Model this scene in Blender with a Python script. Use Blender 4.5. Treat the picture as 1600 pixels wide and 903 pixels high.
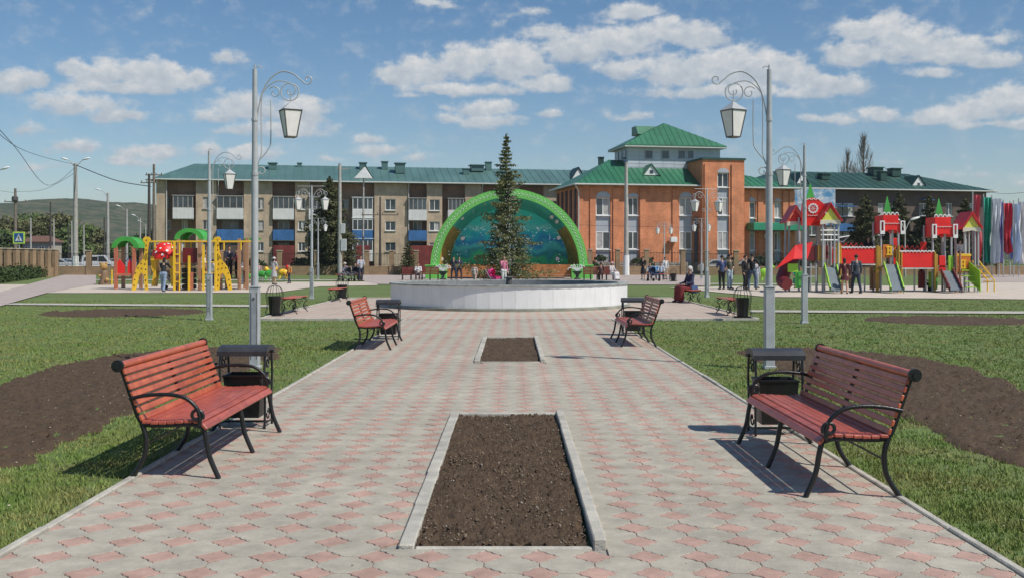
import bpy, bmesh, math, random
import numpy as np
from math import sin, cos, pi, radians, sqrt, atan2
from mathutils import Vector, Matrix
random.seed(7); RNG = np.random.default_rng(7)
S = bpy.context.scene; COL = S.collection
for o in list(bpy.data.objects): bpy.data.objects.remove(o)

# ------------------------------------------------------------------ camera
CAMZ, HOR, F = 1.65, 402.0, 1600.0
cd = bpy.data.cameras.new('camera'); cam = bpy.data.objects.new('camera', cd); COL.objects.link(cam)
cam.location = (0, 0, CAMZ); cam.rotation_euler = (pi/2, 0, 0)
cd.sensor_width = 36; cd.lens = 36.0; cd.shift_y = -(451.5-HOR)/1600.0
cd.clip_start = 0.1; cd.clip_end = 8000
S.camera = cam
S.render.resolution_x = 1024; S.render.resolution_y = 577
S.view_settings.view_transform = 'Standard'; S.view_settings.look = 'None'
S.view_settings.exposure = -0.03; S.view_settings.gamma = 1.0

# ------------------------------------------------------------------ sun
SD = Vector((.65, -.40, 1.0)).normalized()
SUN_EL = math.asin(SD.z); SUN_AZ = atan2(SD.x, SD.y)
sl = bpy.data.lights.new('sun', 'SUN'); sl.energy = 4.4; sl.angle = radians(.5); sl.color = (1, .95, .87)
so = bpy.data.objects.new('sun', sl); COL.objects.link(so); so.location = (20, -20, 60)
so.rotation_euler = SD.to_track_quat('Z', 'Y').to_euler()

# ------------------------------------------------------------------ sky with clouds
W = bpy.data.worlds.new('World'); S.world = W; W.use_nodes = True
nt = W.node_tree; nt.nodes.clear(); L = nt.links
def nd(t, **k):
    n = nt.nodes.new(t)
    for a, b in k.items(): setattr(n, a, b)
    return n
def mth(op, a, b=None, c=None, clamp=False):
    n = nd('ShaderNodeMath', operation=op, use_clamp=clamp)
    for i, x in enumerate((a, b, c)):
        if x is None: continue
        if isinstance(x, (int, float)): n.inputs[i].default_value = x
        else: L.new(x, n.inputs[i])
    return n.outputs[0]
out = nd('ShaderNodeOutputWorld')
sky = nd('ShaderNodeTexSky', sky_type='NISHITA', sun_disc=False, sun_elevation=SUN_EL, sun_rotation=SUN_AZ,
         altitude=150, air_density=1.0, dust_density=.35, ozone_density=2.2)
bg = nd('ShaderNodeBackground'); bg.inputs[1].default_value = .097
hsn = nd('ShaderNodeHueSaturation'); hsn.inputs['Saturation'].default_value = 1.22; L.new(sky.outputs[0], hsn.inputs['Color']); L.new(hsn.outputs[0], bg.inputs[0])
tc = nd('ShaderNodeTexCoord'); sep = nd('ShaderNodeSeparateXYZ'); L.new(tc.outputs['Generated'], sep.inputs[0])
dx_, dy_, dz_ = sep.outputs
ysafe = mth('MAXIMUM', dy_, .05)
front = mth('GREATER_THAN', dy_, .06)
u0 = mth('DIVIDE', dx_, ysafe); v0 = mth('DIVIDE', dz_, ysafe)
def noise(scale, detail, rough, zs=1.0, off=0.0):
    mp = nd('ShaderNodeMapping'); mp.inputs['Scale'].default_value = (1, 1, zs); mp.inputs['Location'].default_value = (off, off*.7, 0)
    L.new(tc.outputs['Generated'], mp.inputs[0])
    n = nd('ShaderNodeTexNoise'); n.inputs['Scale'].default_value = scale; n.inputs['Detail'].default_value = detail
    n.inputs['Roughness'].default_value = rough; L.new(mp.outputs[0], n.inputs['Vector']); return n
nw = noise(14, 5, .6, 1.5)
sw = nd('ShaderNodeSeparateColor'); L.new(nw.outputs['Color'], sw.inputs[0])
u = mth('ADD', u0, mth('MULTIPLY', mth('SUBTRACT', sw.outputs[0], .5), .055))
v = mth('ADD', v0, mth('MULTIPLY', mth('SUBTRACT', sw.outputs[1], .5), .022))
CL = [(15,130,50,21,1),(115,108,28,19,1),(165,118,58,26,1),(235,120,62,26,1),(292,127,40,18,1),(190,140,90,12,.9),
(75,160,42,15,.8),(125,168,80,20,.85),(190,182,42,14,.7),(357,90,34,14,.75),(385,170,62,28,.9),(330,182,55,15,.7),(470,178,48,26,.85),(430,205,110,16,.65),
(40,208,38,14,.6),(110,232,60,14,.65),(235,240,46,14,.85),(195,256,40,11,.7),(395,243,55,14,.9),(320,238,30,10,.7),
(573,218,26,8,.7),(588,238,48,13,.75),(520,247,30,6,.5),(640,150,40,8,.6),
(612,118,36,22,1),(660,112,50,26,1),(730,96,52,32,1),(800,98,60,34,1),(850,132,48,17,1),(740,140,120,12,.9),
(905,78,62,30,1),(975,68,72,26,1),(1035,50,45,22,1),(1090,58,60,22,1),(860,56,45,16,.9),
(700,185,30,14,.7),(765,170,45,16,.85),(770,192,60,14,.8),(852,184,36,8,.7),(700,168,14,8,.5),
(985,22,46,15,.9),(830,22,42,8,.5),(672,6,32,9,.7),(700,12,30,8,.5),(775,35,25,12,.35),(950,35,30,8,.5),
(985,108,45,19,.9),(1070,112,60,30,1),(1110,95,55,20,1),(1170,108,70,32,1),(1225,112,60,28,1),(1300,132,58,22,1),(1150,142,150,13,.9),
(1345,55,40,28,1),(1385,55,48,32,1),(1430,72,60,30,1),(1490,82,60,24,1),(1545,95,50,14,1),(1340,85,60,22,1),(1452,112,50,12,.9),(1562,62,30,15,.7),
(1298,187,58,10,.8),(1375,183,42,13,.85),(1470,186,55,18,.95),(1530,176,60,24,1),(1580,160,50,28,1),(1560,198,120,10,.7),
(988,183,44,9,.7),(1530,275,70,12,.5),(640,248,60,10,.4),(60,262,60,10,.5),(1600,285,60,12,.5),(1400,250,70,8,.35)]
best = None; num = None; den = None
for (cx, cy, rx, ry, w) in CL:
    a = mth('MULTIPLY_ADD', u, 1600.0/(rx*1.12), -(cx-800)/(rx*1.12))
    b = mth('MULTIPLY_ADD', v, 1600.0/(ry*1.12), -(HOR-cy)/(ry*1.12))
    b2 = mth('MULTIPLY', b, mth('MULTIPLY_ADD', mth('LESS_THAN', b, 0), .35, 1.0))
    d = mth('SQRT', mth('ADD', mth('MULTIPLY', a, a), mth('MULTIPLY', b2, b2)))
    m = mth('MULTIPLY', mth('SUBTRACT', 1.35, d), w)
    m = mth('MAXIMUM', m, 0)
    best = m if best is None else mth('SMOOTH_MAX', best, m, .25)
    m2 = mth('MULTIPLY', m, m)
    bn = mth('MULTIPLY', m2, b)
    num = bn if num is None else mth('ADD', num, bn)
    den = m2 if den is None else mth('ADD', den, m2)
n1 = noise(46, 8, .62, 1.5)
n1f = mth('SUBTRACT', n1.outputs[0], .5)
framed = mth('MULTIPLY', best, front)
# elsewhere in the sky: the same kind of scattered cumulus
zs_ = mth('MAXIMUM', dz_, .04)
cmb = nd('ShaderNodeCombineXYZ'); L.new(mth('DIVIDE', dx_, mth('ADD', zs_, .12)), cmb.inputs[0]); L.new(mth('DIVIDE', dy_, mth('ADD', zs_, .12)), cmb.inputs[1])
n2 = nd('ShaderNodeTexNoise'); n2.inputs['Scale'].default_value = 1.1; n2.inputs['Detail'].default_value = 7; L.new(cmb.outputs[0], n2.inputs['Vector'])
gen = mth('MULTIPLY', mth('SUBTRACT', n2.outputs[0], .58), 5.0, clamp=True)
au = mth('ABSOLUTE', u0)
inside = mth('MULTIPLY', mth('MULTIPLY', front, mth('MULTIPLY_ADD', au, -8.0, 5.4, clamp=True)), mth('MULTIPLY_ADD', v0, -9.0, 3.7, clamp=True))
gen = mth('MULTIPLY', gen, mth('SUBTRACT', 1.0, inside))
base_ = mth('MAXIMUM', framed, gen)
dens = mth('ADD', base_, mth('MULTIPLY', mth('MULTIPLY', n1f, 1.8), mth('MULTIPLY', base_, 3.0, clamp=True)))
alpha = nd('ShaderNodeMapRange', interpolation_type='SMOOTHSTEP'); L.new(dens, alpha.inputs[0])
alpha.inputs[1].default_value = .16; alpha.inputs[2].default_value = .80; alpha.inputs[4].default_value = .92
# height inside the cloud: sunlit tops, greyer bases
hh = mth('DIVIDE', num, mth('MAXIMUM', den, .01))
n3 = noise(70, 6, .6, 1.4, .3)
shade = mth('ADD', mth('MULTIPLY_ADD', hh, .42, .50), mth('MULTIPLY', mth('SUBTRACT', n3.outputs[0], .5), 1.5))
cr = nd('ShaderNodeValToRGB'); L.new(mth('MINIMUM', mth('MAXIMUM', shade, 0), 1), cr.inputs[0])
cr.color_ramp.elements[0].position = .05; cr.color_ramp.elements[0].color = (.46, .52, .59, 1)
cr.color_ramp.elements[1].position = .95; cr.color_ramp.elements[1].color = (.84, .83, .81, 1)
e = cr.color_ramp.elements.new(.5); e.color = (.60, .64, .68, 1)
bgc = nd('ShaderNodeBackground'); L.new(cr.outputs[0], bgc.inputs[0]); bgc.inputs[1].default_value = .95
mx = nd('ShaderNodeMixShader'); L.new(alpha.outputs[0], mx.inputs[0]); L.new(bg.outputs[0], mx.inputs[1]); L.new(bgc.outputs[0], mx.inputs[2])
L.new(mx.outputs[0], out.inputs[0])

# ------------------------------------------------------------------ helpers
def G(px, py, z=0.0):
    """ground point seen at pixel (px,py)"""
    Y = (CAMZ-z)*F/(py-HOR); return Vector(((px-800)/F*Y, Y, z))
def P(px, py, Y):
    return Vector(((px-800)/F*Y, Y, CAMZ+(HOR-py)*Y/F))
def lin(c):
    return tuple(((x/255)/12.92 if x/255 <= .04045 else ((x/255+.055)/1.055)**2.4) for x in c)
MATS = {}
def mat(name, col, rough=.7, var=.12, scale=6.0, bump=0.0, bscale=None, metal=0.0, col2=None, spec=None, detail=5, trans=0, mixlo=.35, mixhi=.65, coat=0):
    if name in MATS: return MATS[name]
    m = bpy.data.materials.new(name); m.use_nodes = True; t = m.node_tree; b = t.nodes['Principled BSDF']
    b.inputs['Roughness'].default_value = rough; b.inputs['Metallic'].default_value = metal
    if coat: b.inputs['Coat Weight'].default_value = coat; b.inputs['Coat Roughness'].default_value = .15
    if spec is not None: b.inputs['Specular IOR Level'].default_value = spec
    if trans: b.inputs['Transmission Weight'].default_value = trans
    tcn = t.nodes.new('ShaderNodeTexCoord'); geo = t.nodes.new('ShaderNodeNewGeometry')
    n = t.nodes.new('ShaderNodeTexNoise'); n.inputs['Scale'].default_value = scale; n.inputs['Detail'].default_value = detail
    n.inputs['Roughness'].default_value = .65
    t.links.new(geo.outputs['Position'], n.inputs['Vector'])
    c2 = col2 or tuple(x*(1-var*1.6) for x in col); c1 = col if col2 else tuple(min(1, x*(1+var)) for x in col)
    r = t.nodes.new('ShaderNodeValToRGB'); r.color_ramp.elements[0].position = mixlo; r.color_ramp.elements[1].position = mixhi
    r.color_ramp.elements[0].color = (*c2, 1); r.color_ramp.elements[1].color = (*c1, 1)
    t.links.new(n.outputs[0], r.inputs[0]); t.links.new(r.outputs[0], b.inputs['Base Color'])
    if bump:
        n2 = t.nodes.new('ShaderNodeTexNoise'); n2.inputs['Scale'].default_value = bscale or scale*4; n2.inputs['Detail'].default_value = 6
        t.links.new(geo.outputs['Position'], n2.inputs['Vector'])
        bp = t.nodes.new('ShaderNodeBump'); bp.inputs['Strength'].default_value = min(1, bump); bp.inputs['Distance'].default_value = .02*max(1, bump)
        t.links.new(n2.outputs[0], bp.inputs['Height']); t.links.new(bp.outputs[0], b.inputs['Normal'])
    MATS[name] = m; return m
def dirt(m, scale=.6, lo=.80, hi=1.10, stretch=None, lo2=.32, hi2=.68, detail=8):
    """multiply the base colour by a second, larger or stretched noise (wear, grain, stains)"""
    t, b = m.node_tree, m.node_tree.nodes['Principled BSDF']; src = b.inputs['Base Color'].links[0].from_socket
    g = t.nodes.new('ShaderNodeNewGeometry'); n = t.nodes.new('ShaderNodeTexNoise'); n.inputs['Scale'].default_value = scale; n.inputs['Detail'].default_value = detail; n.inputs['Roughness'].default_value = .7
    if stretch:
        mp = t.nodes.new('ShaderNodeMapping'); mp.inputs['Scale'].default_value = stretch; t.links.new(g.outputs['Position'], mp.inputs[0]); t.links.new(mp.outputs[0], n.inputs['Vector'])
    else: t.links.new(g.outputs['Position'], n.inputs['Vector'])
    r = t.nodes.new('ShaderNodeMapRange'); t.links.new(n.outputs[0], r.inputs[0])
    for i, v_ in ((1,lo2),(2,hi2),(3,lo),(4,hi)): r.inputs[i].default_value = v_
    v = t.nodes.new('ShaderNodeVectorMath'); v.operation = 'SCALE'; t.links.new(src, v.inputs[0]); t.links.new(r.outputs[0], v.inputs['Scale']); t.links.new(v.outputs[0], b.inputs['Base Color'])
def mnode(m): return m.node_tree, m.node_tree.nodes['Principled BSDF']
def brick_mat(name, c1, c2, mortar, bw=.25, bh=.075, ms=.008, rough=.85):
    if name in MATS: return MATS[name]
    m = mat(name, c1, rough, .1, 3); t, b = mnode(m)
    tcn = t.nodes.new('ShaderNodeTexCoord'); sp = t.nodes.new('ShaderNodeSeparateXYZ'); t.links.new(tcn.outputs['Object'], sp.inputs[0])
    ad = t.nodes.new('ShaderNodeMath'); ad.operation = 'ADD'; t.links.new(sp.outputs[0], ad.inputs[0]); t.links.new(sp.outputs[1], ad.inputs[1])
    cb = t.nodes.new('ShaderNodeCombineXYZ'); t.links.new(ad.outputs[0], cb.inputs[0]); t.links.new(sp.outputs[2], cb.inputs[1])
    br = t.nodes.new('ShaderNodeTexBrick'); t.links.new(cb.outputs[0], br.inputs['Vector'])
    br.inputs['Scale'].default_value = 1; br.inputs['Brick Width'].default_value = bw; br.inputs['Row Height'].default_value = bh
    br.inputs['Mortar Size'].default_value = ms; br.inputs['Color1'].default_value = (*c1, 1); br.inputs['Color2'].default_value = (*c2, 1); br.inputs['Mortar'].default_value = (*mortar, 1)
    n = t.nodes.new('ShaderNodeTexNoise'); n.inputs['Scale'].default_value = .9; n.inputs['Detail'].default_value = 7; t.links.new(tcn.outputs['Object'], n.inputs['Vector'])
    mr = t.nodes.new('ShaderNodeMapRange'); t.links.new(n.outputs[0], mr.inputs[0]); mr.inputs[1].default_value = .3; mr.inputs[2].default_value = .7; mr.inputs[3].default_value = .78; mr.inputs[4].default_value = 1.12
    mxn = t.nodes.new('ShaderNodeVectorMath'); mxn.operation = 'SCALE'; t.links.new(br.outputs[0], mxn.inputs[0]); t.links.new(mr.outputs[0], mxn.inputs['Scale'])
    t.links.new(mxn.outputs[0], b.inputs['Base Color'])
    return m

class MB:
    def __init__(s): s.v = []; s.f = []; s.mi = []; s.c = 0
    def mat(s, i): s.c = i; return s
    def face(s, pts):
        n = len(s.v); s.v += [tuple(p) for p in pts]; s.f.append(tuple(range(n, n+len(pts)))); s.mi.append(s.c)
    def add(s, vs, fs):
        n = len(s.v); s.v += [tuple(p) for p in vs]
        for f in fs: s.f.append(tuple(i+n for i in f)); s.mi.append(s.c)
        return s
    def box(s, x0, x1, y0, y1, z0, z1):
        return s.add([(x0,y0,z0),(x1,y0,z0),(x1,y1,z0),(x0,y1,z0),(x0,y0,z1),(x1,y0,z1),(x1,y1,z1),(x0,y1,z1)],
              [(3,2,1,0),(4,5,6,7),(0,1,5,4),(1,2,6,5),(2,3,7,6),(3,0,4,7)])
    def cbox(s, c, h, R=None):
        vs = []
        for sx, sy, sz in ((-1,-1,-1),(1,-1,-1),(1,1,-1),(-1,1,-1),(-1,-1,1),(1,-1,1),(1,1,1),(-1,1,1)):
            p = Vector((sx*h[0], sy*h[1], sz*h[2]))
            if R: p = R @ p
            vs.append(p+Vector(c))
        return s.add(vs, [(3,2,1,0),(4,5,6,7),(0,1,5,4),(1,2,6,5),(2,3,7,6),(3,0,4,7)])
    def bbox(s, x0, x1, y0, y1, z0, z1, b=.01):
        """box with chamfered edges"""
        X = (x0,x1); Y = (y0,y1); Z = (z0,z1); vs = []; idx = {}
        for i in (0,1):
            for j in (0,1):
                for k in (0,1):
                    bx = b if i == 0 else -b; by = b if j == 0 else -b; bz = b if k == 0 else -b
                    for a, p in (('x',(X[i],Y[j]+by,Z[k]+bz)),('y',(X[i]+bx,Y[j],Z[k]+bz)),('z',(X[i]+bx,Y[j]+by,Z[k]))):
                        idx[(i,j,k,a)] = len(vs); vs.append(p)
        g = idx.get; fs = []
        for i in (0,1): fs.append([g((i,0,0,'x')),g((i,1,0,'x')),g((i,1,1,'x')),g((i,0,1,'x'))])
        for j in (0,1): fs.append([g((0,j,0,'y')),g((1,j,0,'y')),g((1,j,1,'y')),g((0,j,1,'y'))])
        for k in (0,1): fs.append([g((0,0,k,'z')),g((1,0,k,'z')),g((1,1,k,'z')),g((0,1,k,'z'))])
        for i in (0,1):
            for j in (0,1): fs.append([g((i,j,0,'x')),g((i,j,1,'x')),g((i,j,1,'y')),g((i,j,0,'y'))])
        for i in (0,1):
            for k in (0,1): fs.append([g((i,0,k,'x')),g((i,1,k,'x')),g((i,1,k,'z')),g((i,0,k,'z'))])
        for j in (0,1):
            for k in (0,1): fs.append([g((0,j,k,'y')),g((1,j,k,'y')),g((1,j,k,'z')),g((0,j,k,'z'))])
        for i in (0,1):
            for j in (0,1):
                for k in (0,1): fs.append([g((i,j,k,'x')),g((i,j,k,'y')),g((i,j,k,'z'))])
        return s.add(vs, fs)
    def tube(s, pts, r, n=6, cap=True, flat=None):
        pts = [Vector(p) for p in pts]; N = len(pts); rs = r if isinstance(r, (list, tuple)) else [r]*N
        ref = None; rings = []; vs = []
        for i, p in enumerate(pts):
            d = (pts[min(i+1,N-1)]-pts[max(i-1,0)])
            if d.length < 1e-9: d = Vector((0,0,1))
            d.normalize()
            if ref is None: ref = Vector((1,0,0)) if abs(d.x) < .8 else Vector((0,1,0))
            a = (ref - d*ref.dot(d))
            if a.length < 1e-4: a = d.orthogonal()
            a.normalize(); b = d.cross(a); ref = a
            for k in range(n):
                t = 2*pi*(k+.5)/n; vs.append(p+a*(rs[i]*cos(t))+b*(rs[i]*sin(t)))
        fs = [(i*n+k, i*n+(k+1)%n, (i+1)*n+(k+1)%n, (i+1)*n+k) for i in range(N-1) for k in range(n)]
        if cap: fs += [tuple(range(n))[::-1], tuple(range((N-1)*n, N*n))]
        return s.add(vs, fs)
    def lathe(s, prof, n=12, c=(0,0,0), cap=True, sx=1, sy=1, ph=0.0):
        vs = [(c[0]+r*cos(2*pi*k/n+ph)*sx, c[1]+r*sin(2*pi*k/n+ph)*sy, c[2]+z) for r, z in prof for k in range(n)]; N = len(prof)
        fs = [(i*n+k, i*n+(k+1)%n, (i+1)*n+(k+1)%n, (i+1)*n+k) for i in range(N-1) for k in range(n)]
        if cap: fs += [tuple(range(n))[::-1], tuple(range((N-1)*n, N*n))]
        return s.add(vs, fs)
    def ell(s, c, r, n=10, m=7, R=None):
        vs = []; 
        for i in range(m+1):
            t = pi*i/m
            for k in range(n):
                a = 2*pi*k/n; p = Vector((r[0]*sin(t)*cos(a), r[1]*sin(t)*sin(a), r[2]*cos(t)))
                if R: p = R @ p
                vs.append(p+Vector(c))
        fs = [(i*n+k, (i+1)*n+k, (i+1)*n+(k+1)%n, i*n+(k+1)%n) for i in range(m) for k in range(n)]
        return s.add(vs, fs)
    def prism(s, poly, a, b, ax='y'):
        """poly in the plane across ax, extruded a..b"""
        def q(p, t): return (p[0], t, p[1]) if ax == 'y' else ((t, p[0], p[1]) if ax == 'x' else (p[0], p[1], t))
        n = len(poly); vs = [q(p, a) for p in poly]+[q(p, b) for p in poly]
        fs = [tuple(range(n))[::-1], tuple(range(n, 2*n))]+[(i, (i+1)%n, n+(i+1)%n, n+i) for i in range(n)]
        return s.add(vs, fs)
    def mesh(s, name, mats, smooth=False):
        me = bpy.data.meshes.new(name); me.from_pydata(s.v, [], s.f)
        mats = mats if isinstance(mats, (list, tuple)) else [mats]
        for m in mats: me.materials.append(m)
        if len(mats) > 1: me.polygons.foreach_set('material_index', s.mi)
        bm = bmesh.new(); bm.from_mesh(me)
        bmesh.ops.recalc_face_normals(bm, faces=bm.faces); bm.to_mesh(me); bm.free()
        if smooth:
            me.polygons.foreach_set('use_smooth', [True]*len(me.polygons))
            try: me.set_sharp_from_angle(angle=radians(smooth if smooth > 1 else 40))
            except Exception: pass
        return me
    def build(s, name, mats, parent=None, loc=(0,0,0), smooth=False, rz=0):
        return link(name, s.mesh(name, mats, smooth), parent, loc, rz)
def link(name, me, parent=None, loc=(0,0,0), rz=0):
    o = bpy.data.objects.new(name, me); COL.objects.link(o); o.location = loc; o.rotation_euler = (0,0,rz)
    if parent: o.parent = parent
    return o
def tag(o, label=None, cat=None, group=None, kind=None):
    if label: o['label'] = label
    if cat: o['category'] = cat
    if group: o['group'] = group
    if kind: o['kind'] = kind
    return o
def thing(name, label, cat, loc=(0,0,0), rz=0, group=None):
    o = bpy.data.objects.new(name, None); COL.objects.link(o); o.empty_display_size = .2
    o.location = loc; o.rotation_euler = (0,0,rz); return tag(o, label, cat, group)
def kids(o): return [c for c in bpy.data.objects if c.parent == o]
def dup(root, loc, rz=0, label=None, group=None, scale=None):
    def cp(o, par):
        c = o.copy(); COL.objects.link(c); c.parent = par
        for ch in CH.get(o.name, kids(o)): cp(ch, c)
        return c
    CH = {}
    r = cp(root, None); r.location = loc; r.rotation_euler = (0,0,rz)
    if scale: r.scale = (scale,)*3
    if label: r['label'] = label
    if group: r['group'] = group
    return r
def np_mesh(name, V, Fc, mats, nside=3):
    me = bpy.data.meshes.new(name); V = np.asarray(V, np.float32); Fc = np.asarray(Fc, np.int32)
    me.vertices.add(len(V)); me.vertices.foreach_set('co', V.ravel())
    me.loops.add(Fc.size); me.loops.foreach_set('vertex_index', Fc.ravel())
    me.polygons.add(len(Fc)); me.polygons.foreach_set('loop_start', np.arange(0, Fc.size, nside, dtype=np.int32))
    me.polygons.foreach_set('loop_total', np.full(len(Fc), nside, np.int32))
    me.update(calc_edges=True)
    for m in (mats if isinstance(mats, (list, tuple)) else [mats]): me.materials.append(m)
    return me
def inpoly(x, y, poly):
    x = np.asarray(x); y = np.asarray(y); r = np.zeros(x.shape, bool); n = len(poly)
    for i in range(n):
        x1, y1 = poly[i][:2]; x2, y2 = poly[(i+1)%n][:2]
        c = ((y1 > y) != (y2 > y)) & (x < (x2-x1)*(y-y1)/((y2-y1) if y2 != y1 else 1e-9)+x1); r ^= c
    return r
def spiral(c, r0, r1, a0, a1, n=14, plane='xz', y=0):
    pts = []
    for i in range(n):
        t = i/(n-1); r = r0+(r1-r0)*t; a = a0+(a1-a0)*t
        if plane == 'xz': pts.append((c[0]+r*cos(a), y, c[1]+r*sin(a)))
        else: pts.append((y, c[0]+r*cos(a), c[1]+r*sin(a)))
    return pts
# ------------------------------------------------------------------ materials used widely
M_grass = mat('lawn soil and turf', (.115,.185,.042), .95, scale=1.3, col2=(.155,.175,.06), bump=1, bscale=60, detail=9, mixlo=.35, mixhi=.6)
M_blade = mat('grass blades', (.165,.255,.055), .6, scale=1.5, col2=(.265,.265,.09), detail=8, mixlo=.40, mixhi=.62, spec=.2)
M_soil = mat('tilled soil', (.112,.072,.042), .95, scale=9, col2=(.064,.041,.024), bump=1, bscale=70, detail=8, mixlo=.35, mixhi=.68)
M_pink = mat('pink concrete paver', (.465,.30,.24), .85, .12, 5, bump=.35, bscale=120)
M_grey = mat('grey concrete paver', (.425,.39,.315), .85, .11, 5, bump=.35, bscale=120)
for m_ in (M_pink, M_grey): dirt(m_, .55, .84, 1.10); dirt(m_, 26, .92, 1.06)
M_kerb = mat('pale concrete kerb', (.50,.47,.40), .85, .14, 5, bump=.4, bscale=90)
dirt(M_kerb, 1.2, .74, 1.08)
M_sand = mat('pale playground sand surface', (.58,.50,.41), .95, .1, 1.2)
dirt(M_grass, 14, .72, 1.2); dirt(M_grass, .35, .85, 1.12); dirt(M_sand, 3, .86, 1.06)
M_farpave = mat('distant paving', (.42,.355,.315), .9, .12, 1.5)
M_asph = mat('asphalt', (.06,.06,.062), .9, .15, 2)
M_black = mat('black painted iron', (.012,.012,.013), .38, .2, 30, bump=.15, bscale=80)
M_white = mat('white paint', (.78,.78,.76), .55, .05, 4)
M_glass = mat('window glass', (.05,.062,.075), .12, .4, .5, spec=.7)
M_conc = mat('grey concrete pole', (.40,.385,.35), .85, .12, 3)

# ------------------------------------------------------------------ setting: ground sheets
b = MB(); b.add([(-3000,-200,-.03),(3000,-200,-.03),(3000,3000,-.03),(-3000,3000,-.03)], [(0,1,2,3)])
tag(b.build('ground', M_grass), kind='structure')
def sheet(name, poly, z, m):
    b = MB(); n = len(poly); b.add([(p[0], p[1], z) for p in poly], [tuple(range(n))])
    return tag(b.build(name, m), kind='structure')
def gp(*pts): return [tuple(G(x, y))[:2] for x, y in pts]
PX0, PX1 = -2.81, 2.64            # inner faces of the kerbs
PL0, PL1, PLY0, PLY1 = -6.75, 6.5, 27.3, 41.5
# main path: base, pavers, kerb stones
PLANT = [(-.645,.535,5.80,10.73),(-.60,.52,16.1,20.95)]
path = sheet('path', [(PX0-.02,3.2),(PX1+.02,3.2),(PX1+.02,5.83),(PX0-.02,5.83)], -.012, mat('sand joint bed', (.31,.29,.25), .95, .15, 30))
def diamond(r=.112, n=3):
    q = [(r, .004), (r-.022, .012), (r-.030, .034), (r-.052, .043), (.043, r-.052), (.034, r-.030), (.012, r-.022), (.004, r)]
    pts = list(q)
    for k in (1, 2, 3):
        c, s_ = [(0,1),(-1,0),(0,-1)][k-1]
        pts += [(x*c-y*s_, x*s_+y*c) for x, y in q]
    return pts
DM = diamond()
def grey_poly():
    g = .15; q = []
    # walk round the cell centre: each corner of the cell is taken by a quarter of a pink paver
    qd = [(.118,.0),(.094,.016),(.088,.038),(.064,.049),(.049,.064),(.038,.088),(.016,.094),(.0,.118)]
    for k, (sx, sy) in enumerate([(-1,-1),(1,-1),(1,1),(-1,1)]):
        cx, cy = sx*g, sy*g
        pts = [(cx-sx*a, cy-sy*b_) for a, b_ in qd]
        if k in (0, 2): pts = pts[::-1]
        q += pts
    o = []
    for x, y in q:   # small joint
        o.append((max(-g+.0025, min(g-.0025, x)), max(-g+.0025, min(g-.0025, y))))
    return o
GR = grey_poly()
def paver_geo(poly, cx=0, cy=0, z=0, th=.014, bv=.003):
    n = len(poly); mx_ = sum(p[0] for p in poly)/n; my = sum(p[1] for p in poly)/n
    def sh(p, d):
        l = max(1e-6, sqrt((p[0]-mx_)**2+(p[1]-my)**2)); return (p[0]-(p[0]-mx_)/l*d, p[1]-(p[1]-my)/l*d)
    vs = [(cx+p[0], cy+p[1], z-th) for p in poly]+[(cx+p[0], cy+p[1], z-bv) for p in poly]+[(cx+sh(p, bv)[0], cy+sh(p, bv)[1], z) for p in poly]
    fs = [(i, (i+1)%n, n+(i+1)%n, n+i) for i in range(n)]+[(n+i, n+(i+1)%n, 2*n+(i+1)%n, 2*n+i) for i in range(n)]+[tuple(range(2*n, 3*n))]
    return vs, fs
def clipx(poly, x, side):
    out = []; n = len(poly)
    for i in range(n):
        p, q = poly[i], poly[(i+1)%n]
        ip = (p[0]-x)*side <= 0; iq = (q[0]-x)*side <= 0
        if ip: out.append(p)
        if ip != iq:
            t = (x-p[0])/(q[0]-p[0]); out.append((x, p[1]+(q[1]-p[1])*t))
    return out
bb = MB()
for x0, x1, y0, y1 in ((PX0-.02,-.60,5.831,10.70),(.49,PX1+.02,5.831,10.70),(PX0-.02,PX1+.02,10.701,16.12),(PX0-.02,-.56,16.121,20.90),(.48,PX1+.02,16.121,20.90),(PX0-.02,PX1+.02,20.901,PLY0)):
    bb.add([(x0,y0,-.012),(x1,y0,-.012),(x1,y1,-.012),(x0,y1,-.012)], [(0,1,2,3)])
tag(bb.build('joint_bed', MATS['sand joint bed'], path), kind='stuff')
cells = []
for j in range(0, 76):
    for i in range(0, 20):
        for kind in (0, 1):
            cx = -2.54+.2985*(i-1)+(.149 if kind else 0); cy = 4.46+.30*j+(.15 if kind else 0)
            cells.append((cy, abs(cx), cx, cy, kind))
cells.sort()
vis = lambda cx, cy: cy > 5.15 and abs(cx) < .5*cy+.15
geo_me = []
for poly, nm, m_ in ((DM, 'pink_paver', M_pink), (GR, 'grey_paver', M_grey)):
    bb = MB(); v_, f_ = paver_geo(poly); bb.add(v_, f_); geo_me.append(bb.mesh(nm, m_))
cnt = [0, 0]; rest = [MB(), MB()]
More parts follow.
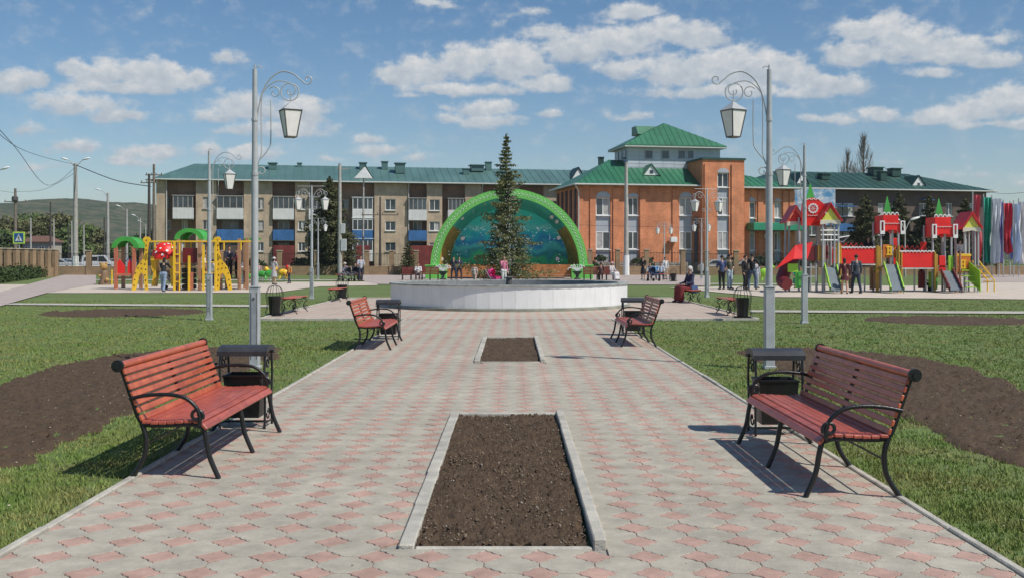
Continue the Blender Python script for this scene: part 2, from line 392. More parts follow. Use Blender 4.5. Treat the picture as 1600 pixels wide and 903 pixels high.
for (_, _, cx, cy, kind) in cells:
    poly = GR if kind else DM; r = .15 if kind else .112
    if cx-r > PX1 or cx+r < PX0 or cy+r > PLY0: continue
    if any(cx-r > a and cx+r < b_ and cy-r > c and cy+r < d for a, b_, c, d in PLANT): continue
    z = random.uniform(-.0018, .0012)
    whole = cx-r > PX0+.002 and cx+r < PX1-.002
    isnear = any(q[0]-r < cx < q[1]+r and q[2]-r < cy < q[3]+r for q in PLANT)
    if whole and not isnear and cnt[kind] < 300 and vis(cx, cy):
        o = link(('pink_paver', 'grey_paver')[kind], geo_me[kind], path, (cx, cy, z)); cnt[kind] += 1
        o.rotation_euler = (random.uniform(-.006,.006), random.uniform(-.006,.006), random.uniform(-.012,.012) + (random.randrange(4)*pi/2)); continue
    pl = poly; near = [q for q in PLANT if q[0]-r < cx < q[1]+r and q[2]-r < cy < q[3]+r]
    if not whole or near:
        pl = clipx([(cx+p[0], cy+p[1]) for p in poly], PX1-.003, 1); pl = clipx(pl, PX0+.003, -1)
        for a, b_, c, d in near:
            e = sorted([(abs(cy-c)+(9 if not a-.02 < cx < b_+.02 else 0), 0), (abs(cy-d)+(9 if not a-.02 < cx < b_+.02 else 0), 1), (abs(cx-a), 2), (abs(cx-b_), 3)])[0][1]
            if e == 2: pl = clipx(pl, a-.003, 1)
            elif e == 3: pl = clipx(pl, b_+.003, -1)
            else: pl = [(q[1], q[0]) for q in clipx([(q[1], q[0]) for q in pl], c-.003 if e == 0 else d+.003, 1 if e == 0 else -1)]
        if len(pl) < 3: continue
        pl = [(p[0]-cx, p[1]-cy) for p in pl]
    v_, f_ = paver_geo(pl, cx, cy, z); rest[kind].add(v_, f_)
tag(rest[0].build('pink_paver', M_pink, path), kind='stuff'); tag(rest[1].build('grey_paver', M_grey, path), kind='stuff')
def kerb_run(parent, p0, p1, w=.09, h0=-.10, h1=.035, piece=1.0, name='kerb_stone', m=None):
    p0 = Vector(p0); p1 = Vector(p1); d = p1-p0; Ltot = d.length; n = max(1, round(Ltot/piece)); l = Ltot/n; a = atan2(d.y, d.x)
    bb = MB(); bb.bbox(-l/2+.004, l/2-.004, -w/2, w/2, h0, h1, .008); me = bb.mesh(name, m or M_kerb)
    for i in range(n):
        c = p0+d*((i+.5)/n); o = link(name, me, parent, (c.x, c.y, random.uniform(-.006,.005)), a+random.uniform(-.006,.006))
kerb_run(path, (PX0-.028,3.2), (PX0-.028,PLY0), w=.054, h1=.018); kerb_run(path, (PX1+.028,3.2), (PX1+.028,PLY0), w=.054, h1=.018)
# plaza round the fountain
def checker_pave(name):
    m = mat(name, (.42,.38,.34), .88, .1, 2); t, bs = mnode(m)
    tcn = t.nodes.new('ShaderNodeNewGeometry'); mp = t.nodes.new('ShaderNodeMapping'); mp.inputs['Rotation'].default_value = (0,0,pi/4); mp.inputs['Location'].default_value = (.09,.1,0)
    t.links.new(tcn.outputs['Position'], mp.inputs[0]); ck = t.nodes.new('ShaderNodeTexChecker'); ck.inputs['Scale'].default_value = 1/.2121
    ck.inputs[1].default_value = (.48,.33,.26,1); ck.inputs[2].default_value = (.44,.41,.335,1); t.links.new(mp.outputs[0], ck.inputs[0])
    n = t.nodes.new('ShaderNodeTexNoise'); n.inputs['Scale'].default_value = 1.3; n.inputs['Detail'].default_value = 6; t.links.new(tcn.outputs['Position'], n.inputs['Vector'])
    mr = t.nodes.new('ShaderNodeMapRange'); mr.inputs[1].default_value = .3; mr.inputs[2].default_value = .7; mr.inputs[3].default_value = .85; mr.inputs[4].default_value = 1.1; t.links.new(n.outputs[0], mr.inputs[0])
    v_ = t.nodes.new('ShaderNodeVectorMath'); v_.operation = 'SCALE'; t.links.new(ck.outputs[0], v_.inputs[0]); t.links.new(mr.outputs[0], v_.inputs['Scale']); t.links.new(v_.outputs[0], bs.inputs['Base Color'])
    return m
M_chk = checker_pave('checker paving')
plaza = sheet('plaza', [(PL0,PLY0),(PL1,PLY0),(PL1,PLY1),(PL0,PLY1)], 0.0, M_chk)
for a, c in (((PL0-.05,PLY0-.05),(PX0-.09,PLY0-.05)), ((PX1+.09,PLY0-.05),(PL1+.05,PLY0-.05)), ((PL0-.05,PLY0),(PL0-.05,PLY1)), ((PL1+.05,PLY0),(PL1+.05,PLY1)), ((PL0,PLY1+.05),(PL1,PLY1+.05))):
    kerb_run(plaza, a, c, h1=.03)
back = sheet('stage_square', gp((590,444),(1062,445),(1110,447),(1110,431),(985,427),(560,427),(570,440)), .004, M_farpave)
sheet('playground_surface', gp((-60,474),(70,457.5),(430,457),(500,447.5),(590,445.5),(590,440),(450,440.5),(370,443),(152,444.5),(-60,444)), -.004, M_sand)
sheet('playground_surface', gp((1045,449.5),(1200,463.5),(1800,469),(1800,440),(1550,441),(1500,446),(1150,447)), -.002, M_sand)
sheet('path', gp((-40,490),(-40,466),(0,456),(106,428),(150,428),(150,443.5),(75,457),(25,471)), .006, M_farpave)
sheet('path', gp((1500,446),(1550,441),(1800,440),(1800,420),(1540,424),(1480,432)), .010, M_farpave)
sheet('path', gp((20,473.4),(420,476.2),(420,479.4),(8,475.8)), .002, M_kerb)
sheet('path', gp((1172,484.2),(1800,487),(1800,491),(1172,487.3)), .002, M_kerb)
sheet('path', gp((150,436.8),(600,437.2),(600,438.3),(150,437.9)), .002, M_kerb)
sheet('path', gp((1110,442.5),(1350,443.8),(1350,445.6),(1110,444)), .002, M_kerb)
sheet('road', [(-260,118),(-46,118),(-46,132),(-120,420),(-160,420),(-260,140)], .0, M_asph)

# soil: gridded, uneven
def soil_mesh(name, poly, step, amp, z, jag=.0, parent=None, loc=(0,0,0)):
    xs = [p[0] for p in poly]; ys = [p[1] for p in poly]
    gx = np.arange(min(xs)-.1, max(xs)+.1, step); gy = np.arange(min(ys)-.1, max(ys)+.1, step)
    X, Y = np.meshgrid(gx, gy); n, m = X.shape
    jx = jag*(np.sin(Y*4.3+2*np.sin(X*3.1))+.6*np.sin(Y*13+X*9)+.3*np.sin(X*31-Y*23)); jy = jag*(np.sin(X*4.7+2*np.sin(Y*2.9))+.5*np.sin(X*15-Y*8))
    ins = inpoly(X+jx, Y+jy, poly)
    h = RNG.random(X.shape)**3*amp + amp*.5*np.sin(X*7.1+1.3*np.sin(Y*3.3))*np.sin(Y*5.7)
    k = RNG.random(X.shape); h = h+np.where(k > .985, amp*1.0, 0)
    if jag:
        k_ = ins.astype(float)
        for _ in range(int(.34/step)): k_ = (k_+np.roll(k_,1,0)+np.roll(k_,-1,0)+np.roll(k_,1,1)+np.roll(k_,-1,1))/5
        ins = k_ > .06; k_ = np.clip(k_/.75, 0, 1); h = h*k_-.045*(1-k_)
    V = np.stack([X+RNG.uniform(-.3,.3,X.shape)*step, Y+RNG.uniform(-.3,.3,X.shape)*step, z+h], -1).reshape(-1, 3)
    idx = np.arange(n*m).reshape(n, m); cell = ins[:-1,:-1] & ins[1:,:-1] & ins[:-1,1:] & ins[1:,1:]
    a, b_, c, d = idx[:-1,:-1][cell], idx[:-1,1:][cell], idx[1:,1:][cell], idx[1:,:-1][cell]
    Fq = np.stack([a, b_, c, d], -1)
    return link(name, np_mesh(name, V, Fq, M_soil, 4), parent, loc)
for k, (x0, x1, y0, y1) in enumerate(PLANT):
    pl = thing('planting_bed', ('long bare earth bed with pale kerb in the near middle of the path', 'shorter looking bare earth bed with pale kerb, farther up the path towards the fountain')[k], 'flower bed', ((x0+x1)/2, y0, 0), group='kerbed earth beds in the path')
    w = x1-x0; l = y1-y0
    soil_mesh('soil', [(-w/2+.08,.03),(w/2-.08,.03),(w/2-.08,l-.08),(-w/2+.08,l-.08)], .016 if k == 0 else .035, .032, -.006, parent=pl)
    kerb_run(pl, (-w/2+.045, 0), (-w/2+.045, l), h1=.03); kerb_run(pl, (w/2-.037, 0), (w/2-.037, l), w=.075, h1=.055)
    kerb_run(pl, (-w/2+.091, .022), (w/2-.076, .022), w=.042, h1=.012); kerb_run(pl, (-w/2+.091, l-.045), (w/2-.076, l-.045), h1=.035)
bedR = [(3.95,18.0),(4.3,18.7),(4.9,19.0),(5.85,18.6),(6.6,17.4),(6.9,15.8),(6.55,13.3),(6.25,12.4),(6.15,10.5),(5.8,8.6),(5.0,7.4),(4.1,7.6),(3.95,8.8),(4.12,10.65),(3.95,14)]
bedL = [(-4.3,18.9),(-5.2,19.1),(-6.6,18.0),(-7.0,15.8),(-6.7,13.4),(-6.3,11.6),(-6.2,9.8),(-5.6,8.1),(-4.6,7.5),(-3.95,8.2),(-4.1,10.65),(-3.9,14),(-3.95,17.4)]
def ellp(cx, cy, rx, ry, n=26): return [(cx+rx*cos(2*pi*i/n), cy+ry*sin(2*pi*i/n)) for i in range(n)]
bedF = ellp(-11.7, 31.0, 2.4, 2.3); bedG = ellp(11.6, 27.2, 2.2, 1.9)
for nm, bd, st in (('soil', bedR, .035), ('soil', bedL, .035), ('soil', bedF, .08), ('soil', bedG, .08)):
    tag(soil_mesh(nm, bd, st, .035, -.018, jag=.055), kind='structure')

# grass blades over the lawns
def grass(name, n, yr, xr, h, w, seed, clump=3):
    rg = np.random.default_rng(seed)
    t = rg.random(n); Y = yr[0]*(yr[1]/yr[0])**t        # denser near the camera
    X = rg.uniform(-1, 1, n)*(Y*.54+.4)
    side = X > 0
    ok = ((X > PX1+.10) | (X < PX0-.10))
    ok &= ~((Y > PLY0-.15) & (X > PL0-.12) & (X < PL1+.12))
    for bd in (bedR, bedL, bedF, bedG): ok &= ~inpoly(X+rg.normal(0,.13,n), Y+rg.normal(0,.13,n), bd)
    for q in (((20,473.4),(420,476.2),(420,479.4),(8,475.8)),((1172,484.2),(1800,487),(1800,491),(1172,487.3)),((-60,474),(70,457.5),(430,457),(500,447.5),(590,445.5),(590,440),(-60,440)),((-40,492),(-40,440),(150,428),(150,443.5),(75,457),(25,471)),((1045,449.5),(1200,463.5),(1800,469),(1800,440),(1150,444))): ok &= ~inpoly(X, Y, gp(*q))
    edge = np.minimum(np.abs(X-PX1), np.abs(X-PX0)); ok &= ~((edge < .5) & (rg.random(n) < .55*(1-edge/.5)*(Y < 26))); ok &= ~((np.sin(X*3.1+np.sin(Y*2.3)*1.7)*np.sin(Y*2.7+X*.8) > .72) & (rg.random(n) < .6))
    patch = np.sin(X*1.7+np.sin(Y*.9)*2)*np.sin(Y*1.1+X*.6)+rg.normal(0,.5,n)
    ok &= patch > -1.15
    ok &= (np.abs(X) < 30) 
    X = X[ok]; Y = Y[ok]; n = len(X)
    k = clump; X = np.repeat(X, k)+rg.normal(0, .012, n*k); Y = np.repeat(Y, k)+rg.normal(0, .012, n*k); n = len(X)
    a = rg.uniform(0, 2*pi, n); sc = 1+np.clip((Y-8)/14, 0, 2.2); hh = h*rg.uniform(.4, 1.25, n)*(.72+.55*np.clip(np.sin(X*2.3+np.sin(Y*1.7)*2)*np.sin(Y*2.1+X),0,1))*np.where(rg.random(n) > .985, 1.8, 1)*(1-.35*np.clip((Y-15)/20,0,1)); ww = w*rg.uniform(.6, 1.3, n)*sc
    lean = rg.normal(0, .45, (n, 2))*hh[:, None]
    V = np.zeros((n, 3, 3)); z0 = -.03
    V[:, 0] = np.stack([X-np.cos(a)*ww/2, Y-np.sin(a)*ww/2, np.full(n, z0)], -1)
    V[:, 1] = np.stack([X+np.cos(a)*ww/2, Y+np.sin(a)*ww/2, np.full(n, z0)], -1)
    V[:, 2] = np.stack([X+lean[:, 0], Y+lean[:, 1], z0+hh], -1)
    me = np_mesh(name, V.reshape(-1, 3), np.arange(n*3).reshape(n, 3), M_blade)
    return tag(link(name, me), kind='stuff', label='short spring grass growing on the lawns either side of the path', cat='grass')
grass('grass', 175000, (5.2, 40), None, .042, .0095, 3)

# clods, stones and straw on the soil; pale litter in the lawn
def scatter(name, polys, n, r0, r1, m, z, label=None, cat=None, parent=None, flat=1.0):
    rg = np.random.default_rng(n); V = []; Fc = []; k = 0
    for poly, w in polys:
        xs = [p[0] for p in poly]; ys = [p[1] for p in poly]; q = int(n*w*2.2)
        X = rg.uniform(min(xs), max(xs), q); Y = rg.uniform(min(ys), max(ys), q); ok = inpoly(X, Y, poly); X = X[ok][:int(n*w)]; Y = Y[ok][:int(n*w)]
        for x, y in zip(X, Y):
            r = r0+(r1-r0)*rg.random()**2.5; a = rg.uniform(0, 6.28); c, s_ = cos(a)*r, sin(a)*r; zz_ = z+rg.uniform(-.2,.6)*r
            V += [(x+c,y+s_,zz_),(x-s_*.8,y+c*.8,zz_),(x-c*.9,y-s_*.9,zz_),(x+s_,y-c,zz_),(x,y,zz_+r*.8*flat),(x,y,zz_-r)]; Fc += [(k,k+1,k+4),(k+1,k+2,k+4),(k+2,k+3,k+4),(k+3,k,k+4),(k,k+5,k+1),(k+1,k+5,k+2),(k+2,k+5,k+3),(k+3,k+5,k)]; k += 6
    return tag(link(name, np_mesh(name, V, Fc, m), parent), label, cat, kind='stuff')
M_clod = mat('dry soil clod', (.17,.125,.085), .95, .35, 9); M_stone = mat('pale pebble', (.36,.33,.28), .9, .3, 9)
PB = [[(a+.1,c+.06),(b_-.09,c+.06),(b_-.09,d-.1),(a+.1,d-.1)] for a, b_, c, d in PLANT]
scatter('soil_clods', [(PB[0],.5),(PB[1],.1),(bedL,.2),(bedR,.2)], 5200, .004, .014, M_clod, .008, 'dry clods lying on the tilled soil of the earth beds', 'soil clods')
scatter('pebbles', [(PB[0],.4),(PB[1],.1),(bedL,.25),(bedR,.25)], 420, .004, .012, M_stone, .012, 'pale pebbles scattered over the tilled earth beds', 'pebbles')
scatter('lawn_litter', [([(-9,6),(PX0-.1,6),(PX0-.1,26),(-14,26)],.5),([(9,6),(PX1+.1,6),(PX1+.1,26),(14,26)],.5)], 1500, .006, .016, mat('dry straw litter', (.50,.46,.32), .9, .2, 9), .004, 'dry pale straw and leaf litter scattered in the lawns', 'litter', flat=.3)
scatter('path_grit', [([(PX0,5),(PX1,5),(PX1,26),(PX0,26)],1)], 900, .002, .007, mat('grit on paving', (.20,.17,.13), .9, .3, 9), .001, 'grit and crumbs of soil lying on the paved path', 'grit', flat=.5)
# ------------------------------------------------------------------ buildings
M_tan = brick_mat('tan brick', (.56,.425,.29), (.47,.36,.245), (.50,.42,.33))
M_brown = brick_mat('brown shaded loggia brick', (.34,.215,.15), (.28,.175,.12), (.28,.21,.16))  # shade of the recessed bays is put into this darker, redder brick
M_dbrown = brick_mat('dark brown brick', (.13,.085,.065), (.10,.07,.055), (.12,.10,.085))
M_orange = brick_mat('orange brick', (.76,.255,.10), (.62,.195,.075), (.58,.36,.24))
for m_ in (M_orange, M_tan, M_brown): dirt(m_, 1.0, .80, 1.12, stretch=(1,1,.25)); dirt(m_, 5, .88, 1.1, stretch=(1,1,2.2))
M_roofA = mat('teal green metal roof', (.095,.185,.172), .45, .10, .35, col2=(.075,.155,.143), metal=.0)
M_roofB = mat('dark green metal roof', (.022,.075,.058), .5, .15, .4)
M_roofC = mat('green metal roof', (.035,.165,.085), .42, .10, .5)
for m_ in (M_roofA, M_roofB, M_roofC): dirt(m_, .5, .82, 1.12, stretch=(1,.3,1))
M_trim = mat('pale gutter trim', (.55,.55,.52), .6, .06, 3)
M_frame = mat('white window frame', (.75,.75,.73), .4, .03, 5)
M_dframe = mat('weathered window frame', (.42,.39,.35), .6, .12, 5)
M_blue = mat('blue balcony sheet', (.045,.15,.36), .5, .15, 1.3)
M_wpan = mat('white balcony sheet', (.66,.66,.64), .6, .06, 1.1)
M_red = mat('dark red garage sheet', (.20,.035,.03), .6, .2, 1)
M_gpan = mat('grey blue facade panel', (.40,.43,.47), .55, .06, 1)
M_stone = mat('rubble stone plinth', (.36,.31,.26), .9, .3, 2.5, bump=.6, bscale=8)
M_siding = mat('pale grey siding', (.50,.54,.58), .6, .06, .8)
M_curtain = mat('pale curtain', (.42,.42,.40), .9, .15, 3)

class Fac:
    """a facade: origin O on the ground, heading th along its length; px->local x and z"""
    def __init__(s, O, th): s.O = O; s.th = th; s.d = (cos(th), sin(th)); s.n = (-sin(th), cos(th))
    def s(s, px, dep=0.0):
        k = (px-800)/F; ox = s.O[0]+s.n[0]*dep; oy = s.O[1]+s.n[1]*dep
        return (k*oy-ox)/(s.d[0]-k*s.d[1])
    def z(s, px, py, dep=0.0):
        D = s.O[1]+s.n[1]*dep+s.s(px, dep)*s.d[1]; return CAMZ+(HOR-py)*D/F
def wall_holes(b, x0, x1, z0, z1, y, holes, rev=.18, flip=1):
    xs = sorted({x0, x1, *[h[0] for h in holes], *[h[1] for h in holes]}); zs = sorted({z0, z1, *[h[2] for h in holes], *[h[3] for h in holes]})
    xs = [x for x in xs if x0 <= x <= x1]; zs = [z for z in zs if z0 <= z <= z1]
    for i in range(len(xs)-1):
        for j in range(len(zs)-1):
            cx, cz = (xs[i]+xs[i+1])/2, (zs[j]+zs[j+1])/2
            if any(h[0] < cx < h[1] and h[2] < cz < h[3] for h in holes): continue
            b.face([(xs[i], y, zs[j]), (xs[i+1], y, zs[j]), (xs[i+1], y, zs[j+1]), (xs[i], y, zs[j+1])])
    for h in holes:
        a, c, e, g = h[:4]; Y = y+rev
        b.face([(a,y,e),(a,Y,e),(a,Y,g),(a,y,g)]); b.face([(c,y,e),(c,y,g),(c,Y,g),(c,Y,e)])
        b.face([(a,y,e),(c,y,e),(c,Y,e),(a,Y,e)]); b.face([(a,y,g),(a,Y,g),(c,Y,g),(c,y,g)])
def window(par, x0, x1, z0, z1, y, nv=1, fr=.07, m=None, sill=True, nh=0, curtain=None, arch=False):
    """frame (part) with panes (sub-parts), set back in the opening at depth y"""
    b = MB(); w = x1-x0; m = m or M_frame
    b.box(x0, x1, y-.05, y+.03, z0, z0+fr); b.box(x0, x1, y-.05, y+.03, z1-fr, z1)
    b.box(x0, x0+fr, y-.05, y+.03, z0+fr, z1-fr); b.box(x1-fr, x1, y-.05, y+.03, z0+fr, z1-fr)
    for i in range(nv):
        c = x0+w*(i+1)/(nv+1); b.box(c-fr*.5, c+fr*.5, y-.045, y+.028, z0+fr, z1-fr)
    if nh: b.box(x0+fr, x1-fr, y-.04, y+.026, z1-(z1-z0)*.32-fr*.4, z1-(z1-z0)*.32+fr*.4)
    if sill: b.box(x0-.06, x1+.06, y-.26, y-.052, z0-.07, z0-.01)
    f = b.build('window', m, par)
    for i in range(nv+1):
        a = x0+w*i/(nv+1)+fr*.5; c = x0+w*(i+1)/(nv+1)-fr*.5
        p = MB(); p.box(a, c, y-.012, y+.008, z0+fr*.6, z1-fr*.6)
        mm = M_curtain if (curtain and random.random() < curtain) else M_glass
        p.build('pane', mm, f)
    return f
def hip_roof(b, x0, x1, y0, y1, z0, zr, hipL=None, hipR=None, th=.12, seams=0, gable=(0,0)):
    ym = (y0+y1)/2; hl = (y1-y0)/2 if hipL is None else hipL; hr = (y1-y0)/2 if hipR is None else hipR
    A = (x0,y0,z0); B = (x1,y0,z0); C_ = (x1,y1,z0); D = (x0,y1,z0); R0 = (x0+hl,ym,zr); R1 = (x1-hr,ym,zr)
    b.face([A,B,R1,R0]); b.face([C_,D,R0,R1]); b.face([D,A,R0]); b.face([B,C_,R1])
    dn = lambda p: (p[0],p[1],p[2]-th)
    for p, q in ((A,B),(B,C_),(C_,D),(D,A)): b.face([dn(p),dn(q),q,p])
    b.face([dn(A),dn(D),dn(C_),dn(B)])
    if seams:
        n = int((x1-x0)/seams)
        for i in range(1, n):
            x = x0+i*seams
            t = min(1, (x-x0)/max(hl,.01), (x1-x)/max(hr,.01)); 
            p = Vector((x,y0,z0+.0)); q = Vector((x,y0+(ym-y0)*t,z0+(zr-z0)*t)); b.tube([p+Vector((0,0,.02)), q+Vector((0,0,.02))], .028, 4, cap=False)
def dormer(par, x, y, z, w, h, d, roofm, nm='dormer'):
    b = MB(); b.mat(0).prism([(x-w*.42,z),(x+w*.42,z),(x,z+h*.88)], y, y+d)
    b.mat(1)
    for s_ in (-1, 1):
        b.add([(x+s_*w*.5,y-.15,z-.05),(x,y-.15,z+h),(x,y+d,z+h),(x+s_*w*.5,y+d,z-.05),(x+s_*w*.5,y-.15,z-.13),(x,y-.15,z+h-.09),(x,y+d,z+h-.09),(x+s_*w*.5,y+d,z-.13)],
              [(0,1,2,3),(4,5,6,7),(0,1,5,4),(0,3,7,4)])
    b.mat(2).box(x-.18, x+.18, y-.03, y+.02, z+.15, z+.5)
    return b.build(nm, [M_white, roofm, M_glass], par)
def vent(par, x, y, z, w=.6, h=.9, m=None, nm='roof_vent'):
    b = MB(); b.box(x-w/2, x+w/2, y-w/2, y+w/2, z, z+h); b.box(x-w*.62, x+w*.62, y-w*.62, y+w*.62, z+h+.001, z+h+.1)
    return b.build(nm, m or M_roofB, par)

# ---------- long three-storey apartment building on the left
FA = Fac((-38.9,112), radians(11.0)); LA = FA.s(908); ZE = 10.15
A = thing('apartment_building', 'long three storey tan brick apartment block with teal metal roof and blue and white balconies', 'apartment building', (FA.O[0],FA.O[1],0), FA.th)
RB = 1.15     # loggia bays lie this much behind the projecting bays
tan = [(244,259),(306,338),(381,425.5),(461,482),(585,637),(667,691),(727,752),(788,812),(850,908)]
holesP = {}; winP = []
def fx(px): return FA.s(px)
def fz(py, px=420, dep=0): return FA.z(px, py, dep)
ZW = [(fz(326.5,330),fz(308.5,330)), (fz(359.5,330),fz(344.5,330)), (fz(393,330),fz(378.5,330))]
wsx = {306:(317,328), 381:(401,412), 461:(466,477), 585:(602,618), 667:(671,687), 727:(733,747), 788:(793,807), 850:(858,872)}
for a, c in tan:
    wb = MB()
    x0, x1 = fx(a), fx(c); hs = []
    wl = [wsx[a]] if a in wsx else []
    if a == 850: wl.append((884,898))
    for w0, w1 in wl:
        for z0, z1 in ZW: hs.append((fx(w0), fx(w1), z0, z1))
    wall_holes(wb, x0, x1, 0, ZE-.12, 0, hs)
    wb.face([(x0,0,0),(x0,RB,0),(x0,RB,ZE-.12),(x0,0,ZE-.12)]); wb.face([(x1,0,0),(x1,0,ZE-.12),(x1,RB,ZE-.12),(x1,RB,0)])
    for h in hs: winP.append(h)
    wb.build('wall', M_tan, A)
for h in winP: window(A, *h, .14, nv=1 if h[1]-h[0] < 1.3 else 2, m=M_frame if random.random() < .6 else M_dframe, curtain=.2)
# recessed bays
rec = [(259,306,(270,303)),(338,381,(338.5,381)),(425.5,461,(426,460)),(482,585,(550,583)),(637,667,(637.5,667)),(691,727,(699,725)),(752,788,(757,786)),(812,850,(815,848))]
balc = []
RW = {259:[(257.5,267),(284,293)], 482:[(487,500),(532,545),(556,577)]}
allh = []
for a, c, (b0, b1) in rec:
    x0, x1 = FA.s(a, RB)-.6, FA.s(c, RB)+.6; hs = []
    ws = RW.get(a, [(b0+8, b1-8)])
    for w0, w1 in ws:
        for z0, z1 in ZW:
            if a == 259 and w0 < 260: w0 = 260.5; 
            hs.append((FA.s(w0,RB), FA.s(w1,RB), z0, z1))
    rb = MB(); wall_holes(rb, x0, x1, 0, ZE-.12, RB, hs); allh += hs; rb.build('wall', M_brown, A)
for h in allh: window(A, *h, RB+.14, nv=1, sill=False, curtain=.3, m=M_dframe if random.random() < .5 else M_frame)
def balcony(par, px0, px1, floor, panel, glazed, fac=FA, yout=-.35, yin=RB, nv=4, mf=None):
    x0, x1 = fac.s(px0)+.05, fac.s(px1)-.05
    zt = [fac.z(330,326,0), fac.z(330,359,0), fac.z(330,392,0)][floor]; ph = 1.12
    b = MB(); b.bbox(x0, x1, yout, yin-.02, zt-ph-.14, zt-ph, .02); r = b.build('balcony', M_conc, par)
    b = MB(); b.box(x0, x1, yout-.04, yout-.004, zt-ph-.05, zt); b.box(x0-.02, x0+.02, yout+.002, yin-.02, zt-ph, zt); b.box(x1-.02, x1+.02, yout+.002, yin-.02, zt-ph, zt)
    n = int((x1-x0)/.4)
    for i in range(n+1): x = x0+(x1-x0)*i/n; b.box(x-.012, x+.012, yout-.055, yout-.041, zt-ph-.03, zt-.02)
    b.build('balcony_panel', panel, r)
    if glazed:
        top = zt+1.35; b = MB(); mf = mf or M_dframe
        b.box(x0, x1, yout-.03, yout+.03, zt+.002, zt+.07); b.box(x0, x1, yout-.03, yout+.03, top-.08, top)
        for i in range(nv+1):
            x = x0+(x1-x0)*i/nv; x = min(max(x, x0+.035), x1-.035); b.box(x-.035, x+.035, yout-.025, yout+.025, zt+.071, top-.081)
        b.build('balcony_frame', mf, r)
        b = MB(); b.box(x0+.04, x1-.04, yout-.004, yout+.004, zt+.07, top-.08); b.build('balcony_glass', M_glass, r)
        b = MB(); b.box(x0-.1, x1+.1, yout-.1, yin-.03, top+.002, top+.06); b.build('balcony_roof', mf, r)
M_rb = mat('rusty balcony sheet', (.30,.06,.05), .6, .2, 2)
balcony(A, 270,303, 0, M_wpan, True); balcony(A, 338.5,381, 0, M_wpan, True); balcony(A, 338.5,381, 1, M_blue, False)
balcony(A, 426,460, 0, M_wpan, True); balcony(A, 426,460, 1, M_blue, False)
balcony(A, 482,508, 0, M_wpan, True); balcony(A, 482,508, 1, M_blue, False)
balcony(A, 550,583, 0, M_wpan, True, mf=M_frame); balcony(A, 550,583, 1, M_blue, True, mf=M_frame); balcony(A, 550,583, 2, M_wpan, True, mf=M_frame)
balcony(A, 637.5,667, 0, M_wpan, True); balcony(A, 637.5,667, 1, M_blue, False)
balcony(A, 699,725, 0, M_wpan, True); balcony(A, 757,786, 0, M_wpan, True); balcony(A, 815,848, 0, M_wpan, True); balcony(A, 815,848, 1, M_blue, False)
for a, c in ((427,460),(640,678),(346,380),(494,515),(556,577)):
    b = MB(); x0, x1 = fx(a), fx(c); b.box(x0, x1, -.5, RB-.2, 0, fz(384,a)); n = int((x1-x0)/.3)
    for i in range(n): b.box(x0+.15+i*.3, x0+.19+i*.3, -.53, -.501, .1, fz(385,a))
    b.build('ground_floor_lean_to', M_red if a != 346 else M_dbrown, A)
b = MB(); b.box(0, .02, RB, 11, 0, ZE-.12); b.box(0.03, LA, 10.98, 11, 0, ZE-.12); b.box(LA-.02, LA, RB, 10.97, 0, ZE-.12); b.build('end_wall', M_tan, A)
b = MB(); hip_roof(b, -.6, LA+6, -.62, 11.6, ZE, ZE+2.25, hipL=4.0, hipR=3, seams=.9); b.build('roof', M_roofA, A)
b = MB(); b.tube([(-.6,-.7,ZE-.03),(LA+5,-.7,ZE-.03)], .075, 6); b.tube([(-.62,-.7,ZE-.03),(-.62,11.6,ZE-.03)], .075, 6)
for px in (259,482,637,752): 
    x = fx(px); b.tube([(x+.1,-.68,ZE-.05),(x+.1,-.1,ZE-.55),(x+.1,-.1,.3)], .055, 5)
b.build('gutter', M_trim, A)
def roofz(y, ze, zr, y0, y1): return ze+(zr-ze)*min(1, (y-y0)/((y1-y0)/2))
for px, dep, w, h in ((426,4,.9,.9),(567,4.5,.8,1.0),(601,4.6,.7,1.2),(625,3.2,1.1,1.5),(728,3,.7,.9),(745,4.5,1.5,.9),(763,4.9,.7,1.3),(468,5,.5,.6)):
    vent(A, FA.s(px,dep), dep, roofz(dep,ZE,ZE+2.25,-.62,11.6)-.1, w, h*.75, M_roofA)
dormer(A, FA.s(570,1.5), .9, ZE+.55, 1.9, 1.5, 3, M_roofB); dormer(A, FA.s(902,1.5), .9, ZE+.55, 2.2, 1.7, 3, M_roofB)

# ---------- dark apartment building on the right
FB = Fac((38.0,126.5), radians(13.0)); LB = FB.s(1541); ZB = 10.1
B_ = thing('apartment_building', 'dark brick apartment block with dark green hipped roof behind the castle play structure', 'apartment building', (FB.O[0],FB.O[1],0), FB.th)
holes = []
for a, c in ((1262,1276),(1300,1316),(1318,1334),(1372,1386),(1390,1400),(1436,1452),(1478,1488),(1508,1520)):
    for t_, b_2 in ((318,338),(350,368),(380,396)): holes.append((FB.s(a), FB.s(c), FB.z(a,b_2), FB.z(a,t_)))
b = MB(); wall_holes(b, -8, LB, 0, ZB-.12, 0, holes); b.face([(LB,0,0),(LB,12,0),(LB,12,ZB-.12),(LB,0,ZB-.12)]); b.face([(-8,12,0),(-8,0,0),(-8,0,ZB-.12),(-8,12,ZB-.12)]); b.face([(-8,12,0),(LB,12,0),(LB,12,ZB-.12),(-8,12,ZB-.12)])
b.build('wall', M_dbrown, B_)  # brown wall, with the shade of the trees also put into its dark colour
for h in holes: window(B_, *h, .14, nv=1, curtain=.25)
for a, c, t_ in ((1300,1332,350),(1436,1452,340),(1390,1402,345)):
    b = MB(); b.box(FB.s(a), FB.s(c), -1.0, -.02, FB.z(a,t_+12), FB.z(a,t_)); b.box(FB.s(a), FB.s(c), -1.1, -.02, FB.z(a,t_-26)+.02, FB.z(a,t_-26)+.12); b.build('balcony', M_blue, B_)
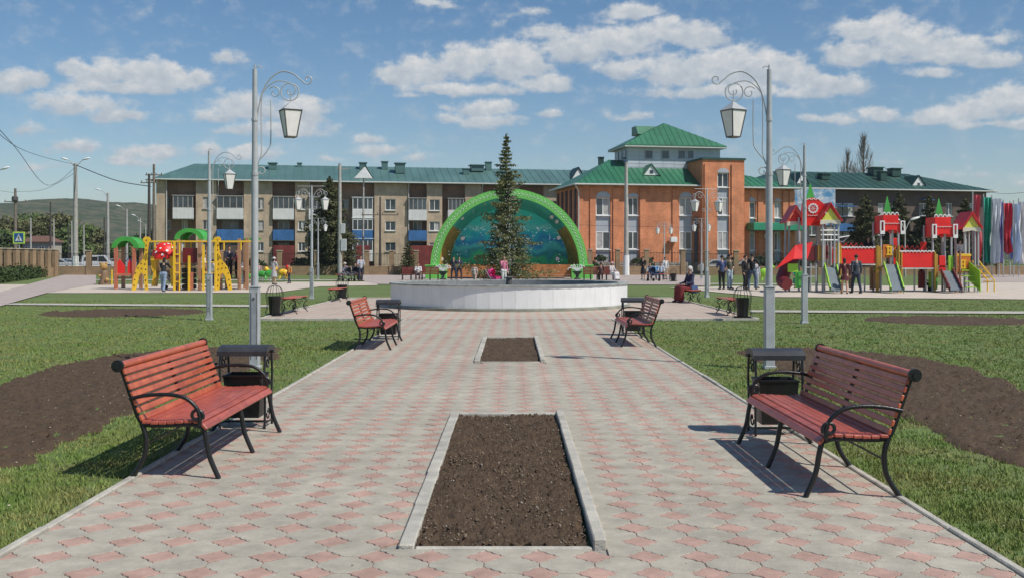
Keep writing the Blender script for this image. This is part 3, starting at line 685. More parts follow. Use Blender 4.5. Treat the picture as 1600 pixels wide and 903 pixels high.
b = MB(); hip_roof(b, -9, LB+.9, -.9, 13, ZB, ZB+2.6, hipL=6, hipR=8.5, seams=1.1); b.build('roof', M_roofB, B_)
b = MB(); b.tube([(-9,-.98,ZB-.05),(LB+.9,-.98,ZB-.05)], .085, 6); b.build('gutter', M_trim, B_)
for px, dep, w, h in ((1287,3,1.6,.9),(1368,5,2.0,1.4),(1378,3,1.3,1.5),(1397,5,1.8,1.3)): vent(B_, FB.s(px,dep), dep, roofz(dep,ZB,ZB+2.6,-.9,13)-.1, w*.7, h*.75, M_roofB)
dormer(B_, FB.s(1431,1.5), .9, ZB+.5, 2.4, 1.5, 3, M_roofB); dormer(B_, FB.s(1250,1.5), .9, ZB+.5, 2.0, 1.6, 3, M_roofB)

# ---------- orange brick building
FC = Fac((6.56,100), radians(11.0))
C_ = thing('brick_office_building', 'orange brick office building with stair tower, green metal roofs and grey siding attic', 'office building', (FC.O[0],FC.O[1],0), FC.th)
c_ = lambda px, d=0: FC.s(px, d)
ze = FC.z(905, 288); XR = c_(1061); XT0, XT1 = c_(1098,-1.2), c_(1163,-1.2)
b = MB(); hs = []; pan = []
def flushw(b): b.build('wall', M_orange, C_); return MB()
def wcol(px0, px1, dep=0, arch=True, levels=None):
    x0, x1 = c_(px0,dep), c_(px1,dep); Z = lambda py: FC.z(px0, py, dep)
    L_ = levels or ((309,337,2),(362,390,2)); hs_ = [(x0, x1, Z(391), Z(304))]
    if arch: hs_ = [(x0, x1, Z(412), Z(309))]
    for t_, b2, nv in L_: window(C_, x0+.03, x1-.03, Z(b2), Z(t_), dep+.2, nv=nv-1, curtain=.45, fr=.09)
    pb = MB(); pb.box(x0+.02, x1-.02, dep+.17, dep+.22, Z(L_[1][0]), Z(L_[0][1])); 
    pb.build('facade_panel', M_gpan, C_); pb = MB(); pb.box(x0+.02, x1-.02, dep+.17, dep+.22, Z(412), Z(L_[1][1]))
    pb.build('facade_panel', M_gpan, C_)
    return hs_
def arch_top(b, x0, x1, z, dep, m=None):
    n = 10; r = (x1-x0)/2; cx = (x0+x1)/2; pts = [(cx+r*cos(pi*i/n), z+r*.75*sin(pi*i/n)) for i in range(n+1)]
    b.prism(pts, dep-.02, dep+.02)
hsA = []; ar = MB()
for p0, p1, dep in ((931,954,0),(981,998,0),(1061.5,1082,0)):
    hsA += wcol(p0, p1, dep); arch_top(ar, c_(p0), c_(p1), FC.z(p0,308.5), 0)
wall_holes(b, 0, XT0+.6, .0, ze-.12, 0, hsA, rev=.3); b = flushw(b)
hsT = wcol(1121,1139,-1.2); 
Zt = lambda py: FC.z(1120, py, -1.2); ztop = Zt(247)
hsT = [(c_(1121,-1.2), c_(1139,-1.2), Zt(412), Zt(270))]
window(C_, c_(1121,-1.2)+.03, c_(1139,-1.2)-.03, Zt(293), Zt(270), -1.0, nv=1, fr=.09, curtain=.5)
pb = MB(); pb.box(c_(1121,-1.2)+.02, c_(1139,-1.2)-.02, -1.03, -.98, Zt(309), Zt(293)); pb.build('facade_panel', M_gpan, C_)
arch_top(ar, c_(1121,-1.2), c_(1139,-1.2), Zt(270), -1.2)
wall_holes(b, XT0, XT1, 0, ztop-.2, -1.2, hsT, rev=.3)
b.face([(XT0,-1.2,0),(XT0,6,0),(XT0,6,ztop-.2),(XT0,-1.2,ztop-.2)]); b.face([(XT1,-1.2,0),(XT1,6,0),(XT1,6,ztop-.2),(XT1,-1.2,ztop-.2)]); b.face([(XT0,6,0),(XT1,6,0),(XT1,6,ztop-.2),(XT0,6,ztop-.2)]); b = flushw(b)
XE = c_(1240,0); zr2 = FC.z(1200, 294); hsR = []
for p0, p1 in ((1163.5,1181),(1210,1221)): hsR += wcol(p0, p1, 0, levels=((316,341,2),(364,392,2))); arch_top(ar, c_(p0), c_(p1), FC.z(p0,315), 0)
hsR = [(h[0], h[1], h[2], FC.z(1170,316)) for h in hsR]
wall_holes(b, XT1-.4, XE, 0, zr2-.12, 0, hsR, rev=.3); b = flushw(b)
b.face([(0,0,0),(0,0,ze-.12),(0,9.6,ze-.12),(0,9.6,0)]); b.face([(XE,0,0),(XE,9.6,0),(XE,9.6,zr2-.12),(XE,0,zr2-.12)]); b.face([(0,9.6,0),(XE,9.6,0),(XE,9.6,zr2-.12),(0,9.6,zr2-.12)])
b.build('wall', M_orange, C_); ar.build('window_arch', M_gpan, C_)
# pilasters, stone plinth, parapet
for p in (906.5,926,962,1004,1054.5,1166.5,1188,1203,1227,1237):
    b = MB(); x = c_(p); zt_ = ze if p < 1100 else zr2; b.box(x-.28, x+.28, -.12, -.003, .9, zt_-.3); b.build('pilaster', M_orange, C_)
for p in (1108,1150):
    b = MB(); x = c_(p,-1.2); b.box(x-.5, x+.5, -1.32, -1.203, .9, ztop-.6); b.build('pilaster', M_orange, C_)
for k in range(5):
    b = MB(); b.box(-.14, -.003, 1+k*1.8, 1.6+k*1.8, .9, ze-.4); b.build('pilaster', M_dbrown, C_)
b = MB(); b.box(-.1, XT0-.01, -.16, -.125, 0, 1.15); b.box(XT0-.08, XT1+.08, -1.38, -1.325, 0, 1.15); b.box(XT1+.02, XE, -.16, -.125, 0, 1.15); b.build('stone_plinth', M_stone, C_)
b = MB(); b.box(XT0-.12, XT1+.12, -1.33, 6.1, ztop-.199, ztop); b.build('parapet_cap', M_roofB, C_)
M_brd = mat('brown roof soffit', (.05,.035,.03), .6)
# roofs
zrg = FC.z(1000, 253, 6)
b = MB(); hip_roof(b, -.6, XT0+3.0, -.7, 10.3, ze, zrg, hipL=5.0, hipR=.6, seams=.62); b.build('roof', M_roofC, C_)
b = MB(); hip_roof(b, XT1+.01, XE+.7, -.7, 10.3, zr2, zr2+2.1, hipL=.0, hipR=6.2, seams=.62); b.build('roof', M_roofC, C_)
b = MB(); b.tube([(-.62,-.76,ze-.05),(XT0-.02,-.76,ze-.05)], .08, 6); b.tube([(XT1+.02,-.76,zr2-.05),(XE+.7,-.76,zr2-.05)], .08, 6); b.tube([(-.66,-.7,ze-.05),(-.66,10.2,ze-.05)], .08, 6)
b.tube([(-.6,-.76,ze-.1),(-.1,-.2,ze-.7),(-.1,-.2,.3)], .06, 5); b.build('gutter', M_trim, C_)
dormer(C_, c_(1016,1.6), 1.2, FC.z(1016,274,1.2), 1.9, 1.15, 2, M_roofC)
vent(C_, c_(939,8), 8, zrg-.9, .5, 1.4)
# attic storey in grey siding
d0 = 3.0; ax0, ax1 = c_(981,d0), c_(1098,d0)+1.6; azt = FC.z(1040,228,d0)
ax1 = c_(1125,d0)
ah = [(c_(p0,d0), c_(p1,d0), FC.z(p0,249,d0), FC.z(p0,235,d0)) for p0, p1 in ((1007,1020),(1033,1046),(1059,1071),(1073,1084))]
b = MB(); wall_holes(b, ax0, ax1, ze, azt, d0, ah); sh_ = []
b.face([(ax0,d0,ze),(ax0,d0+4.6,ze),(ax0,d0+4.6,azt),(ax0,d0,azt)]); b.face([(ax1,d0,ze),(ax1,d0+4.6,ze),(ax1,d0+4.6,azt),(ax1,d0,azt)]); b.face([(ax0,d0+4.6,ze),(ax1,d0+4.6,ze),(ax1,d0+4.6,azt),(ax0,d0+4.6,azt)])
b.build('attic_wall', M_siding, C_)
b = MB(); k = 0; z = ze+.5
while z < azt-.1: b.box(ax0-.02, ax1+.02, d0-.018, d0-.002, z, z+.03) if not False else None; z += .38
x = ax0
while x < ax1: b.box(x-.012, x+.012, d0-.024, d0-.019, ze, azt); x += 1.25
b.build('siding_joint', M_gpan, C_)
for h in ah: window(C_, *h, d0-.02, nv=0 if h[1]-h[0] < 1.2 else 1, m=M_gpan, fr=.08, sill=False)
for k in range(3):
    f = MB(); y0 = d0+.6+k*1.3; f.box(ax0-.06, ax0-.02, y0, y0+.8, FC.z(960,250,5), FC.z(960,236,5)); f.build('window', M_glass, C_)
b = MB(); hip_roof(b, ax0-.5, ax1+.45, d0-.7, d0+5.4, azt, FC.z(1040,193,d0+2.4), hipL=(ax1-ax0)*.52, hipR=(ax1-ax0)*.58, seams=.62); b.build('attic_roof', M_roofC, C_)
b = MB(); b.box(ax0-.52, ax1+.47, d0-.72, d0+5.42, azt-.24, azt-.13); b.build('eave', M_trim, C_)
b = MB(); gx = c_(987,d0+5); b.prism([(d0+2.8,FC.z(990,212,d0+4)),(d0+5.0,FC.z(990,212,d0+4)),(d0+5.0,FC.z(990,198,d0+4)),(d0+3.6,FC.z(990,198,d0+4))], gx, gx+3.4, 'x'); b.build('roof_ridge_box', M_roofC, C_)
# canopy, air conditioner, door bay
b = MB(); b.bbox(c_(1163)+.2, c_(1254), -1.8, -.13, FC.z(1180,361), FC.z(1180,349), .03); b.build('canopy', mat('green canopy sheet', (.03,.26,.14), .5, .1, 1), C_)
b = MB(); b.bbox(c_(1045), c_(1055), -.62, -.17, FC.z(1050,379), FC.z(1050,371), .03); b.build('air_conditioner', M_white, C_)
b = MB(); b.bbox(c_(1192), c_(1200), -.62, -.17, FC.z(1190,373), FC.z(1190,366), .03); b.build('air_conditioner', M_white, C_)
b = MB(); b.box(c_(1084), XT0-.05, -.06, -.004, .3, FC.z(1090,340)); b.build('door', mat('grey steel door', (.11,.11,.12), .5), C_)

# ---------- billboard with a blue printed sheet
bbp = P(1272, 402, 108); T = thing('billboard', 'large blue and white printed billboard standing behind the castle play structure', 'billboard', (bbp.x,bbp.y,0))
M_print = mat('blue print', (.10,.32,.55), .6, scale=1.0, col2=(.62,.70,.76), detail=7, mixlo=.42, mixhi=.58)
b = MB(); b.box(-2.1, 2.2, -.06, -.02, 5.0, 8.8); b.build('printed_sheet', M_print, T)
b = MB(); b.box(-2.15, 2.25, -.015, .08, 4.9, 8.86); b.box(-1.5,-1.35,.09,.22,0,8.5); b.box(1.4,1.55,.09,.22,0,8.5); b.build('frame', M_conc, T)

# ---------- hills
def hill(name, pts, D, depth, m):
    b = MB(); xs = np.linspace(pts[0][0], pts[-1][0], 420); ys = np.interp(xs, [p[0] for p in pts], [p[1] for p in pts])
    rows = []
    for j, t in enumerate(np.linspace(0, 1, 9)):
        Y = D-depth*(1-t); row = []
        for x, y in zip(xs, ys):
            X = (x-800)/F*D; z = ((HOR-y)*D/F+CAMZ+3)*sin(t*pi/2)**1.2-3
            z += (.5*sin(X*.035+t*9)+.5*sin(X*.11+t*4)+random.uniform(-.9,.9))*t*(1 if j < 8 else .45); row.append((X+random.uniform(-2,2), Y, z))
        rows.append(row)
    n = len(xs); vs = [p for r in rows for p in r]+[(p[0], D+200, -5) for p in rows[-1]]
    fs = [(j*n+i, j*n+i+1, (j+1)*n+i+1, (j+1)*n+i) for j in range(9) for i in range(n-1)]
    b.add(vs, fs); return tag(b.build(name, m, smooth=60), kind='structure')
M_hill = mat('wooded hillside', (.03,.055,.02), .95, scale=.09, col2=(.10,.095,.055), bump=1, bscale=.4, detail=14, mixlo=.42, mixhi=.58)
hill('hill', [(-500,340),(-200,330),(0,321),(40,322),(80,321),(110,319),(140,315.5),(170,316),(200,319),(245,321),(330,330),(450,352),(560,372),(700,385),(900,390),(1200,392),(1500,391),(1650,385),(1900,380)], 900, 420, M_hill)

# ------------------------------------------------------------------ trees
def leafcards(name, pts, size, m, parent, rg, droop=0.0, long=1.0):
    pts = np.asarray(pts); n = len(pts); a = rg.normal(size=(n,3)); a /= np.linalg.norm(a, axis=1)[:,None]
    b_ = rg.normal(size=(n,3)); b_ -= a*(a*b_).sum(1)[:,None]; b_ /= np.linalg.norm(b_, axis=1)[:,None]
    s_ = size*rg.uniform(.55, 1.3, n)[:,None]; a *= s_*long; b_ *= s_*.6
    V = np.stack([pts-a*.5, pts+b_*.5, pts+a*.5, pts-b_*.5], 1).reshape(-1,3)
    return link(name, np_mesh(name, V, np.arange(n*4).reshape(n,4), m, 4), parent)
M_bark = mat('bark', (.10,.08,.06), .95, .25, 4, bump=.5, bscale=20)
def leafmat(name, c1, c2, sc=1.2): return mat(name, c1, .65, scale=sc, col2=c2, detail=8, mixlo=.38, mixhi=.62, spec=.2)
M_wil = leafmat('spring willow leaves', (.15,.21,.06), (.08,.12,.04), .9); M_wil2 = leafmat('brownish buds and leaves', (.17,.17,.07), (.095,.10,.045), .8)
M_dark = leafmat('deep green leaves', (.075,.105,.04), (.04,.06,.025), 1.2)
M_hedge = leafmat('hedge leaves', (.065,.10,.03), (.035,.05,.02), 3)
M_need = leafmat('spruce needles', (.19,.195,.075), (.10,.115,.05), 2.6); M_need2 = leafmat('dark spruce needles', (.13,.13,.055), (.05,.058,.028), 1.6)
def broad_tree(label, loc, h, w, m, seed, n=5000, size=.35, trunk=.25, group=None, name='willow_tree', lobes=11):
    rg = np.random.default_rng(seed); random.seed(seed); T = thing(name, label, 'tree', loc, group=group)
    b = MB(); b.tube([(0,0,-.1),(.1,0,h*.2),(-.1,.1,h*.5),(0,0,h*.8)], [trunk,trunk*.8,trunk*.5,trunk*.15], 7)
    L_ = []
    for i in range(lobes):
        a = random.uniform(0, 2*pi); rr = w*.5*sqrt(random.random())*.75; z = h*random.uniform(.22, .90); rr *= 1-.5*max(0,(z/h-.55))/.45
        c = (rr*cos(a), rr*sin(a), z); L_.append((c, w*random.uniform(.18,.30), h*random.uniform(.12,.20)))
        b.tube([(0,0,h*.2+random.random()*h*.2), (c[0]*.5,c[1]*.5,z*.75), c], [trunk*.4,trunk*.25,.02], 5)
    b.build('trunk', M_bark, T); pts = []
    for c, r, rz in L_:
        k = n//lobes; p = rg.normal(size=(k,3)); p /= np.linalg.norm(p, axis=1)[:,None]; p *= rg.random((k,1))**.45
        keep = (np.sin(p[:,0]*6+seed)+np.sin(p[:,1]*7)+np.sin(p[:,2]*8)) > -1.3
        p = p[keep]; pts.append(p*np.array([r,r,rz])*rg.uniform(.8,1.15,(len(p),1))+np.array(c))
    leafcards('crown', np.concatenate(pts), size, m, T, rg); return T
def spruce(label, loc, h, w, m, seed, dens=1.0, ragged=False, group=None, gaps=.0, size=.2, name='spruce_tree'):
    rg = np.random.default_rng(seed); random.seed(seed); T = thing(name, label, 'tree', loc, group=group)
    b = MB(); b.tube([(0,0,-.1),(0,0,h*.5),(0,0,h)], [h*.016,h*.009,.01], 7); pts = []; dirs = []
    nl = int(h*4.2)
    for i in range(nl):
        t = i/nl; z = h*(.07+.92*t); R = w*.5*((1-t)**.80)*random.uniform(.72,1.12)*(1 if t > .04 else .75)+.05
        if ragged: R = w*.5*(.66*(1-t)**.88+.20*max(0,1-t/.22))*random.uniform(.72,1.2)+.06
        nb = max(4, int(9-4*t))
        a0 = random.uniform(0, 2*pi)
        for k in range(nb):
            if random.random() < gaps: continue
            a = a0+2*pi*k/nb+random.uniform(-.25,.25); r_ = R*random.uniform(.62,1.15)*(random.uniform(.6,1.25) if ragged else 1); dr = -.18*r_+.15*r_*t
            e = Vector((cos(a)*r_, sin(a)*r_, z+dr+.10*r_)); m_ = Vector((cos(a)*r_*.5, sin(a)*r_*.5, z+dr*.8))
            b.tube([(0,0,z), m_, e], [.022*(1-t)+.008,.012,.004], 4, cap=False)
            q = int(58*dens*(r_+.25)/1.2)
            s = rg.random(q)**.7; P0 = np.array([0,0,z]); P1 = np.array(m_); P2 = np.array(e)
            c = ((1-s)**2)[:,None]*P0+(2*s*(1-s))[:,None]*P1+(s**2)[:,None]*P2
            sp_ = (.05+.22*r_*np.sin(np.clip(s,0,1)*pi*.85))[:,None]*rg.normal(size=(q,3))*np.array([.62,.62,.30]); sp_[:,2] -= np.abs(sp_[:,2])*.5
            pts.append(c+sp_)
    # leader
    pts.append(np.stack([rg.normal(0,.04,30), rg.normal(0,.04,30), h*rg.uniform(.93,1.0,30)], -1))
    b.build('trunk', M_bark, T); leafcards('crown', np.concatenate(pts), size, m, T, rg, long=1.25); return T
g = P(791, 402, 66)
spruce('tall ragged olive green spruce standing behind the fountain, in front of the arched stage', (g.x, g.y, 0), 9.65, 5.4, M_need, 11, dens=1.8, size=.135, gaps=.16, ragged=True)
for k, (px, D, py, w, lab) in enumerate(((515,97,276,6.2,'broad dark spruce in front of the apartment block, left of the concrete pole'),(638,94,377,2.2,'small young spruce beside the brick fence pillar in front of the apartment block'),
    (1352,104,303,9.5,'dark spruce behind the first red castle tower with a spire, before the dark apartment block'),(1405,106,298,8.0,'dark spruce behind the gap between the two spired castle towers'),(1452,104,304,8.5,'dark spruce directly behind the right spired castle tower'),(1508,103,309,7.5,'dark spruce behind the small gabled roof at the right end of the castle play structure'))):
    g = P(px, 402, D); h = CAMZ+(HOR-py)*D/F
    spruce(lab, (g.x, g.y, 0), h, w, M_need2, 20+k, dens=1.3 if h > 4 else .8, size=.24 if h > 4 else .16, ragged=h > 4 and k != 0, gaps=.08, group='spruces before the buildings')
wl = [(-30,352,170,12,M_wil),(22,338,185,13,M_wil2),(60,334,200,15,M_wil),(96,333,195,13,M_wil2),(118,345,190,9,M_wil),(134,352,205,9,M_wil2),(5,368,150,7,M_dark),(45,372,160,7,M_wil),(215,372,230,9,M_wil),(232,362,235,9,M_dark),(178,382,240,8,M_wil)]
wlab = ['pale green willow cut off by the left edge of the photo','brownish willow behind the transformer pole at far left','tallest pale green willow in the far left grove','brownish budding willow, right of the tallest one in the far left grove','pale green willow directly left of the double headed street light','small brownish willow directly right of the double headed street light','low dark green tree above the left fence at the photo edge','low pale green tree behind the pedestrian crossing sign','small pale tree at the foot of the hill beside the street lights','dark green small tree left of the apartment block end','low pale tree at the hill foot behind the single street light']
for k, (px, py, D, w, m) in enumerate(wl):
    g = P(px, 402, D); h = CAMZ+(HOR-py)*D/F; broad_tree(wlab[k], (g.x, g.y, 0), h, w, m, 40+k, n=6500, size=.62, lobes=16, group='trees beyond the left fence')
# bare poplar
def bare_tree(label, loc, h, w, seed, name='poplar_tree'):
    random.seed(seed); T = thing(name, label, 'tree', loc); b = MB(); tw = MB()
    b.tube([(0,0,-.1),(0,0,h*.6),(0,0,h)], [.4,.2,.03], 7)
    for i in range(190):
        t = random.uniform(.15,.98); z = h*t; a = random.uniform(0,2*pi); l = h*.30*(1-t*.8); r = w*.5*random.uniform(.4,1)*(sin(min(1,t*1.15)*pi)**.5+.15)
        e = Vector((cos(a)*r, sin(a)*r, min(h, z+l))); mid = Vector((cos(a)*r*.75, sin(a)*r*.75, z+l*.45)); tw.tube([(0,0,z), mid, e], [.05,.035,.012], 3, cap=False)
        for j in range(4):
            q = mid.lerp(e, random.random()); tw.tube([q, q+Vector((random.uniform(-.5,.5), random.uniform(-.5,.5), random.uniform(.6,1.6)))], [.025,.01], 3, cap=False)
    b.build('trunk', M_bark, T); tw.build('crown', mat('bare twigs', (.30,.245,.20), .9), T); return T
g = P(1340, 402, 172); bare_tree('tall leafless poplar rising behind the dark green roof', (g.x+1, g.y, 0), 21.3, 4.6, 3); g = P(1324, 402, 176); bare_tree('shorter leafless poplar just left of the tall one behind the roof', (g.x, g.y, 0), 19.0, 3.6, 5)
# tree line far behind and bushes along the fence
for k, (px, D, h, w, lab) in enumerate(((1005,101,1.7,3.2,'low dark bush against the orange building behind the fence, right of the pole'),(925,99,2.0,3,'low bush by the left corner of the orange building'),(1140,97,1.6,3,'small bush in front of the orange stair tower'),(1190,97,1.8,3.4,'low bush under the green canopy'),(470,101,1.8,3,'grey green bush in front of the apartment block left of the big spruce'),(705,100,1.8,3,'low bush behind the left foot of the stage arch'),(395,101,1.5,2.6,'low bush at the apartment wall behind the left play area'),(1590,120,4.2,9,'dark tree clump behind the coloured banners at the right edge'),(1470,112,3.2,7,'dark bushes behind the right end of the castle play structure'),(1250,100,2.2,5,'bush behind the red tube slide'))):
    g = P(px, 402, D); broad_tree(lab, (g.x, g.y, 0), h, w, M_dark, 80+k, n=1400, size=.3, trunk=.08, name='bush', lobes=8, group='bushes along the back fence')
    bpy.context.view_layer
for o in bpy.data.objects:
    if o.name.startswith('bush') and o.get('category'): o['category'] = 'bush'
# hedge along the left path
T = thing('hedge', 'low clipped green hedge running below the left brick fence', 'hedge', (0,0,0)); rg = np.random.default_rng(5)
p0, p1 = Vector((-27.0,46)), Vector((-40.5,88)); n = 16000; t = rg.random(n); base = np.outer(1-t, p0)+np.outer(t, p1); dperp = np.array([.95,.30])
off = rg.uniform(-1,1,n)*.75; V = np.zeros((n,3)); V[:,:2] = base+np.outer(off, dperp)+rg.normal(0,.08,(n,2)); V[:,2] = rg.uniform(0,1,n)**.7*(.78+.18*np.sin(t*60)+.1*np.sin(t*171)+.12*rg.normal(size=n))*(1-.25*np.abs(off))
leafcards('leaves', V, .20, M_hedge, T, rg)
b = MB(); 
for i in range(60): q = p0.lerp(p1, i/59); b.tube([(q.x,q.y,0),(q.x+.1,q.y,.6)], .02, 4)
b.build('stems', M_bark, T)
# ------------------------------------------------------------------ fence
M_fbrick = brick_mat('buff fence brick', (.36,.235,.125), (.30,.195,.10), (.27,.22,.16), .25, .14, .012)
M_cap = mat('fence cap', (.46,.40,.30), .85, .1, 3)
def fence(label, pts, hp, wallh, group, rail=True, spacing=None, wp=.42, name='brick_fence'):
    T = thing(name, label, 'fence', (0,0,0), group=group)
    for i, (x, y) in enumerate(pts):
        b = MB(); b.box(x-wp/2, x+wp/2, y-wp/2, y+wp/2, -.05, hp); o = b.build('pillar', M_fbrick, T)
        b = MB(); b.bbox(x-wp/2-.05, x+wp/2+.05, y-wp/2-.05, y+wp/2+.05, hp+.002, hp+.08, .015); b.build('pillar_cap', M_cap, o)
    for (x0, y0), (x1, y1) in zip(pts[:-1], pts[1:]):
        a = atan2(y1-y0, x1-x0); l = sqrt((x1-x0)**2+(y1-y0)**2)-wp; cx, cy = (x0+x1)/2, (y0+y1)/2
        b = MB(); b.box(-l/2+.01, l/2-.01, -.13, .13, -.05, wallh); b.build('low_wall', M_fbrick, T, (cx,cy,0), rz=a)
        if rail:
            b = MB(); top = hp-.25; b.box(-l/2+.01, l/2-.01, -.02, .02, top-.04, top); b.box(-l/2+.01, l/2-.01, -.02, .02, wallh+.12, wallh+.16)
            n = max(2, int(l/.14))
            for k in range(n+1): x = -l/2+.02+(l-.04)*k/n; b.box(x-.011, x+.011, -.011, .011, wallh+.162, top+.10 if k % 2 else top-.042)
            b.build('iron_grille', M_black, T, (cx,cy,0), rz=a)
    return T
def lpts(a, c, n): return [(a[0]+(c[0]-a[0])*i/(n-1), a[1]+(c[1]-a[1])*i/(n-1)) for i in range(n)]
ga, gb = P(-20,402,70), P(83,402,88)
fence('left buff brick fence with close set pillars and dark grilles above the hedge', lpts((ga.x-1.5,ga.y), (gb.x,gb.y), 11), 2.25, .75, None, wp=.62)
def fpx(*px, Y=95.0): return [(P(p,402,Y).x, Y) for p in px]
fence('long buff brick and iron fence behind the left play area, before the apartment block', fpx(87,139,190,243,295,345,397,437,495,533,573,612,650), 2.2, .82, None)
fence('buff brick fence with iron grille in front of the orange building', fpx(922,965,1010,1067), 2.3, .8, None)
fence('buff brick fence with iron grille running right of the gate behind the castle play structure', fpx(1104,1150,1200,1260,1320,1380,1440,1500,1560,1620), 2.2, .82, None)
T = thing('gate', 'dark iron gate between the brick fence pillars beside the orange building entrance', 'gate', (fpx(1085)[0][0],95,0)); b = MB(); b.box(-.9,.9,-.02,.02,.15,.2); b.box(-.9,.9,-.02,.02,1.9,1.95)
for i in range(13): x = -.88+i*.147; b.box(x-.012,x+.012,-.012,.012,.201,1.899)
b.build('gate_leaf', M_black, T)
# ------------------------------------------------------------------ benches
M_slat = mat('varnished red brown slat', (.62,.145,.06), .40, .2, 7, bump=.15, bscale=60, col2=(.45,.09,.045), coat=.25)
M_slat2 = mat('dark maroon slat', (.22,.045,.035), .42, .2, 7, bump=.1, bscale=60)
M_seat = mat('worn sky tinted seat slat', (.50,.115,.07), .42, .2, 7, bump=.15, bscale=60, col2=(.37,.075,.05), coat=.15)  # worn wood; the sky's reflection is also put into this seat colour
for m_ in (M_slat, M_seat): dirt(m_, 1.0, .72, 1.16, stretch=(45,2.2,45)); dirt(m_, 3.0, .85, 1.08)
def catmull(pts, n=6):
    P_ = [Vector(p) for p in pts]; o = []
    for i in range(len(P_)-1):
        a, b_, c, d = P_[max(i-1,0)], P_[i], P_[i+1], P_[min(i+2,len(P_)-1)]
        for k in range(n):
            t = k/n; o.append(.5*((2*b_)+(c-a)*t+(2*a-5*b_+4*c-d)*t*t+(3*b_-a-3*c+d)*t**3))
    o.append(P_[-1]); return o
def bench_proto(label, loc, rz, group):
    T = thing('park_bench', label, 'bench', loc, rz, group); HL = 1.04
    # side profile, x forward; slats along y
    back = [(-.255,.455),(-.277,.513),(-.299,.571),(-.320,.629),(-.341,.687),(-.361,.745),(-.380,.800)]
    for k, (x, z) in enumerate(back):
        b = MB(); ang = radians(20); R = Matrix.Rotation(-ang, 3, 'Y')
        n_ = MB(); n_.bbox(-.011,.011,-HL,HL,-.0222,.0222,.005)
        n_.v = [tuple(R @ Vector(p)+Vector((x+.012,0,z))) for p in n_.v]; n_.build('back_slat', M_slat, T)
    b = MB(); b.tube([(-.402,-HL,.845),(-.402,HL,.845)], .030, 10); b.build('top_slat', M_slat, T, smooth=50)
    seat = [(-.207,.424,0),(-.146,.418,0),(-.085,.418,0),(-.024,.421,0),(.037,.425,0),(.106,.429,0),(.175,.423,12),(.227,.392,48)]
    for x, z, an in seat:
        n_ = MB(); n_.bbox(-.0288,.0288,-HL,HL,-.012,.012,.005); R = Matrix.Rotation(radians(an), 3, 'Y')
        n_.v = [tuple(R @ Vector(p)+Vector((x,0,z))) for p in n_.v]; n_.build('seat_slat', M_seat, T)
    for y in (-HL+.03, 0, HL-.03):
        b = MB(); b.tube(catmull([(-.245,y,.41),(-.215,y,.30),(-.232,y,.15),(-.325,y,.0)]), .019, 8); b.build('leg', M_black, T, smooth=50)
        b = MB(); b.tube(catmull([(.215,y,.385),(.235,y,.30),(.262,y,.16),(.330,y,.0)]), .019, 8); b.build('leg', M_black, T, smooth=50)
        b = MB(); b.tube(catmull([(-.41,y,.845),(-.375,y,.76),(-.315,y,.58),(-.262,y,.44),(-.20,y,.400),(-.05,y,.397),(.12,y,.404),(.20,y,.385)]), .017, 8); b.build('side_frame', M_black, T, smooth=50)
    for y in (-HL-.005, HL+.005):
        b = MB(); b.tube(catmull([(-.325,y,.60),(-.20,y,.625),(-.05,y,.632),(.08,y,.610),(.165,y,.545),(.20,y,.465),(.195,y,.40)]), .015, 8)
        b.tube(spiral((.175,.475), .052, .014, -.5, 2*pi+1.2, 18, y=y), .013, 7)
        b.build('armrest', M_black, T, smooth=50)
        b = MB(); b.tube([(-.412,y-.012,.843),(-.412,y+.012,.843)], .046, 14); b.tube([(-.412,y-.02,.843),(-.412,y+.02,.843)], .02, 8); b.build('scroll', M_black, T, smooth=40)
    b = MB(); b.tube([(-.23,-HL+.03,.25),(-.23,HL-.03,.25)], .008, 6); b.build('stretcher', M_black, T)
    return T
GB = 'slatted benches with backrests lining the path'
BN = bench_proto('large orange red slatted bench at the left front edge of the path', (-2.52,8.66,0), 0, GB)
dup(BN, (2.34,8.06,0), pi+radians(.5), 'large dark red slatted bench at the right front edge of the path', GB)
dup(BN, (-2.50,19.25,0), radians(.5), 'orange red slatted bench farther up the left path edge, left of the fountain front', GB)
dup(BN, (2.34,19.85,0), pi, 'dark red slatted bench farther up the right path edge near the fountain', GB)
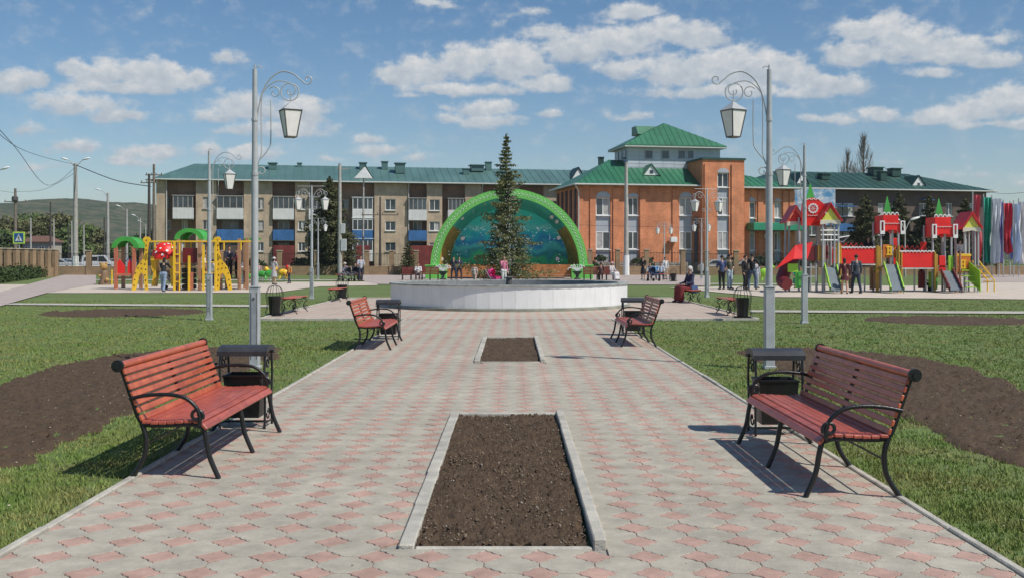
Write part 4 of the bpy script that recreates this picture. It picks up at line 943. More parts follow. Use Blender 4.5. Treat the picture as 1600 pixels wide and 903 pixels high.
# litter bins with a flat lid
M_bin = mat('black enamelled bin', (.010,.010,.011), .35, .3, 12, bump=.1, bscale=50)
def bin_flat(label, loc, rz, group):
    T = thing('litter_bin', label, 'litter bin', loc, rz, group)
    b = MB(); w, w2, d, d2 = .185, .15, .15, .12
    vs = [(-w2,-d2,.10),(w2,-d2,.10),(w2,d2,.10),(-w2,d2,.10),(-w,-d,.50),(w,-d,.50),(w,d,.50),(-w,d,.50),(-w+.012,-d+.012,.50),(w-.012,-d+.012,.50),(w-.012,d-.012,.50),(-w+.012,d-.012,.50),(-w2+.012,-d2+.012,.115),(w2-.012,-d2+.012,.115),(w2-.012,d2-.012,.115),(-w2+.012,d2-.012,.115)]
    b.add(vs, [(0,1,2,3),(0,1,5,4),(1,2,6,5),(2,3,7,6),(3,0,4,7),(4,5,9,8),(5,6,10,9),(6,7,11,10),(7,4,8,11),(8,9,13,12),(9,10,14,13),(10,11,15,14),(11,8,12,15),(12,13,14,15)]); b.build('bucket', M_bin, T)
    b = MB(); b.tube([(-w,-d,.505),(w,-d,.505),(w,d,.505),(-w,d,.505),(-w,-d,.505)], .012, 6); b.build('rim', M_bin, T)
    for s_ in (-1, 1):
        x = s_*.215; b = MB()
        b.tube(catmull([(x,-.15,0),(x,-.13,.25),(x,-.16,.5),(x,-.13,.74)]), .012, 6); b.tube(catmull([(x,.15,0),(x,.13,.25),(x,.16,.5),(x,.13,.74)]), .012, 6)
        b.tube(spiral((-.02,.63), .085, .02, .2, 2*pi+2, 18, 'yz', x), .009, 5); b.tube(spiral((.0,.14), .07, .02, pi, 3*pi, 16, 'yz', x), .008, 5)
        b.tube([(x,-.15,.05),(x,.15,.05)], .010, 6); b.build('side_frame', M_black, T, smooth=50)
        b = MB(); b.tube([(x,0,.42),(s_*.18,0,.42)], .01, 6); b.build('pivot', M_black, T)
    b = MB(); pts = [(-.17,.745),(-.12,.785),(0,.80),(.12,.785),(.17,.745),(.17,.70),(.12,.735),(0,.75),(-.12,.735),(-.17,.70)]; b.prism(pts, -.24, .24, 'x'); b.build('lid', mat('grey black bin lid', (.035,.037,.042), .45, .2, 12), T)
    b = MB(); b.box(-.215,.215,-.01,.01,.04,.06); b.build('crossbar', M_black, T)
    return T
GL = 'lidded litter bins at the far ends of the path benches'
B0 = bin_flat('black litter bin with flat lid behind the large left front bench', (-2.60,10.02,0), 0, GL)
dup(B0, (2.47,9.62,0), 0, 'black litter bin with flat lid behind the large right front bench', GL)
dup(B0, (-2.50,20.75,0), 0, 'black litter bin with flat lid at the far end of the second left bench', GL)
dup(B0, (2.56,21.7,0), 0, 'black litter bin with flat lid at the far end of the second right bench', GL)
def bin_dome(label, loc, rz, group):
    T = thing('litter_bin', label, 'litter bin', loc, rz, group)
    b = MB(); b.lathe([(.15,.06),(.19,.52),(.20,.55),(.18,.55),(.14,.10)], 14); b.build('bucket', M_bin, T, smooth=40)
    for k in range(4):
        a = k*pi/4; c, s_ = cos(a), sin(a); b = MB(); b.tube(catmull([(c*.28,s_*.28,0),(c*.22,s_*.22,.3),(c*.25,s_*.25,.6),(c*.16,s_*.16,.80),(0,0,.86),(-c*.16,-s_*.16,.80),(-c*.25,-s_*.25,.6),(-c*.22,-s_*.22,.3),(-c*.28,-s_*.28,0)], 4), .008, 5); b.build('hoop', M_black, T, smooth=50)
    b = MB(); b.lathe([(.24,.02),(.24,.05),(.20,.05),(.20,.02)], 14); b.build('base_ring', M_black, T)
    return T
GD = 'domed litter bins on the plaza edges'
D0 = bin_dome('black domed litter bin at the left plaza corner beside a backless bench', (-6.72,29.0,0), 0, GD)
dup(D0, (6.28,27.9,0), 0, 'black domed litter bin at the right plaza corner beside a backless bench', GD)
dup(D0, (-6.80,41.0,0), 0, 'black domed litter bin at the far left plaza end by the second backless bench', GD)
dup(D0, (G(1052,440).x,G(1052,440).y,0), 0, 'black domed litter bin near the group of people seated before the orange building', GD)
def bench_low(label, loc, rz, group):
    T = thing('backless_bench', label, 'bench', loc, rz, group)
    for k in range(6):
        b = MB(); x = -.19+k*.076; b.bbox(x-.031, x+.031, -.95, .95, .445+(.012 if k in (0,5) else 0), .47+(.012 if k in (0,5) else 0), .005); b.build('seat_slat', M_slat, T)
    for y in (-.75, .75):
        for s_ in (-1, 1):
            b = MB(); b.tube(catmull([(s_*.05,y,.43),(s_*.2,y,.36),(s_*.12,y,.2),(s_*.24,y,.0)]), .014, 6); b.tube(spiral((s_*.17,.13), .09, .02, 0, 2.6*pi, 18, y=y), .011, 5); b.build('leg', M_black, T, smooth=50)
        b = MB(); b.tube([(-.22,y,.435),(.22,y,.435)], .014, 6); b.tube(spiral((0,.30), .09, .02, 0, 2.4*pi, 16, y=y), .01, 5); b.build('scroll_bracket', M_black, T)
    b = MB(); b.tube(catmull([(0,-.75,.2),(0,-.4,.34),(0,0,.4),(0,.4,.34),(0,.75,.2)]), .01, 5); b.build('stretcher', M_black, T)
    return T
GW = 'backless wrought iron benches on the plaza edges'
W0 = bench_low('backless red slatted bench at the left plaza corner, left of the twin lantern lamp post', (-6.5,30.6,0), 0, GW)
dup(W0, (-6.62,38.9,0), 0, 'backless red slatted bench at the far left plaza edge, beyond the twin lantern lamp post', GW)
dup(W0, (6.28,29.6,0), 0, 'backless red slatted bench at the right plaza corner beside the domed bin', GW)
dup(W0, (6.55,37.6,0), 0, 'backless bench under the seated white haired woman', GW)
g = G(1030,438.5); dup(W0, (g.x, g.y, 0), pi/2, 'backless bench under the group seated before the orange building', GW)
g = G(544,440); dup(W0, (g.x, g.y+.5, 0), pi/2, 'backless bench behind the strollers at the left of the stage square', GW)
g = G(418,447); 
# benches by the stage, backs to the fountain
def bench_stage(label, px0, px1, Y, group):
    a, c = P(px0,402,Y), P(px1,402,Y); l = c.x-a.x; T = thing('stage_bench', label, 'bench', ((a.x+c.x)/2, Y, 0), 0, group)
    for k in range(5):
        b = MB(); b.bbox(-l/2, l/2, -.02+k*.02, .005+k*.02, .42+k*.105, .505+k*.105, .004); b.build('back_slat', M_slat2, T)
    for k in range(4):
        b = MB(); b.bbox(-l/2, l/2, .05-.5+k*.11+.0, .13-.5+k*.11, .42, .45, .004); b.build('seat_slat', M_slat2, T)
    for x in (-l/2+.06, 0, l/2-.06):
        b = MB(); b.box(x-.025, x+.025, .085, .13, 0, .95); b.box(x-.025, x+.025, -.46, -.42, 0, .418); b.box(x-.024, x+.024, -.419, .084, .37, .418); b.build('leg', M_black, T)
    return T
bench_stage('dark red bench left of the stage with a person in a white top on it', 628, 657, 74, 'dark red benches before the stage')
bench_stage('dark red bench next to the white urn planter at the left stage foot', 658.5, 686, 74, 'dark red benches before the stage')
bench_stage('dark red bench right of the stage beside the right urn planter', 911, 934, 74, 'dark red benches before the stage')
bench_stage('dark red bench at far right of the stage beside the woman in white', 935.5, 959, 74, 'dark red benches before the stage')

# ------------------------------------------------------------------ lamp posts
M_lamp = mat('grey painted steel', (.43,.445,.45), .45, .08, 5)
M_lscr = mat('frosted lantern pane', (.86,.83,.78), .5, .05, 5)
M_ldk = mat('dark lantern frame', (.09,.085,.08), .5, .1, 5)
def lantern(par, x, z, k=1.0):
    """z = top of the body"""
    b = MB(); tw, bw, h = .185*k, .10*k, .40*k; R4 = [(1,1),(-1,1),(-1,-1),(1,-1)]; rot = .5
    def c(w, q): a = rot; X, Y = q[0]*w*.72, q[1]*w*.72; return (x+X*cos(a)-Y*sin(a), X*sin(a)+Y*cos(a))
    T4 = [(*c(tw,q), z) for q in R4]; B4 = [(*c(bw,q), z-h) for q in R4]; n = MB(); n.add(T4+B4, [(0,1,5,4),(1,2,6,5),(2,3,7,6),(3,0,4,7),(4,5,6,7)])
    L_ = n.build('lantern', M_lscr, par)
    for i in range(4): b.tube([T4[i], B4[i]], .010*k, 5); b.tube([T4[i], T4[(i+1)%4]], .013*k, 5); b.tube([B4[i], B4[(i+1)%4]], .011*k, 5)
    b.build('lantern_frame', M_ldk, L_)
    b = MB(); e4 = [(*c(tw*1.10,q), z+.005) for q in R4]; m4 = [(*c(tw*.42,q), z+.085*k) for q in R4]; b.add(e4+m4+[(x,0,z+.14*k)], [(0,1,5,4),(1,2,6,5),(2,3,7,6),(3,0,4,7),(4,5,8),(5,6,8),(6,7,8),(7,4,8),(0,1,2,3)]); b.tube([(x,0,z+.12*k),(x,0,z+.30*k)], .009, 5)
    b.build('lantern_roof', M_lamp, L_)
def arm_scrolls(b, zt, s=1, r=.011):
    """ornate arm on +x (s=1) or -x; zt: pole top height; lantern hangs at .53"""
    X = lambda pts: [(s*p[0], p[1] if len(p) > 2 else 0, p[-1]) for p in pts]
    z = zt-4.53
    b.tube(X(catmull([(.03,0,3.72+z),(.09,0,4.05+z),(.20,0,4.30+z),(.38,0,4.44+z),(.56,0,4.42+z),(.68,0,4.33+z),(.76,0,4.26+z)],5)), r, 5)
    b.tube(X(spiral((.80,4.33+z), .075, .025, -pi*.6, pi*1.2, 14)), r*.9, 5)
    b.tube(X(catmull([(.10,0,3.35+z),(.10,0,4.00+z),(.16,0,4.18+z),(.32,0,4.30+z),(.48,0,4.29+z),(.58,0,4.24+z)],5)), r*.8, 5)
    b.tube(X(spiral((.30,4.13+z), .10, .03, pi*.8, -pi*1.3, 18)), r*.8, 5)
    b.tube(X(spiral((.53,4.14+z), .135, .13, pi*.75, pi*2.35, 18)), r*.95, 5); b.tube(X(spiral((.53,4.16+z), .12, .03, pi*.75, -pi*1.2, 16)), r*.8, 5)
    b.tube(X(catmull([(.24,0,4.02+z),(.24,0,3.42+z),(.20,0,3.27+z),(.06,0,3.10+z)],4)), r*.8, 5)
    b.tube(X(catmull([(.10,0,3.40+z),(.10,0,3.22+z),(.05,0,3.05+z)],4)), r*.8, 5)
    b.tube(X(spiral((.10,2.94+z), .08, .02, pi, -pi*1.2, 16)), r*.9, 5)
def lamp(label, loc, rz, group, twin=False):
    T = thing('lamp_post', label, 'lamp post', loc, rz, group); H = 4.53
    b = MB(); b.bbox(-.070,.070,-.070,.070,-.05,1.19,.008); p = b.build('base_box', M_lamp, T)
    b = MB(); b.box(-.036,.036,-.078,-.0705,.22,1.06); b.build('service_door', mat('grey service door', (.33,.35,.37), .5), p); b = MB(); b.box(-.047,-.0365,-.074,-.0705,.12,1.12); b.box(.0365,.047,-.074,-.0705,.12,1.12); b.build('door_seam', M_ldk, p)
    b = MB(); b.tube([(0,-.085,1.03),(0,-.072,1.03)], .018, 8); b.tube([(0,-.085,.30),(0,-.072,.30)], .014, 8); b.build('lock', M_ldk, p)
    b = MB(); b.bbox(-.078,.078,-.078,.078,1.192,1.215,.004); b.build('collar', M_lamp, T); b = MB(); b.bbox(-.09,.09,-.09,.09,-.03,.02,.006); b.build('foot_plate', M_lamp, T)
    b = MB(); b.tube([(0,0,1.216),(0,0,2.9)], .052, 12, cap=False); b.tube([(0,0,2.9),(0,0,H-.05)], [.046,.034], 12); b.tube([(0,0,H-.05),(0,0,H+.02)], [.012,.012], 6); b.build('pole', M_lamp, T, smooth=40)
    b = MB(); b.tube([(0,0,2.88),(0,0,2.93)], .058, 12); b.tube([(0,0,3.70),(0,0,3.74)], .05, 10); b.build('pole_ring', M_lamp, T)
    for s_ in ((1,-1) if twin else (1,)):
        b = MB()
        if not twin:
            arm_scrolls(b, H, s_); b.tube([(0,0,H-.02),(.06,0,H+.0),(.10,0,H-.03)], .008, 5)
        else:
            b.tube([(0,0,H-.03),(s_*.55,0,H-.03)], .011, 5); b.tube([(s_*p_[0],0,p_[2]) for p_ in catmull([(.03,0,3.75),(.10,0,4.15),(.30,0,4.38),(.50,0,4.30),(.53,0,4.15)],5)], .012, 5)
            b.tube([(s_*q[0],0,q[2]) for q in spiral((.30,4.2), .13, .03, pi*.5, -pi*1.6, 18)], .010, 5); b.tube([(s_*q[0],0,q[2]) for q in spiral((.53,4.22), .12, .03, -pi*.5, pi*1.4, 16)], .010, 5)
            b.tube([(s_*q[0],0,q[2]) for q in spiral((.14,3.6), .09, .02, pi, -pi*1.2, 14)], .010, 5)
        b.build('scroll_arm', M_lamp, T, smooth=50)
        lantern(T, s_*.54, 3.86 if not twin else 3.95)
    return T
GS = 'grey lamp posts with one hanging lantern'; GT = 'grey lamp posts with two hanging lanterns'
L0 = lamp('grey lamp post with one lantern behind the large left front bench', (-3.88,15.45,0), 0, GS)
dup(L0, (3.88,15.45,0), pi, 'grey lamp post with one lantern behind the large right front bench', GS)
g = G(327,498.5); dup(L0, (g.x,g.y,0), 0, 'grey lamp post with one lantern on the lawn before the giraffe play frame', GS)
g = G(1257,503.5); dup(L0, (g.x,g.y,0), pi, 'grey lamp post with one lantern on the lawn before the castle play structure', GS)
g = G(487,466); L1 = lamp('twin lantern lamp post on the lawn behind the left plaza corner benches', (g.x,g.y,0), 0, GT, True)
g = G(497,437); dup(L1, (g.x,g.y,0), 0, 'twin lantern lamp post farther back, just right of the nearer left twin lamp', GT)
g = G(1104.5,463.5); dup(L1, (g.x,g.y,0), .25, 'twin lantern lamp post on the lawn behind the seated white haired woman', GT)
g = P(1096,402,76); dup(L1, (g.x,g.y,0), 0, 'thin twin lantern lamp post just left of the nearer right twin lamp', GT)
g = P(1038,402,84); dup(L1, (g.x,g.y,0), 0, 'small distant twin lantern lamp post before the orange building wall', GT)

# ------------------------------------------------------------------ utility poles and street lights
def upole(label, px, top, Y, cat='utility pole', r=.14, kind='wood', name='utility_pole', group=None, lean=0):
    g = P(px,402,Y); h = CAMZ+(HOR-top)*Y/F; T = thing(name, label, cat, (g.x,g.y,0), group=group)
    m = {'wood': mat('weathered wooden pole', (.20,.165,.13), .9, .2, 4), 'conc': M_conc, 'steel': M_lamp, 'dark': mat('dark pole', (.07,.06,.055), .9)}[kind]
    b = MB(); b.tube([(0,0,-.1),(lean*h*.5,0,h*.5),(lean*h,0,h)], [r,r*.8,r*.6], 8); b.build('pole', m, T, smooth=50)
    return T, h
def slight(label, px, top, Y, heads=((1,1.2),), group='street lights along the far road', r=.13, whitebase=False):
    T, h = upole(label, px, top, Y, 'street light', r, 'conc', 'street_light', group)
    for dx, l in heads:
        b = MB(); b.tube([(0,0,h-.5),(dx*l*.6,0,h+.15),(dx*l,0,h+.45)], [.05,.04,.03], 5); b.build('arm', M_conc, T)
        b = MB(); b.ell((dx*(l+.35),0,h+.55), (.48,.16,.11), 8, 5, Matrix.Rotation(-dx*.3,3,'Y')); b.build('lamp_head', M_white, T, smooth=80)
    if whitebase: b = MB(); b.tube([(0,0,0),(0,0,h*.14)], [r*1.25,r*1.15], 8); b.build('painted_base', M_white, T)
    return T
slight('tall street light with two lamp heads beyond the left fence', 118, 256, 118, ((1,.9),(-1,.9)), whitebase=True, r=.32)
slight('street light with one head facing left, right of the double headed one', 168.5, 302, 150, ((-1,1.1),), r=.26)
slight('street light with one head in front of the hill, left of the play area', 198, 327, 175, ((-1,1.1),), r=.25)
slight('smaller distant street light left of the apartment block', 219, 341, 190, ((-1,.9),), r=.2)
slight('smallest distant street light beside the dark pole pair', 227.5, 350, 210, ((-1,.9),), r=.18)
slight('street light cut by the left edge of the photo with only its head visible', -12, 272, 100, ((1,.9),), r=.2)
slight('pale street light with a forked head between the spired castle towers', 1414, 352, 88, ((1,.5),(-1,.5)), r=.09, group=None)
def xarm(T, z, w, n=1, m=None):
    b = MB()
    for k in range(n): b.box(-w/2, w/2, -.06, .06, z-k*.5, z-k*.5+.1)
    for x in (-w/2+.1, w/2-.1, 0.25, -.25): b.tube([(x,0,z+.1),(x,0,z+.28)], .05, 6)
    b.build('crossarm', MATS['weathered wooden pole'], T)
T, h = upole('wooden transformer pole with crossarm above the pedestrian crossing sign', 24, 295, 120, r=.22); xarm(T, h-1.6, 2.6)
b = MB(); b.lathe([(.3,0),(.36,.1),(.36,.5),(.2,.6)], 10, (0,-.1,h-1.5)); b.build('insulator_stack', M_ldk, T)
T, h = upole('dark wooden pole with crossarm close to the left end of the apartment block', 233, 272, 108, r=.2, kind='dark'); xarm(T, h-1.0, 1.8)
T, h = upole('taller wooden pole with crossarm touching the left end of the apartment block', 240.5, 257, 109, r=.2); xarm(T, h-1.2, 1.8, 2)
T, h = upole('tall pale concrete pole with meter boxes in front of the apartment block', 531, 256, 93.5, r=.22, kind='conc'); b = MB(); b.bbox(.12,.62,-.25,.05,2.2,3.3,.02); b.bbox(.1,.5,-.2,.05,3.8,4.7,.02); b.build('meter_box', mat('grey meter box', (.5,.52,.52), .6), T)
b = MB(); b.box(-.3,.9,-.04,.04,h-.5,h-.42); b.build('crossarm', M_conc, T)
T, h = upole('grey pole with white angled floodlight in front of the apartment block roof', 567, 276, 100, r=.12, kind='conc', lean=.008)
b = MB(); b.add([(-.8,-.4,h-.2),(.9,-.4,h-.2),(.2,-.3,h+.9),(-.8,.3,h-.2),(.9,.3,h-.2),(.2,.2,h+.9)], [(0,1,2),(3,4,5),(0,1,4,3),(1,2,5,4),(2,0,3,5)]); b.build('floodlight', M_white, T)
T, h = upole('dark wooden pole with crossarm between the two apartment balconies stacks', 594, 308, 99, r=.13, kind='dark'); xarm(T, h-1.8, 3.6)
T, h = upole('pale concrete pole with white base in front of the orange building', 978.5, 254, 94, r=.24, kind='conc'); b = MB(); b.tube([(0,0,0),(0,0,1.8)], [.3,.27], 8); b.build('painted_base', M_white, T)
for k, (px, top, lab) in enumerate(((48,341,'thin pale post behind the crossing sign'),(79,316,'tall dark topped post in the far left grove'),(84,343,'thin pale post just right of the dark topped one'),(107,350,'thin brown post left of the double headed street light'),(112,345,'thin pale post touching the double headed street light'),(131,352,'thin pale post right of the double headed street light'),(163,340,'thin dark post left of the single headed street light'))):
    T, h = upole(lab, px, top, 135+k*3, r=.15, kind='conc' if k not in (1,3,6) else 'dark', group='thin posts beyond the left fence')
# cables
M_cable = mat('dark cable', (.03,.03,.032), .6)
def cable(label, pts, r=.02, cat='cable', grp='overhead cables'):
    b = MB(); b.tube(catmull(pts, 8), r, 4); o = b.build('overhead_cable', M_cable); return tag(o, label, cat, grp)
hA = P(118,258,118); hB = P(236,280,108)
cable('upper overhead cable sagging from the left photo edge to the double headed street light', [P(-60,150,60),P(30,232,85),hA], .022)
cable('lower overhead cable sagging from the left photo edge to the double headed street light', [P(-60,140,55),P(20,226,72),P(75,290,100),P(118,262,118)], .022)
cable('overhead cable from the double headed street light to the poles at the apartment block', [hA,P(180,282,113),P(236,292,108)], .045)
cable('thin overhead cable from the transformer pole to the double headed street light', [P(24,300,120),P(70,296,119),P(118,270,118)], .02)
cable('overhead cable leaving the transformer pole to the left photo edge', [P(-60,288,118),P(-10,297,119),P(24,302,120)], .02)
cable('overhead cable above the coloured banners at the right edge', [P(1543,300,140),P(1580,303,120),P(1680,290,100)], .025)
cable('overhead cable across the lower orange brick wall', [P(905,352,98),P(978,354,94),P(1094,356,97)], .018)

# pedestrian crossing sign
g = P(29.5,402,86); T = thing('crossing_sign', 'square blue pedestrian crossing sign with yellow green border above the left fence', 'road sign', (g.x,g.y,0)); zc = CAMZ+(HOR-372)*86/F
b = MB(); b.tube([(0,.06,0),(0,.06,zc+.4)], .04, 6); b.build('post', M_lamp, T)
b = MB(); b.bbox(-.5,.5,-.02,.02,zc-.5,zc+.5,.005); b.build('border', mat('yellow green reflective border', (.50,.72,.10), .5), T)
b = MB(); b.box(-.38,.38,-.03,-.0205,zc-.38,zc+.38); b.build('blue_plate', mat('sign blue', (.02,.10,.30), .5), T)
b = MB(); b.prism([(-.30,zc-.27),(.30,zc-.27),(0,zc+.30)], -.040, -.031); b.build('white_triangle', M_white, T)
b = MB(); y0, y1 = -.052, -.041; b.prism([(0.03+.045*cos(t*pi/4), zc+.14+.045*sin(t*pi/4)) for t in range(8)], y0, y1); b.prism([(-.02,zc-.05),(.06,zc-.05),(.05,zc+.08),(-.01,zc+.08)], y0, y1)
b.prism([(-.02,zc-.052),(.02,zc-.052),(-.08,zc-.24),(-.12,zc-.24)], y0, y1); b.prism([(.02,zc-.053),(.06,zc-.053),(.12,zc-.24),(.08,zc-.24)], y0, y1); b.prism([(-.012,zc+.07),(-.012,zc+.04),(-.10,zc-.03),(-.12,zc-.01)], y0-.002, y1-.002)
b.build('walking_figure', M_black, T)
# ------------------------------------------------------------------ parked cars beyond the fence
def car(label, px, Y, rz, colr, group='cars parked beyond the fence', van=False):
    g = P(px,402,Y); T = thing('parked_car', label, 'car', (g.x,g.y,0), rz, group); m = mat('car paint '+str(colr), colr, .3, .03, 2, coat=.5)
    H = 1.9 if van else 1.45
    pr = [(-2.1,.35),(-2.15,.75),(-1.95,.95),(-1.5,1.0),(-1.0,H-.03),(.7,H),(1.35,1.02),(2.0,.88),(2.12,.6),(2.1,.35)] if not van else [(-2.1,.35),(-2.15,1.0),(-2.0,H-.1),(-1.6,H),(.9,H),(1.5,1.15),(2.0,1.0),(2.15,.6),(2.1,.35)]
    b = MB(); b.prism(pr, -.80, .80); b.build('body', m, T)
    for s_ in (-1, 1):
        b = MB(); y = s_*.803; b.prism([(-1.35,1.02),(-.93,H-.14),(-.15,H-.12),(-.15,1.02)] if not van else [(-1.9,1.1),(-1.8,H-.25),(-.15,H-.2),(-.15,1.1)], y-.004, y+.004); b.prism([(-.06,1.02),(-.06,H-.12),(.62,H-.12),(1.15,1.03)], y-.004, y+.004); b.build('side_window', M_glass, T)
    b = MB(); b.add([(1.31,-.68,1.07),(1.31,.68,1.07),(.76,.62,H-.06),(.76,-.62,H-.06)] if not van else [(1.49,-.68,1.2),(1.49,.68,1.2),(.96,.62,H-.06),(.96,-.62,H-.06)], [(0,1,2,3)]); b.v = [(x+.02,y,z+.02) for x,y,z in b.v]; b.build('windscreen', M_glass, T)
    for x in (-1.3, 1.35):
        for s_ in (-1, 1):
            b = MB(); b.tube([(x,s_*.68,.32),(x,s_*.84,.32)], .32, 14); w = b.build('wheel', mat('tyre', (.02,.02,.02), .9), T)
            b = MB(); b.tube([(x,s_*.841,.32),(x,s_*.855,.32)], .19, 10); b.build('rim', M_lamp, w)
    for s_ in (-1, 1): b = MB(); b.cbox((2.1,s_*.6,.68), (.05,.15,.07)); b.build('headlight', M_lscr, T)
    return T
car('white car seen between the left fence end and the double headed street light', 90, 125, .1, (.7,.7,.7)); car('white car just left of the double headed street light base', 104, 128, .2, (.7,.7,.7))
car('white van beyond the low fence, left of the single headed street light', 153, 140, .5, (.68,.69,.7), van=True); car('silver car beyond the low fence, right of the single headed street light', 176, 150, .3, (.45,.46,.48))
car('pale car partly hidden behind the green arch play house', 190, 160, .1, (.5,.5,.52))
car('white car parked before the orange stair tower', 1127, 97.6, 0, (.7,.7,.7)); car('white car parked under the green canopy', 1172, 97.6, pi, (.7,.7,.7))
# ------------------------------------------------------------------ low house far left
g = P(52,402,150); T = thing('low_house', 'small low house with brown roof among the trees at far left', 'house', (g.x,g.y,0)); b = MB(); b.box(-1.6,2.4,0,4,0,3.9); b.build('wall', mat('pale house render', (.42,.37,.30), .9), T); b = MB(); hip_roof(b,-1.9,2.7,-.4,4.4,3.9,4.8,hipL=1,hipR=1); b.build('roof', mat('brown roof sheet', (.16,.085,.06), .7), T)
for x in (-1.2,.8): window(T, x, x+.9, 2.2, 3.2, -.03)
# ------------------------------------------------------------------ fountain
FCX, FCY, FR, FH = -.10, 35.1, 4.03, .80
T = thing('fountain', 'round white clad fountain basin in the middle of the plaza with thin water jets', 'fountain', (FCX,FCY,0))
M_fw = mat('white fountain cladding', (.755,.755,.745), .5, .03, 1.5); dirt(M_fw, 1.0, .92, 1.02, stretch=(2.5,2.5,.5)); M_curb2 = mat('stained basin footing', (.27,.27,.22), .9, .2, 2)
N = 64
pm = MB(); a = pi/N*.990; 
for (r0, r1, z0, z1) in ((FR-.03, FR, .10, FH-.045),):
    vs = [(r*cos(t)-0, r*sin(t), z) for z in (z0, z1) for t in (-a, a) for r in (r0, r1)]
    pm.add(vs, [(0,1,3,2),(4,6,7,5),(0,4,5,1),(2,3,7,6),(1,5,7,3),(0,2,6,4)])
pme = pm.mesh('cladding_panel', M_fw)
for i in range(N): link('cladding_panel', pme, T, (random.uniform(-.002,.002),random.uniform(-.002,.002),0), 2*pi*i/N)
b = MB(); b.lathe([(FR-.04,-.02),(FR-.04,FH-.05),(FR-.3,FH-.05),(FR-.3,.0)], 64, cap=False); b.build('basin_wall', mat('basin concrete', (.25,.25,.25), .9), T, smooth=40)
b = MB(); b.lathe([(FR+.05,FH-.045),(FR+.05,FH),(FR-.30,FH),(FR-.30,FH-.045),(FR+.05,FH-.045)], 64, cap=False); b.build('rim', mat('weathered rim slab', (.34,.36,.34), .75, .3, 2.5), T, smooth=30)
b = MB(); b.lathe([(FR+.10,-.03),(FR+.10,.085),(FR-.02,.10)], 64, cap=False); b.build('footing', M_curb2, T, smooth=30)
b = MB(); b.lathe([(FR-.3,.0),(0.01,.01)], 64, cap=False); b.build('basin_floor', mat('dark basin floor', (.03,.05,.04), .8), T)
M_water = mat('basin water', (.05,.08,.07), .05, .2, 3, bump=.5, bscale=6, spec=.8)
b = MB(); b.lathe([(FR-.301,FH-.20),(0.01,FH-.20)], 64, cap=False); b.build('water', M_water, T)
b = MB(); b.lathe([(.35,.01),(.30,.55),(.12,.62),(.10,.9),(.16,.95),(.05,1.0)], 14); b.build('nozzle_head', M_ldk, T)
# droplets of the jets
dr = MB(); random.seed(9)
M_drop = mat('water droplets', (.8,.82,.84), .2, .02, 5)
def drop(x, y, z, r): dr.add([(x-r,y-r*.5,z),(x+r,y-r*.5,z),(x,y+r,z),(x,y,z+r*1.6),(x,y,z-r*1.2)], [(0,1,3),(1,2,3),(2,0,3),(1,0,4),(2,1,4),(0,2,4)])
for i in range(110):
    z = random.uniform(.8, 4.0)**1.0; s_ = .035+.02*z; drop(random.gauss(0,s_), random.gauss(0,s_), z, random.uniform(.006,.014))
for j in range(10):
    a = 2*pi*j/10
    for i in range(24):
        t = random.random(); r = .3+t*2.0; z = .95+3.6*t*(1-t)*1.9+random.gauss(0,.05); drop(r*cos(a)+random.gauss(0,.05), r*sin(a)+random.gauss(0,.05), z, random.uniform(.006,.013))
for i in range(120): 
    a = random.uniform(0,2*pi); r = abs(random.gauss(0,1.0)); drop(r*cos(a), r*sin(a), random.uniform(.8,4.6)-r*.8+.3, random.uniform(.005,.012))
tag(dr.build('water_droplets', M_drop, T), kind='stuff')

# ------------------------------------------------------------------ arched stage
SY = 78.0; SX = -.22; T = thing('stage', 'green arched open air stage with blue green painted backdrop and wooden floor', 'stage', (SX,SY,0))
M_gr = mat('bright green paint', (.16,.54,.10), .5, .08, .8); M_wood = mat('orange stage planks', (.42,.165,.05), .7, .2, 2.5)
RO, RI, CZ = 6.0, 5.35, .85
def arcband(b, ro, ri, y0, y1, n=48, cz=CZ, z_s=1.0, a0=0, a1=pi):
    for i in range(n):
        t0, t1 = a0+(a1-a0)*i/n, a0+(a1-a0)*(i+1)/n; q = []
        for y in (y0, y1):
            for t in (t0, t1):
                for r in (ri, ro): q.append((r*cos(t), y, cz+r*sin(t)*z_s))
        b.add(q, [(0,1,3,2),(4,6,7,5),(1,5,7,3),(0,2,6,4)])
b = MB(); arcband(b, RO, RI, 0, .55, a0=.03, a1=pi-.03); b.build('arch', M_gr, T, smooth=30)
# white leaf ornaments on the arch
b = MB(); random.seed(3)
for i in range(58):
    t = .06+(pi-.12)*i/57; 
    for k, (dr_, dt, l, an) in enumerate(((.0,0,.17,.0),(.13,.018,.12,.9),(-.13,.018,.12,-.9),(.0,-.022,.07,1.5))):
        r = (RO+RI)/2+dr_; c = Vector((r*cos(t+dt), -.025, CZ+r*sin(t+dt))); al = t+pi/2+an; u_ = Vector((cos(al),0,sin(al))); w_ = Vector((-sin(al),0,cos(al)))
        b.add([c-u_*l*.5, c+w_*l*.22, c+u_*l*.5, c-w_*l*.22, c-u_*l*.5+Vector((0,.022,0)), c+w_*l*.22+Vector((0,.022,0)), c+u_*l*.5+Vector((0,.022,0)), c-w_*l*.22+Vector((0,.022,0))], [(0,1,2,3),(0,1,5,4),(1,2,6,5),(2,3,7,6),(3,0,4,7)])
b.build('leaf_ornament', M_white, T)
